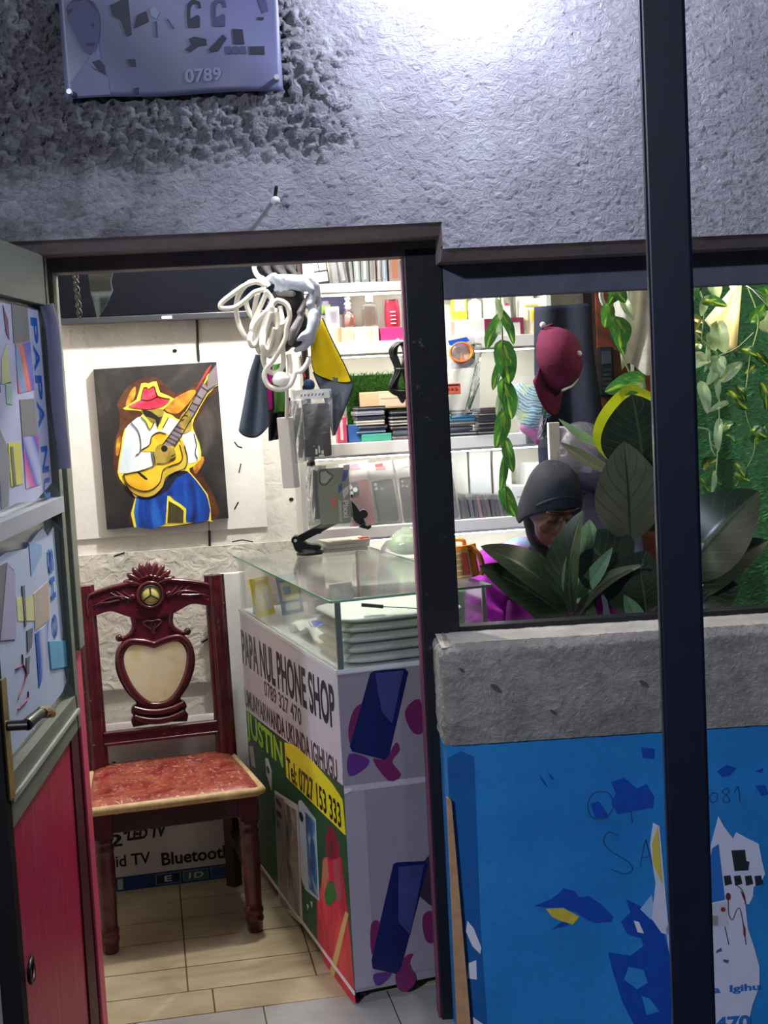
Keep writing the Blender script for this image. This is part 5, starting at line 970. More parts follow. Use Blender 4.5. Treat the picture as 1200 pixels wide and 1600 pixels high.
# folded hood of silver and black cloth hanging on the pole
def drape(name, label, cat, lpts, rpts, Y, amp, folds, mt, sol=.005, group=None, ph=0, edge=None, parent=None, o=None, bulge=0.0):
    'cloth hanging between a left and a right edge, with soft upright folds'
    o = o if o is not None else C4((lpts[0][0]+rpts[0][0])/2, lpts[0][1], Y)
    L = spline([C4(x, y, Y)-o for x, y in lpts], 6); R2 = spline([C4(x, y, Y)-o for x, y in rpts], 6); n = 40
    def pk(P, v): f = v*(len(P)-1); i = min(int(f), len(P)-2); return P[i].lerp(P[i+1], f-i)
    def fn(u, v):
        q = pk(L, v).lerp(pk(R2, v), u); q = q.copy(); q.z -= bulge*math.sin(math.pi*u)**.7*v**3 if 0 < u < 1 else 0; q.y += -amp*(math.sin(folds*math.pi*u+ph+.8*v)*(.45+.55*v)) - amp*1.2*math.sin(math.pi*u)*.8; return q
    g = G(); g.grid(fn, 30, n, mt)
    ob = g.build(name, parent, None if parent is not None else o, sol=sol)
    if parent is None: tag(ob, label, cat, group)
    if edge is not None:
        g = G(); g.tube([fn(0, i/n) for i in range(n+1)] + [fn(i/30, 1) for i in range(31)] + [fn(1, 1-i/n) for i in range(n+1)], .0035, edge, n=6); g.build('hem', ob)
    return ob
def cloth(name, c, var=.12, bs=220): return M(c, .9, var=var, vs=25, bump=.5, bs=bs, name=name)
GRYT, YELT, MAGT, GRNT, BLKT = cloth('grey_towel', '56677e'), cloth('yellow_towel', 'f0d60e', .04), cloth('magenta_towel', 'd628a8', .06), cloth('green_towel', '5d9a4a'), cloth('black_cloth', '15161b')
HEM = M('16181d', .9, var=0)
SILV = M('a9b4cc', .35, .25, var=.12, vs=30, bump=.7, bs=28); BSAT = M('24262e', .45, var=.25, vs=22, bump=.7, bs=24); GSAT = M('6e6c72', .4, .1, var=.2, vs=22, bump=.6, bs=26)
o_ = C4(640, 250, 4.19); t = thing('cloth_hood', 'crumpled silver and black satin cloth bundle hanging at the top of the pole', 'cloth', o_, 0)
def el(cx, cy, rx, ry, d, rz=0, Y=4.19): c = C4(cx, cy, Y)-o_; s_ = 1/(5.333*500); return (c, (rx*s_, d, ry*s_), Matrix.Rotation(R_(rz), 3, 'Y'))
blob('black_lining', BSAT, [], [el(600, 420, 130, 190, .045, 12), el(650, 600, 110, 150, .04, 18), el(700, 700, 80, 90, .035, 10), el(560, 330, 110, 70, .05), el(570, 700, 60, 110, .03, 15)], .007, 5, t)
rid = [[(C4(405, 205, 4.14)-o_, .010), (C4(470+40*k, 165+6*k+ (k % 2)*10, 4.125)-o_, .011), (C4(500+48*k, 240+7*k, 4.125)-o_, .009), (C4(480+46*k, 285-4*k+(k % 3)*12, 4.13)-o_, .006)] for k in range(7)]
blob('silver_cover', SILV, rid+[[(C4(740, 190, 4.14)-o_, .018), (C4(815, 250, 4.15)-o_, .014), (C4(845, 370, 4.155)-o_, .009), (C4(850, 470, 4.155)-o_, .007), (C4(835, 580, 4.155)-o_, .008)],
    [(C4(790, 330, 4.14)-o_, .014), (C4(770, 400, 4.135)-o_, .016)], [(C4(800, 480, 4.135)-o_, .018), (C4(795, 560, 4.13)-o_, .018), (C4(780, 640, 4.13)-o_, .017), (C4(720, 660, 4.125)-o_, .012), (C4(670, 700, 4.13)-o_, .007)],
    [(C4(780, 690, 4.135)-o_, .014), (C4(720, 760, 4.135)-o_, .012), (C4(650, 785, 4.14)-o_, .008)]], [el(620, 200, 170, 45, .035, 4, 4.16)], .005, 2, t)
blob('grey_fold', GSAT, [[(C4(690, 520, 4.135)-o_, .012), (C4(640, 620, 4.135)-o_, .016), (C4(610, 720, 4.14)-o_, .011)], [(C4(760, 330, 4.135)-o_, .008), (C4(690, 470, 4.135)-o_, .012)], [(C4(520, 300, 4.14)-o_, .014), (C4(620, 310, 4.13)-o_, .012)]], [], .006, 2, t)
ob = drape('black_pouch', 'crumpled black fabric pouch tied above the silver cloth bundle', 'pouch', [(350,40),(380,120),(430,175)], [(620,30),(650,110),(700,165)], 4.24, .02, 5, BLKT, .008)
# microfibre towels
to = drape('microfibre_towel', 'yellow towel with grey underside hanging right of the silver bundle', 'towel', [(800,560),(785,760),(795,900),(815,975)], [(870,520),(960,720),(1060,920),(1112,1045)], 4.22, .012, 2.2, YELT, .006, 'microfibre towels on the pole', 0, HEM, bulge=.012)
a = C4(850, 540, 4.22)
drape('grey_side', '', '', [(800,965),(840,1060),(900,1200),(965,1490)], [(1112,1045),(1120,1095),(1060,1260),(975,1485)], 4.225, .012, 2.4, cloth('slate_towel', '5f6a78'), .006, None, .4, HEM, to, C4((800+870)/2, 560, 4.22))
drape('microfibre_towel', 'blue-grey towel hanging below the white cord loops, leftmost of the towels', 'towel', [(325,820),(270,1000),(235,1200),(190,1450)], [(400,830),(395,1000),(410,1200),(422,1400)], 4.19, .02, 2.6, GRYT, .007, 'microfibre towels on the pole', .5, HEM, bulge=.03)
drape('microfibre_towel', 'magenta towel hanging just right of the blue-grey one', 'towel', [(395,900),(385,1040),(395,1180),(430,1290)], [(450,910),(455,1060),(465,1180),(468,1275)], 4.215, .012, 2, MAGT, .006, 'microfibre towels on the pole', 0, HEM)
drape('microfibre_towel', 'green towel hanging behind the white plug', 'towel', [(470,900),(475,1060),(475,1180),(470,1305)], [(560,890),(565,1040),(568,1180),(565,1295)], 4.235, .012, 2.4, GRNT, .006, 'microfibre towels on the pole', .9, HEM)
drape('microfibre_towel', 'black towel hanging lowest under the green one', 'towel', [(440,1200),(430,1320),(432,1440),(435,1540)], [(600,1180),(605,1300),(560,1450),(510,1520)], 4.26, .015, 3.4, BLKT, .006, 'microfibre towels on the pole', .2)
# clear hanging packs
PFM = film('hang_pack_film', 'f6f8f9', .28, .10, .1, 'f4f6f8', .6)
def pack(label, c, Y, inner, hdr, group, yaw=0, draw=None, dark=None):
    x0, y0, x1, y1 = c; o = at((x0+x1)/2, y0, Y); w_ = (at(x1, y0, Y)-at(x0, y0, Y)).length; h_ = o.z-at((x0+x1)/2, y1, Y).z
    t = thing('phone_pouch', label, 'pouch', o, R_(yaw), group)
    ix0, iz0, ix1, iz1 = inner; g = G(); g.prism(rrect((ix0-.5)*w_, -h_*iz0, (ix1-.5)*w_, -h_*iz1, .006) if False else rrect((ix0-.5)*w_, -h_*iz1, (ix1-.5)*w_, -h_*iz0, .007), XZ, -.004, .008, dark); g.build('pouch', t, bev=.002)
    g = G(); g.grid(lambda u, v: Vector(((u-.5)*w_*(1+.03*math.sin(9*v)), -.013-.006*math.sin(math.pi*u)*math.sin(math.pi*v)+.002*math.sin(14*u+9*v), -h_*v)), 16, 24, PFM); g.grid(lambda u, v: Vector(((u-.5)*w_*(1+.03*math.sin(9*v)), .013+.003*math.sin(9*u+5*v), -h_*v)), 10, 10, PFM)
    for sx in (-1, 1): g.grid(lambda u, v: Vector((sx*w_*.5*(1+.03*math.sin(9*v)), -.013+.026*u, -h_*v)), 2, 10, PFM)
    g.build('bag', t)
    if hdr: g = G(); g.box((-w_*.46, -.006, -h_*.13), (w_*.46, -.0045, -.002), M('d9d9d6', .5, var=.06)); g.build('header', t)
    if draw: draw(t, w_, h_)
    return t
def dr1(t, w_, h_):
    g = G(); K = M('55555a', .5, var=0)
    for k in range(7): x = (-.28+.09*k)*w_; g.prism([(x, -h_*.10), (x+.05*w_, -h_*(.095-.01*(k % 2))), (x+.06*w_, -h_*.06), (x+.01*w_, -h_*.065)], XZ, -.0066, -.006, K)
    g.build('faded_print', t)
    g = G(); 
    for x, z, a, b in ((.02, -.86, .05, .07), (.10, -.83, .04, .10), (.17, -.87, .06, .05), (.10, -.92, .14, .03), (-.02, -.78, .02, .02)): g.box((x*w_, -.0052, (z-b/2)*h_), ((x+a)*w_, -.0040, (z+b/2)*h_), M('e3e6e8', .4, var=0))
    g.build('printed_marks', t)
pack('clear pouch with a black phone cover hanging beneath the silver bundle', (455, 608, 517, 722), 4.15, (.27, .20, .93, .93), True, 'clear pouches on the pole', 4, dr1, M('1c1f28', .45, var=.15, bump=.3))
pack('clear pouch with dark blue cover, just behind the front black one', (446, 626, 480, 720), 4.19, (.25, .12, .8, .95), False, 'clear pouches on the pole', -40, None, M('1d2b40', .4, var=.1))
def dr2(t, w_, h_):
    f = lambda u, v, d: Vector(((u-.5)*w_, d-.0045, -v*h_)); g = G(); K = M('121316', .4, var=0)
    g.tube([f(a, b, 0) for a, b in ((.30,.12),(.36,.08),(.46,.08),(.50,.13),(.58,.16),(.60,.20),(.54,.24),(.50,.27),(.44,.31),(.34,.31),(.29,.25))], .0022, K, n=6, closed=True, sub=4); g.prism([(a, b) for a, b in ((.32,.12),(.45,.10),(.56,.19),(.44,.29),(.33,.28))], f, -.0006, 0, M('c9ced0', .4))
    BL = M('2b4fb0', .4, var=.06)
    for pts, mt in (([(.86,.10),(.98,.10),(.90,.26),(.80,.28)], BL), ([(.72,.34),(.80,.30),(.80,.42),(.70,.46)], BL), ([(.80,.42),(.96,.34),(.94,.46),(.82,.56)], M('e6e9ec', .4)), ([(.52,.56),(.66,.52),(.66,.64),(.54,.68)], M('e0674a', .4)), ([(.86,.02),(1,.02),(1,.1),(.86,.1)], M('cfd6dc', .4))): g.prism(pts, f, -.0008, 0, mt)
    W = M('e9ebec', .4, var=0); g.text('Pixxi', 0, 0, 1, 1, lambda u, v, d: f(.80+.13*v, .58+.28*u, d), W, -.0012, .03); g.prism([(.70,.58),(.76,.58),(.76,.92),(.70,.92)], f, -.0008, 0, M('c3cac4', .4)); g.build('case_print', t)
pack('clear pouch with olive-green case and blue marks, hanging above the phone holder', (478, 726, 546, 824), 4.17, (.26, .06, .97, .95), False, 'clear pouches on the pole', 6, dr2, M('8f9a84', .4, var=.08))
for k, (x, lab, c_) in enumerate(((475, 'clear pouch with dark blue cover seen edge-on, left of the olive-green case', '2a3352'), (484, 'clear pouch with plum cover seen edge-on, between dark blue and olive cases', '5a4a68'))):
    pack(lab, (x, 728, x+26, 815-4*k), 4.19+.01*k, (.2, .08, .85, .96), False, 'clear pouches on the pole', -62, None, M(c_, .35, var=.1))
t = thing('key_cord', 'thin red and black cord with a small blue ball hanging beside the pole', 'cord', C4(690, 820, 4.23), 0); o_ = C4(690, 820, 4.23)
g = G(); g.tube([Vector((0, 0, 0)), C4(700, 900, 4.23)-o_, C4(715, 985, 4.23)-o_, C4(740, 1040, 4.23)-o_], .0016, M('6b1a24', .5, var=0), n=6, sub=4); g.build('cord', t)
g = G(); g.cyl(C4(708, 960, 4.23)-o_, C4(725, 1010, 4.23)-o_, .004, M('d8342c', .4), n=10); g.build('clasp', t); g = G(); g.sph(C4(762, 1075, 4.23)-o_, .019, M('123a6e', .4, var=.15, vs=60), 16, 10); g.build('ball', t)
# ================================================================== WINDOW SIDE: CAP, BAGS, PLANTS, GREEN WALL
def leafmat(name, dark, mid, vein, rough=.35, veins=9, vs=.35, varieg=None, transl=.08):
    mt, nt, p = newmat(name); uv = nt.nodes.new('ShaderNodeUVMap'); sx = nt.nodes.new('ShaderNodeSeparateXYZ'); nt.links.new(uv.outputs[0], sx.inputs[0])
    ac = math_(nt, 'ABSOLUTE', math_(nt, 'SUBTRACT', sx.outputs[0], .5))
    ph = math_(nt, 'FRACT', math_(nt, 'SUBTRACT', math_(nt, 'MULTIPLY', sx.outputs[1], veins), math_(nt, 'MULTIPLY', ac, 5.0)))
    v1 = math_(nt, 'MULTIPLY', math_(nt, 'LESS_THAN', math_(nt, 'ABSOLUTE', math_(nt, 'SUBTRACT', ph, .5)), .05), vs)
    v2 = math_(nt, 'MULTIPLY', math_(nt, 'LESS_THAN', ac, .018), vs*1.6); f = math_(nt, 'MAXIMUM', v1, v2, True)
    base = mix(nt, ramp(nt, noise(nt, 14, 5), [(.3, 0.0), (.7, 1.0)]), lin(dark), lin(mid))
    if varieg:
        n1 = nt.nodes.new('ShaderNodeMapping'); nt.links.new(uv.outputs[0], n1.inputs[0]); n1.inputs['Scale'].default_value = (1.3, .5, 1)
        fac = ramp(nt, math_(nt, 'ADD', noise(nt, 3.2, 5, vec=n1.outputs[0], dist=.6), math_(nt, 'MULTIPLY', math_(nt, 'SUBTRACT', .28, ac), varieg[1])), [(.55, 0.0), (.68, 1.0)])
        base = mix(nt, fac, base, lin(varieg[0]))
    nt.links.new(mix(nt, f, base, lin(vein)), p.inputs['Base Color']); p.inputs['Roughness'].default_value = rough
    p.inputs['Subsurface Weight'].default_value = 0
    b = nt.nodes.new('ShaderNodeBump'); b.inputs['Strength'].default_value = .35; b.inputs['Distance'].default_value = .004; nt.links.new(f, b.inputs['Height']); nt.links.new(b.outputs[0], p.inputs['Normal'])
    tr = nt.nodes.new('ShaderNodeBsdfTranslucent'); nt.links.new(p.inputs['Base Color'].links[0].from_socket, tr.inputs[0]); ms = nt.nodes.new('ShaderNodeMixShader'); ms.inputs[0].default_value = transl
    nt.links.new(p.outputs[0], ms.inputs[1]); nt.links.new(tr.outputs[0], ms.inputs[2]); nt.links.new(ms.outputs[0], nt.nodes['Material Output'].inputs[0]); return mt
RUB = leafmat('rubber_leaf', '1f2a18', '33402a', '6c7a5c', .28, 9, .22); RUBL = leafmat('rubber_leaf_pale', '6f9a6c', '92b88e', '4a6a48', .4, 7, .5, None, .35); RUBO = leafmat('rubber_leaf_olive', '4a4c38', '5e6048', '2b2e22', .4, 6, .6); RUBY = leafmat('rubber_leaf_yellow', 'c9d21c', 'e2e62a', 'b5bc20', .4, 8, .2, None, .4)
POT = leafmat('pothos_leaf', '2f6a2c', '4f9440', 'a9c98a', .35, 6, .2, ('a9cf3c', .55), .4); POTP = leafmat('pothos_leaf_pale', '9db98c', 'b9cfa4', 'd3dfc0', .4, 6, .25, ('d3dc8a', .4), .4); POTD = leafmat('pothos_leaf_dark', '25502a', '3a7038', '8aa86a', .35, 6, .2, ('c6d634', .7), .35)
def leaf(g, a, b, wd, mt, n=(0, -1, .2), fold=.25, droop=.12, heart=False, curl=0, nu=10, nv=18, wav=.0):
    a, b = Vector(a), Vector(b); L = (b-a).length; d = (b-a)/L; n = Vector(n); s = d.cross(n).normalized(); n = s.cross(d).normalized()
    def fn(u, v):
        t_ = 2*u-1
        hw = wd/2*((v**.35)*((1-v)**.62)*1.62 if heart else (math.sin(math.pi*min(1, v**.85))**.75 if 0 < v < 1 else 0)); hw = max(hw, .0006)
        back = -.16*L*abs(t_)*(1-v)**4 if heart else 0
        return a + d*(L*v+back) + s*(t_*hw) + n*(droop*L*math.sin(math.pi*v*.9) + fold*hw*abs(t_) + curl*hw*t_*t_ + wav*wd*math.sin(9*v+2*t_)*abs(t_) - .5*droop*L*v*v)
    g.grid(fn, nu, nv, mt)
# --- maroon cap hanging by its strap
c = at(880, 558, 4.02); t = thing('baseball_cap', 'maroon baseball cap with white swoosh mark hanging before the shelf', 'cap', c, 0)
k_ = Vector((.80, -.58, .14)).normalized(); f_ = Vector((.22, -.34, -1)); f_ = (f_-k_*f_.dot(k_)).normalized(); s_ = k_.cross(f_).normalized(); Q = Matrix((f_, s_, k_)).transposed()
MAR = M('6a0f3e', .85, var=.08, vs=40, bump=.35, bs=160); MARD = M('6a1238', .9, var=.05)
g = G(); rx, ry, rz = .098, .080, .098
def crown(u, v):
    a = 2*math.pi*u; b = v*math.pi/2; seam = 1-.018*max(0, 1-abs(((u*6+.5) % 1)-.5)*14)*math.cos(b)**.3
    r = math.cos(b)**.75; z = rz*math.sin(b)**.95; return Q @ Vector((rx*r*math.cos(a)*seam, ry*r*math.sin(a)*seam, z-.045))
g.grid(crown, 48, 14, MAR, True, True); g.grid(lambda u, v: (lambda q: Q @ Vector((rx*.95*math.cos(2*math.pi*u), ry*.95*math.sin(2*math.pi*u), -.046+.004*v)))(0), 48, 1, MARD, True, True); g.build('crown', t)
g = G(); g.sph(Q @ Vector((0, 0, rz-.045)), (.009, .009, .009), M('e3d9dc', .5), 12, 8); g.build('button', t)
g = G()
def brim(u, v):
    a = (u-.5)*2.5; r0 = Vector((rx*math.cos(a), ry*math.sin(a), -.042)); ext = .068*math.cos(a*.9)**.7 if abs(a*.9) < 1.57 else 0
    return Q @ (r0 + Vector((ext*v, .004*v*math.copysign(1, a), -.012*v*v - .012*(math.sin(a))**2*v)))
g.grid(brim, 30, 10, MAR); g.build('brim', t, sol=.004)
g = G(); cen = lambda a, b: Q @ Vector((rx*1.02*math.cos(b)**.75*math.cos(a), ry*1.02*math.cos(b)**.75*math.sin(a), rz*1.02*math.sin(b)**.95-.045))
g.tube([cen(x, y) for x, y in ((.72, .66), (.55, .55), (.30, .50), (.12, .42), (.05, .30), (.18, .24), (.42, .30), (.50, .38))], .0042, M('e6dfd2', .6, var=.03), n=8, sub=5); g.build('emblem', t)
g = G(); g.tube([Q @ Vector((-rx*.98, ry*.25, -.043)), Q @ Vector((-rx*1.08, 0, -.03)), Q @ Vector((-rx*.98, -ry*.25, -.043))], .006, MARD, n=8, sub=4, flat=.4); g.build('back_strap', t)
hx = SH.w(uR, .01, at(850, 514, 4.3).z); q = at(848, 514, 4.03); t = thing('cap_hook', 'thin white-tipped hook reaching out from the shelf end, holding the cap', 'hook', hx, 0)
g = G(); g.tube([Vector((.004, 0, 0)), (q-hx)*.9, q-hx, q-hx+Vector((0, -.004, .012))], .003, PB, n=8); g.build('rod', t); g = G(); g.sph(q-hx+Vector((0, -.006, .012)), .009, M('eceae6', .4), 12, 8); g.build('tip', t)
# --- dark jacket and wooden cabinet behind
c0 = at(880, 476, 4.28)
def W5(x, y): return ((x-340)*5.333, (y-400)*5.333)
drape('jacket', 'dark navy jacket hanging behind the maroon cap', 'jacket', [W5(836, 480), W5(836, 560), W5(838, 640), W5(846, 780)], [W5(920, 474), W5(926, 560), W5(938, 640), W5(956, 780)], 4.38, .022, 2.6, M('141b33', .75, var=.25, vs=14, bump=.4, bs=60), .012)
u0 = RW.uv(914, 560)[0]; t = thing('wooden_cabinet', 'reddish-brown wooden cupboard standing by the back wall right of the jacket', 'cupboard', RW.w(u0, -.125, 0), rRW); BRN = grad('brown_wood', ['4a2418', '6b3420', '5a2c1c', '7a3e26'], .2, 3); DBR = M('2b1712', .5, var=.2)
wd_ = 1.085-u0; g = G(); g.box((0, 0, 0), (wd_, .12, 2.2), DBR); g.build('body', t); g = G(); g.box((.0, -.012, .05), (.118, 0, 2.2), BRN); g.build('door', t, bev=.003); g = G(); g.box((.122, -.014, .05), (.134, .0, 2.1), M('cfcdc8', .4)); g.build('edge_strip', t); g = G(); g.box((.14, -.012, .05), (wd_, 0, 2.2), BRN); g.build('door', t, bev=.003)
q = RW.back(-.14).uv(945, 580); t = thing('intercom', 'black wall handset mounted on the brown wooden cupboard', 'intercom', RW.w(q[0], -.133, q[1]-.085), rRW)
g = G(); g.box((-.026, -.03, 0), (.026, 0, .17), M('15181f', .4)); g.build('body', t, bev=.004); g = G(); g.box((-.018, -.034, .11), (.016, -.03, .155), M('3a4252', .25)); g.build('screen', t)
g = G()
for k in range(5): g.box((-.016, -.033, .02+.016*k), (.014, -.03, .03+.016*k), M('2b303a', .4))
g.build('keys', t)
# --- white upright, bags beside it
a = at(864, 660, 4.22); b = at(868, 745, 4.22); t = G(); t.box((-.018, -.01, b.z-a.z-.3), (.018, .01, 0), M('e6e6e2', .45, var=.02)); o = t.build('white_post', None, a, rRW, bev=.002); tag(o, 'short white upright post beneath the maroon cap', 'post')
o.data.transform(Matrix.Translation((0, 0, 0)))
p = at(905, 745, 4.25); t = thing('clear_bag', 'clear plastic bag of pale pink and blue cloths right of the white post', 'plastic bag', p, 0)
blob('cloths', M('b9a9c4', .8, var=.2, vs=16), [[((-.05, 0, .13), .035), ((0, -.01, .11), .04), ((.06, 0, .08), .03)], [((-.06, 0, .04), .035), ((.03, 0, .02), .04)]], [], .008, 3, t); blob('pink_cloth', M('a85f86', .8, var=.15), [[((-.0, -.035, .12), .018), ((.05, -.03, .09), .02), ((.09, -.02, .05), .016)]], [], .007, 2, t); blob('dark_cloth', M('2a1f3a', .8, var=.15), [[((-.04, -.02, .0), .03), ((.05, -.02, -.02), .035), ((.09, 0, -.05), .03)]], [], .008, 2, t)
g = G(); g.sph((.01, 0, .06), (.105, .065, .115), film('clear_bag_film', 'f4f6fa', .3, .12, .1, 'f0f2f6', .6), 28, 18); g.build('bag', t)
# --- tie-dye cloth in a clear packet
p = at(830, 592, 4.30); t = thing('tie_dye_pack', 'clear packet of swirled blue and green tie-dye cloth hanging left of the cap', 'packet', p, rRW)
def tied():
    mt, nt, pb = newmat('tie_dye'); tc = nt.nodes.new('ShaderNodeTexCoord'); mp = nt.nodes.new('ShaderNodeMapping'); nt.links.new(tc.outputs['Object'], mp.inputs[0]); mp.inputs['Location'].default_value = (-.012, 0, .10); mp.inputs['Rotation'].default_value = (R_(90), 0, 0)
    wv = nt.nodes.new('ShaderNodeTexWave'); wv.wave_type = 'RINGS'; wv.rings_direction = 'Z'; wv.inputs['Scale'].default_value = 17; wv.inputs['Distortion'].default_value = 5; wv.inputs['Detail'].default_value = 2; wv.inputs['Detail Scale'].default_value = 1.2; nt.links.new(mp.outputs[0], wv.inputs[0])
    nt.links.new(mix(nt, ramp(nt, noise(nt, 14, 3), [(.55, 0.0), (.66, 1.0)]), ramp(nt, wv.outputs['Fac'], [(0, lin('1f5a7a')), (.3, lin('7fb9cc')), (.6, lin('b5dbe2')), (.85, lin('8fc4d4')), (1, lin('2f6f90'))]), lin('c9d87a')), pb.inputs['Base Color']); pb.inputs['Roughness'].default_value = .7; return mt
blob('cloth', tied(), [[((-.035, 0, -.04), .03), ((.0, 0, -.06), .04), ((.02, 0, -.10), .045), ((-.01, 0, -.13), .035)]], [((.0, 0, -.09), (.062, .03, .06))], .007, 3, t)
blob('magenta_end', M('c24a9a', .7, var=.25, vs=40), [[((-.03, -.005, -.155), .016), ((.0, -.005, -.175), .018), ((.01, -.005, -.20), .010)]], [], .005, 2, t); blob('striped_end', grad('stripe_cloth', ['2f6fc9', 'e9e9ec', '57b04a', 'e0584a'], .9, 9), [[((-.06, -.005, -.045), .016), ((-.055, -.005, -.085), .014)]], [], .005, 2, t)
g = G(); g.grid(lambda u, v: Vector(((u-.5)*(.15-.04*v+.02*math.sin(6*v)), -.05*math.sin(math.pi*u)*math.sin(math.pi*min(1, v+.05))-.006, .01-.23*v)), 18, 22, film('tie_pack_film', 'f8fafb', .3, .12, .1, 'ffffff', .7)); g.build('bag', t)
# --- orange cable packet and red packet hung in the window
p = at(718, 525, 4.622); t = thing('cable_packet', 'clear hanging packet with a coiled orange cable and blue header', 'packet', p, rRW)
g = G(); 
for k in range(4): g.tube([(.034*math.cos(a)*(1+.05*k), -.006-.003*k, -.055+.036*math.sin(a)*(1-.03*k)) for a in [i*math.pi/12 for i in range(24)]], .0042, M('f08a3c', .35, var=.04), n=8, closed=True)
g.build('cable', t); g = G(); g.prism([(-.045, -.015), (.02, -.005), (.03, -.018), (-.02, -.035), (-.04, -.03)], XZ, -.018, -.016, M('1f56c0', .4)); g.build('header', t); g = G(); g.prism(rrect(-.055, -.11, .05, 0, .008), XZ, .004, .006, M('e9e9ea', .5)); g.build('backing', t)
g = G(); g.grid(lambda u, v: Vector((-.055+.105*u, -.004-.022*math.sin(math.pi*u)*math.sin(math.pi*v), -.11*v)), 14, 14, PFM); g.build('bag', t)
boxthing('accessory_box', 'small red packet with dark lettering hanging under the orange cable packet', 'packet', 696, 720, 599, 616, 'd0644e', -.28+.2, .012, None, deco=[(.0,.8,.9,.92,'3a2a2a'),(.1,.4,.25,.6,'8f3a2e'),(.35,.4,.5,.6,'8f3a2e'),(.6,.4,.75,.6,'8f3a2e')], z=None)
p = at(722, 600, 4.635); g = G(); g.grid(lambda u, v: Vector(((u-.5)*.15*(1-.25*v), -.03*math.sin(math.pi*u)*math.sin(math.pi*v)+.008*math.sin(11*u+6*v), .13-.25*v+.03*u*v)), 24, 24, film('grey_film', 'f0f2f4', .35, .22, .12, 'f2f3f5', .8)); o = g.build('plastic_wrap', None, p, rRW); tag(o, 'crumpled clear plastic sheet hanging over the wallet cases in the window', 'plastic wrap')
boxthing('phone_case', 'dark green folded pouch on the shelf under the tie-dye packet', 'pouch', 824, 852, 679, 696, '25423c', -.02, .05, None, z=zs(838, 697)+.012)
# --- hanging pothos vine left in the window
def vine(label, stem, leaves, Y, name='hanging_vine', th=.0022, group=None):
    o = at(stem[0][0], stem[0][1], Y); t = thing(name, label, 'vine', o, 0, group)
    g = G(); g.tube([at(x, y, Y)-o for x, y in stem], th, M('7f9a5c', .5, var=.1), n=6, sub=4); g.build('stem', t)
    g = G()
    for i, (x0, y0, x1, y1, wpx, mt, *k) in enumerate(leaves):
        dY = k[0] if k else random.uniform(-.03, .03); s = Y/FPX
        leaf(g, at(x0, y0, Y+dY*.3)-o, at(x1, y1, Y-.02+dY)-o, wpx*s, mt, (random.uniform(-.5, .5), -1, random.uniform(.0, .6)), random.uniform(.15, .4), random.uniform(.05, .16), True, wav=.04)
    g.build('foliage', t); return t
vine('thin pothos vine hanging in front of the shelf between bottles and cap', [(778, 432), (783, 480), (786, 560), (787, 640), (788, 720), (792, 800)],
    [(782,498,760,546,26,POT),(783,490,803,538,20,POT),(785,540,796,600,40,POT),(786,560,770,610,18,POT),(786,600,800,655,34,POT),(787,650,775,700,30,POT),(790,690,802,738,22,POT),(789,718,782,768,16,POT),(788,766,806,808,28,POT),(785,610,776,650,14,POTP),(777,470,782,500,14,POTP)], 3.75)
# --- pothos beside the post, left
vine('leafy pothos sprig hanging high beside the dark foreground post', [(962, 430), (955, 480), (968, 540), (985, 585), (1000, 600)],
    [(955,446,978,472,30,POT),(972,448,950,476,24,POT),(950,478,945,512,26,POT),(962,500,970,545,44,POT),(1000,596,946,612,42,POT),(975,470,990,500,18,POTP),(960,520,975,556,24,POT)], 3.72)
g = G(); c = at(950, 458, 3.75); g.tube([at(x, y, 3.75)-c for x, y in ((958,442),(945,445),(939,460),(944,476),(956,484))], .006, M('d9d9d4', .4), n=10, sub=5); o = g.build('white_hook', None, c); tag(o, 'curved white hook behind the pothos leaves at the window top', 'hook')
p = at(985, 500, 4.1); g = G(); g.grid(lambda u, v: Vector(((u-.5)*.11+.02*v, .02*math.sin(9*u+5*v)-.03*math.sin(math.pi*u), .20-.35*v+.02*math.sin(7*u))), 20, 24, M('a9a7a0', .5, var=.2, vs=30, bump=.6)); g.tube([Vector((0, .0, .19)), Vector((0, 0, 2.5-p.z))], .002, M('9a9892', .6), n=6); o = g.build('grey_pouch', None, p); tag(o, 'crumpled grey pouch hanging behind the pothos sprig and the post', 'pouch')
# --- artificial grass wall
g = G(); TA, TB, TC_ = M('1c6a30', .6, var=.2, vs=12), M('2f9448', .55, var=.15, vs=12), M('6fc06a', .5, var=.1)
xw = 1.118; g.box((xw-.006, -1.34, .35), (xw, -.02, 2.35), M('14401f', .9, var=.2))
n_ = 16000; ys = RNG.uniform(-1.0, -.02, n_); zz = RNG.uniform(.55, 2.05, n_); r1 = RNG.uniform(-1, 1, (n_, 3))
for i in range(n_):
    y, z = ys[i], zz[i]; ln = .020+.010*r1[i, 0]; dy, dz = .012*r1[i, 1], .012*r1[i, 2]+.003
    g.add([(xw-.005, y-.0016, z), (xw-.005, y+.0016, z), (xw-.005-ln*.6, y+dy*.7+.0012, z+dz*.5), (xw-.005-ln, y+dy, z+dz)], [(0, 1, 2), (0, 2, 3)], TA if i % 3 == 0 else (TB if i % 3 == 1 or i % 2 else TC_))
o = g.build('grass_wall', None, RW.p, rRW); tag(o, 'bright green artificial grass covering the right side wall', 'artificial grass', kind='stuff')
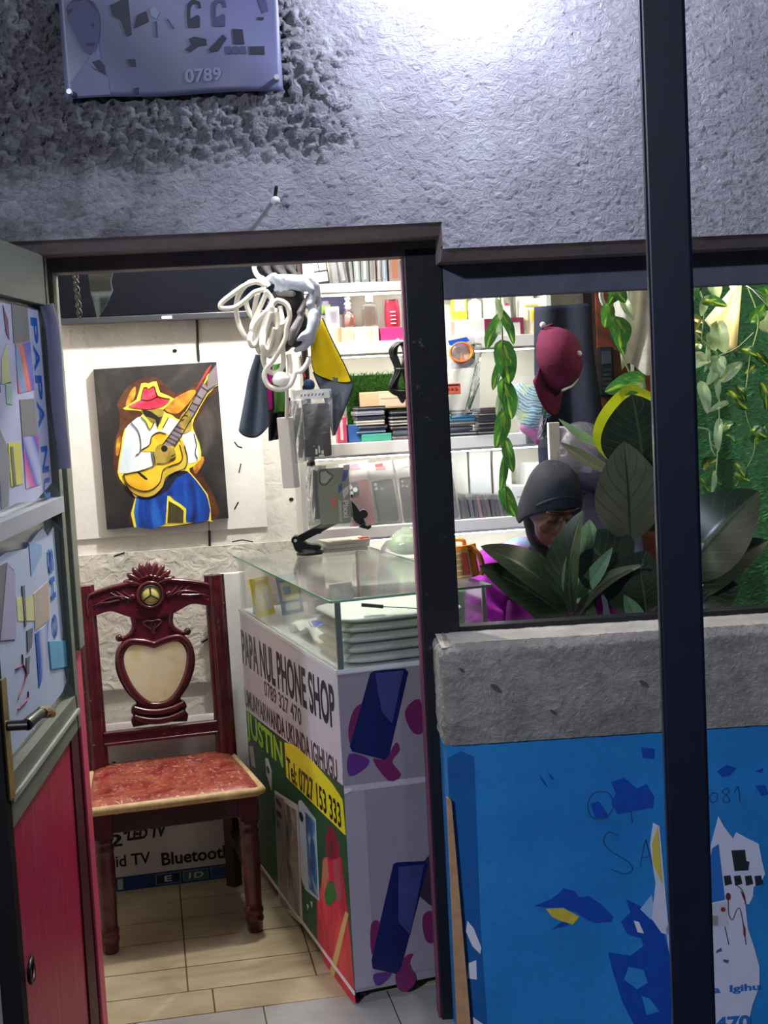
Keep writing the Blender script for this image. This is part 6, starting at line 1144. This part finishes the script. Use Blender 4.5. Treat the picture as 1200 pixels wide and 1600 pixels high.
# --- climbers on the grass wall
vine('pale-leaved pothos vine hanging at the window top right of the post', [(1085, 432), (1100, 480), (1098, 535), (1122, 555), (1124, 600), (1124, 660), (1118, 760)],
    [(1102,468,1096,494,16,POTP),(1122,508,1134,552,32,POTP),(1112,522,1118,548,24,POTP),(1122,560,1121,592,32,POTP),(1120,575,1104,602,18,POTP),(1128,592,1160,566,24,POTP),(1119,590,1122,624,13,POTP),(1096,602,1106,646,22,POTP),(1101,560,1070,576,36,POTP),(1105,545,1101,582,10,POTP),(1134,630,1106,644,12,POTP),(1090,536,1070,550,26,POTD),(1124,660,1122,706,16,POTP),(1116,740,1112,772,10,POTP),(1078,440,1084,470,30,POT),(1098,436,1084,462,20,POT),(1112,440,1120,470,28,POTP),(1100,470,1136,478,22,POTD)], 3.80)
vine('variegated pothos vine creeping across the green grass wall', [(1165, 440), (1185, 500), (1172, 560), (1165, 640), (1180, 700), (1150, 760)],
    [(1140,612,1168,640,30,POTD),(1152,604,1164,626,16,POTD),(1180,690,1196,664,24,POTD),(1175,672,1198,684,22,POTD),(1128,668,1146,662,20,POTD),(1135,680,1148,690,14,POTD),(1160,546,1182,556,22,POTD),(1178,570,1164,584,24,POTD),(1192,490,1200,520,30,POTP),(1175,500,1195,475,22,POT),(1190,600,1198,640,26,POTD),(1182,552,1200,570,16,POTD),(1100,730,1122,716,26,POTD),(1150,742,1172,752,24,POTD),(1150,725,1164,745,20,POTD),(1095,748,1108,768,18,POT),(1112,745,1128,758,16,POT),(1195,452,1200,478,26,POT)], 4.02)
o_ = at(1124, 556, 3.80); g = G()
for pts in ([(1122,556),(1150,545),(1178,520)], [(1122,556),(1098,532),(1088,522)], [(1118,700),(1110,690),(1108,672),(1080,668)], [(1108,672),(1112,700),(1118,712)]): g.tube([at(x, y, 3.82)-o_ for x, y in pts], .0022, M('8fa37c', .5), n=6, sub=4)
o = g.build('vine_tendril', None, o_); tag(o, 'thin bare vine tendrils forking before the grass wall', 'vine')
p = at(1140, 470, 3.95); t = thing('dried_fan_leaf', 'pale dried fan-shaped leaf hanging at the top right of the window', 'leaf', p, 0); DRY = brush('dried_leaf', ['8a7c52', 'c2b184', 'd9cda6'], 20, .3); g = G()
g.grid(lambda u, v: (lambda q: q-p + Vector((0, -.015*math.sin(10*u)*v, 0)))(at(1160-(8+80*u-30*u*u)*v, 430+(130*(1-u)+70*u)*v+0*u, 3.95)), 24, 12, DRY); g.build('blade', t, sol=.002)
p = at(1095, 515, 3.85); g = G()
for (a, b, c_, d_, w_) in ((1070,490,1100,505,12), (1074,508,1098,520,10), (1078,515,1090,538,10), (1095,500,1076,525,8)): leaf(g, at(a, b, 3.85)-p, at(c_, d_, 3.86)-p, w_*3.85/FPX, M('d9c98a', .5, var=.15), fold=.3)
o = g.build('dried_flower', None, p); tag(o, 'pale yellow dried flower beside the post under the fan leaf', 'flower')
p = at(1146, 446, 3.88); t = thing('string_bulb', 'small bright warm bulb at the top right corner of the window', 'lamp', p, 0)
g = G(); g.sph((0, 0, 0), .011, M('fff0c0', .3, var=0, emit=40), 14, 10); g.build('bulb', t); g = G(); g.cyl((0, 0, .008), (0, 0, .03), .006, M('2a2a2a', .4), n=10); g.tube([(0, 0, .03), (.01, 0, .1), (0, .02, 2.5-p.z)], .002, BLK, n=6, sub=3); g.build('socket', t)
l_ = bpy.data.lights.new('bulb_light', 'POINT'); l_.energy = 1.6; l_.color = (1, .9, .62); l_.shadow_soft_size = .012; lo = bpy.data.objects.new('bulb_light', l_); COL.objects.link(lo); lo.parent = t; lo.location = (0, -.02, -.012)
for k in range(3):
    p = at(1166+4*k, 446+2*k, 3.85); g = G(); g.tube([Vector((0, 0, 0)), (at(1215, 470+12*k, 3.85)-p)], .0011, M('c9ccc6', .3, .4), n=5); o = g.build('hanging_wire', None, p); tag(o, ['uppermost of three thin silvery wires at the window top right corner', 'middle of three thin silvery wires at the window top right corner', 'lowest of three thin silvery wires at the window top right corner'][k], 'wire', 'wires at the window top')
# --- rubber plant in the window
p = at(985, 1050, 3.62); base = Vector((p.x+.16, 3.60, 0)); t = thing('rubber_plant', 'large dark-leaved rubber plant standing inside the window behind the sill', 'plant', base, 0)
g = G(); g.lathe([(.10, 0), (.135, .26), (.145, .27), (.145, .29), (.12, .29)], M('7a4a34', .7, var=.1), 28); g.build('pot', t); g = G(); g.cyl((0, 0, .25), (0, 0, .285), .125, M('2b2018', .95, bump=.5)); g.build('soil', t)
stk = [(0, 0, .27)] + [tuple(at(x, y, 3.62)-base) for x, y in ((940, 1000), (925, 950), (960, 860), (985, 790))]
g = G(); g.tube(stk, lambda q: .012-.006*q, M('2e2a20', .7, var=.15), n=10, sub=5); g.tube([stk[1], tuple(at(1040, 940, 3.6)-base), tuple(at(1085, 880, 3.58)-base)], .007, M('2e2a20', .7), n=8, sub=4); g.build('stem', t)
for (x0, y0, x1, y1, wpx, mt, n, fo, dr, dY) in (
    (888,945,752,852,88,RUB,(-.2,-.5,1),.12,.08,-.02), (890,968,750,884,84,RUB,(-.3,-.6,.8),.12,.06,-.06), (880,975,800,925,44,RUB,(0,-.8,.5),.2,.05,-.05),
    (894,960,908,798,72,RUB,(-.75,-.6,.1),.5,.10,-.05), (895,945,922,812,78,RUBL,(.5,-1,.1),.1,.05,-.01), (900,935,957,856,26,RUBL,(.3,-.8,.5),.2,.10,-.04),
    (898,968,1005,880,40,RUBO,(.1,-.4,1),.2,.14,-.05), (985,845,975,690,108,RUBO,(0,-1,.1),.08,.06,-.03), (1006,740,988,616,135,RUB,(.2,-1,.1),.05,.05,.05),
    (1000,735,984,600,150,RUBY,(.2,-1,.1),.05,.05,.075), (970,905,905,835,110,RUB,(0,-1,.3),.2,.08,.0), (975,960,1010,860,110,RUB,(.1,-1,.2),.15,.06,.02), (1010,960,1000,890,90,RUB,(0,-1,.3),.2,.05,-.02),
    (1062,905,1185,766,128,RUB,(-.5,-.8,.3),.28,.10,-.03), (1070,935,1200,843,76,RUB,(-.2,-.7,.7),.25,.10,-.04), (1050,955,1155,915,96,RUB,(.0,-.8,.5),.2,.08,-.05), (1060,918,1135,902,26,RUBY,(0,-.6,.8),.15,.08,-.02), (1040,965,1120,935,70,RUB,(0,-1,.2),.2,.1,-.06), (1040,870,1090,800,80,RUB,(-.2,-1,.2),.2,.05,0),
    (948,700,872,655,24,RUBL,(.2,-.6,.8),.15,-.08,.05), (960,740,875,692,34,RUBO,(.2,-.6,.8),.15,-.05,.06), (1002,985,975,930,30,RUBL,(0,-1,.3),.3,.05,-.03), (905,985,925,940,40,RUB,(0,-1,.3),.3,.05,-.03), (1010,830,1030,760,80,RUB,(.1,-1,.2),.2,.05,.04)):
    g = G(); leaf(g, at(x0, y0, 3.62+dY*.5)-base, at(x1, y1, 3.60+dY)-base, wpx*3.6/FPX, mt, n, fo, dr, nu=14, nv=26); g.build('leaf', t)
# ================================================================== PERSON AT THE COUNTER
SKIN = M('5a3626', .5, var=.08, vs=30); 
root = thing('person', 'person in a magenta top and black head scarf bending forward behind the counter', 'person', (.50, 3.98, 0), 0)
X = lambda p: Vector(p)
hc = at(862, 790, 3.82) - Vector((.50, 3.98, 0))          # centre of the head
pitch = R_(27); yaw = R_(16)
HQ = Matrix.Rotation(yaw, 3, 'Z') @ Matrix.Rotation(pitch, 3, 'X')     # face looks along -y, tipped down
def H(x, y, z): return hc + HQ @ Vector((x, y, z))
sh = .02
hand_L, hand_R = Vector((-.06, -.33, .86)), Vector((.06, -.34, .86))
def finger(base, d, up, ln, r, curl):
    p = [base]; dd = d.copy()
    for k in range(3): dd = (dd*math.cos(curl)+up*math.sin(curl)).normalized(); up = (up - dd*up.dot(dd)).normalized(); p.append(p[-1]+dd*ln*(.42, .33, .25)[k])
    return [(q, r*(1-.12*i)) for i, q in enumerate(p)]
def arm(s):
    S0 = Vector((s*.175, .0, 1.045)); E_ = Vector((s*.235, -.06, .79)); Wr = Vector((s*.10, -.26, .835)); d = (Vector((s*.03, -.36, .86))-Wr).normalized(); sd = Vector((-s, 0, 0)); up = Vector((0, -.2, -1)).normalized()
    ch = [[(S0, .052), (S0.lerp(E_, .5), .044), (E_, .038), (E_.lerp(Wr, .5), .034), (Wr, .025)], [(Wr, .025), (Wr+d*.05, .027)]]
    palm = Wr+d*.06
    for k in range(4): ch.append([(Wr+d*.03, .015), (palm+Vector((s*(.026-.018*k), 0, .004*k))+d*(.03-.004*abs(k-1.2)), .0105)]); ch.append(finger(palm+Vector((s*(.026-.018*k), 0, .004*k))+d*.03, d, up, (.062, .075, .08, .07)[k], .0088, .38))
    ch.append(finger(Wr+d*.035+sd*.022, (d*.6+sd*.7).normalized(), up, .062, .0105, .25)); return ch
chains = [[(X((0, .10, .58)), .13), (X((0, .09, .75)), .125), (X((0, .05, .90)), .135), (X((0, .03, 1.02)), .11)], [(X((-.15, .01, 1.05)), .055), (X((0, .03, 1.08)), .065), (X((.15, .01, 1.05)), .055)], [(X((0, .02, 1.08)), .055), (H(0, .03, -.08), .05)]] + arm(-1) + arm(1)
for s in (-1, 1): chains.append([(X((s*.09, .08, .56)), .085), (X((s*.12, -.30, .55)), .065), (X((s*.12, -.31, .53)), .055), (X((s*.12, -.27, .30)), .05), (X((s*.12, -.24, .08)), .036), (X((s*.12, -.26, .035)), .034), (X((s*.13, -.38, .03)), .026)])
balls = [(H(0, .012, .02), (.073, .092, .10), HQ), (H(0, -.035, -.045), (.056, .055, .065), HQ), (H(0, -.068, -.088), (.026, .024, .022), HQ), (H(0, -.096, -.014), (.010, .017, .026), HQ), (H(0, -.099, -.030), (.015, .010, .009), HQ),
    (H(0, -.088, -.062), (.026, .014, .011), HQ), (H(-.036, -.060, -.024), (.027, .020, .026), HQ), (H(.036, -.060, -.024), (.027, .020, .026), HQ), (H(-.031, -.078, .006), (.017, .010, .010), HQ), (H(.031, -.078, .006), (.017, .010, .010), HQ), (H(-.030, -.080, .030), (.028, .010, .008), HQ), (H(.030, -.080, .030), (.028, .010, .008), HQ), (H(-.070, .01, -.01), (.010, .020, .030), HQ), (H(.070, .01, -.01), (.010, .020, .030), HQ)]
body = blob('body', SKIN, chains, balls, .005, 5, root)
g = G(); LIP = M('4a2420', .45, var=.05)
for s in (-1, 1):
    g.tube([H(s*.016, -.0885, .004), H(s*.031, -.0895, -.001), H(s*.046, -.081, .003)], .0018, M('120c0a', .5, var=0), n=6, sub=4)     # lowered lashes
    g.tube([H(s*.014, -.0925, .032), H(s*.032, -.092, .038), H(s*.050, -.079, .033)], .0028, M('120c0a', .7, var=0), n=6, sub=4)
g.build('brows_and_lashes', root); g = G(); g.tube([H(-.024, -.094, -.063), H(0, -.1025, -.060), H(.024, -.094, -.063)], .0042, LIP, n=8, sub=4); g.build('lips', root)
# head scarf
SCF = M('171a28', .8, var=.12, vs=30, bump=.4, bs=70)
g = G(); 
def scarf(u, v):
    a = 2*math.pi*u; b = v*math.pi/2; fr = max(0, -math.sin(a)); z0 = -.058+.100*fr**.9
    r = math.cos(b)**.62; q = Vector(((.083+.004*(1-v)**2)*r*math.cos(a), .010+.097*r*math.sin(a), z0+(.126-z0)*math.sin(b)**1.05)); w_ = 1+.018*math.sin(3*a+9*v)*(1-v); return H(q.x*w_, q.y*w_, q.z)
g.grid(scarf, 48, 18, SCF, True, True); g.tube([scarf(.60+i*.02, .16+.12*math.sin(i*.24)) for i in range(14)], .0032, SCF, n=8); g.build('head_scarf', root, sol=.005)
blob('neck_scarf', M('12141f', .85, var=.1, bump=.4), [[(X((-.085, .03, 1.09)), .025), (X((-.06, -.055, 1.085)), .030), (X((0, -.085, 1.06)), .036), (X((.06, -.055, 1.085)), .030), (X((.085, .03, 1.09)), .025), (X((.04, .09, 1.10)), .03), (X((-.04, .09, 1.10)), .03), (X((-.085, .03, 1.09)), .025)], [(X((-.03, -.09, 1.05)), .035), (X((-.02, -.11, .98)), .03)], [(X((0, .02, 1.09)), .068), (H(0, .04, -.075), .058)]], [], .008, 4, root)
# magenta top with sleeves, pale blue yoke
MGT = M('b022b8', .75, var=.14, vs=14, bump=.6, bs=22); 
ch2 = [[(X((0, .10, .60)), .145), (X((0, .09, .75)), .142), (X((0, .05, .90)), .150), (X((0, .03, 1.01)), .125)], [(X((-.165, .0, 1.045)), .070), (X((0, .03, 1.055)), .072), (X((.165, .0, 1.045)), .070)]]
for s in (-1, 1):
    S0 = Vector((s*.180, .0, 1.04)); E_ = Vector((s*.235, -.06, .79)); Wr = Vector((s*.10, -.26, .835)); ch2.append([(S0, .069), (S0.lerp(E_, .35)+Vector((s*.012, 0, 0)), .064), (S0.lerp(E_, .7), .060), (E_, .055), (E_.lerp(Wr, .5), .050), (E_.lerp(Wr, .85), .044)])
    for k in range(4): q = S0.lerp(E_, .2+.22*k); ch2.append([(q+Vector((s*.03, -.05, .02)), .016), (q+Vector((-s*.03, -.062, -.02)), .014)])
blob('top', MGT, ch2, [], .008, 3, root)
YOK = grad('blue_pink_yoke', ['8fb4e6', 'a9a9e8', 'cf6fd0', '9ec4ea'], .3, 2.5); blob('yoke', YOK, [[(X((-.155, -.03, 1.075)), .040), (X((-.10, -.03, 1.085)), .052)], [(X((.10, -.03, 1.085)), .052), (X((.155, -.03, 1.075)), .040)]], [], .008, 4, root)
SKT = M('1b1d2c', .85, var=.1); ch3 = [[(X((0, .10, .56)), .15), (X((0, .08, .62)), .15)]]
for s in (-1, 1): ch3.append([(X((s*.09, .08, .56)), .10), (X((s*.115, -.30, .55)), .078), (X((s*.12, -.27, .32)), .066), (X((s*.12, -.245, .10)), .056)])
blob('trousers', SKT, ch3, [], .009, 4, root)
for s in (-1, 1): blob('shoe', M('2a2222', .5), [[(X((s*.12, -.24, .04)), .040), (X((s*.13, -.33, .034)), .036), (X((s*.135, -.40, .03)), .028)]], [], .006, 2, root)
# chair behind the person
t = thing('office_chair', 'grey office chair with rounded back that the person sits on', 'chair', (.60, 4.10, 0), R_(-14)); OG = M('5f6078', .7, var=.08, bump=.3); DK = M('17181c', .5)
g = G(); g.prism(rrect(-.22, -.24, .22, .20, .07), XY, .43, .36, OG); g.build('seat', t, bev=.015)
g = G(); g.grid(lambda u, v: Vector(((u-.5)*.36*(1-.25*v**4), .20-.05*math.cos((u-.5)*2.6)+.03*v, .60+.63*v)), 16, 14, OG); g.build('backrest', t, sol=.05)
g = G(); g.tube([(0, .05, .34), (0, .24, .36), (0, .245, .60), (0, .225, .75)], .022, DK, n=10, sub=4); g.build('back_support', t); g = G(); g.cyl((0, 0, .06), (0, 0, .36), .03, DK); g.build('column', t)
for k in range(5):
    a = 2*math.pi*k/5+.3; g = G(); g.tube([(0, 0, .09), (.14*math.cos(a), .14*math.sin(a), .085), (.24*math.cos(a), .24*math.sin(a), .065)], lambda q: .022-.006*q, DK, n=8); l = g.build('base_arm', t); g = G(); g.cyl((.24*math.cos(a)-.012, .24*math.sin(a), .028), (.24*math.cos(a)+.012, .24*math.sin(a), .028), .028, DK); g.build('caster', l)
# ================================================================== LAMPS
def lamp(kind, loc, power, col, size=.05, aim=None, parent=None):
    l = bpy.data.lights.new('lamp_light', kind); l.energy = power; l.color = col
    if kind == 'AREA': l.size = size
    else: l.shadow_soft_size = size
    o = bpy.data.objects.new('lamp_light', l); COL.objects.link(o); o.location = loc
    if aim is not None: o.rotation_euler = (Vector(aim)-Vector(loc)).to_track_quat('-Z', 'Y').to_euler()
    if parent is not None: o.parent = parent
    return o
# bracket lamp above the window (just outside the frame)
p = FA.w(.225, -.235, 2.56); t = thing('wall_lamp', 'white bulkhead lamp on a bracket high on the grey wall', 'lamp', p, rFA)
g = G(); g.tube([(0, .235, .10), (0, .12, .12), (0, .0, .10)], .012, M('2b2b2e', .4, .6), n=10, sub=4); g.lathe([(.02, .10), (.07, .085), (.085, .045), (.08, .04)], M('cfd2d6', .4), 24); g.build('bracket', t)
g = G(); g.sph((0, 0, .06), .026, M('dfe8ff', .3, var=0, emit=6)); g.build('bulb', t)
lamp('POINT', (0, 0, 0.0), WALL_LAMP_W, WALL_LAMP_COL, .02, parent=t)
# unseen fill lamp on a pole behind the viewer, added for the facade
t = thing('fill_lamp', 'tall unseen lamp added across the road to light the facade', 'lamp', (-3.2, -4.5, -.06))
g = G(); g.cyl((0, 0, 0), (0, 0, 3.9), .05, M('55585c', .5, .5), .035); g.tube([(0, 0, 3.9), (-.1, .2, 4.05), (-.2, .5, 4.1)], .03, M('55585c', .5, .5), sub=4); g.box((-.32, .35, 4.08), (-.08, .8, 4.14), M('6a6d70', .5)); g.build('pole', t)
lamp('AREA', (-.2, .55, 4.0), FILL_W, FILL_COL, .3, aim=None, parent=t).rotation_euler = (Vector((3.4, 7.2, -3.0))).to_track_quat('-Z', 'Y').to_euler()
# bulb on the shop ceiling
t = thing('ceiling_bulb', 'round white bulb on the shop ceiling', 'lamp', (-.30, 4.06, 2.5))
g = G(); g.lathe([(.05, 0), (.05, -.02), (.025, -.03), (.022, -.05)], M('eeeeee', .4), 20); g.build('holder', t)
g = G(); g.sph((0, 0, -.085), (.035, .035, .04), M('fff6e6', .3, var=0, emit=14)); g.build('bulb', t)
lamp('POINT', (0, 0, -.16), ROOM_W, ROOM_COL, .035, parent=t)
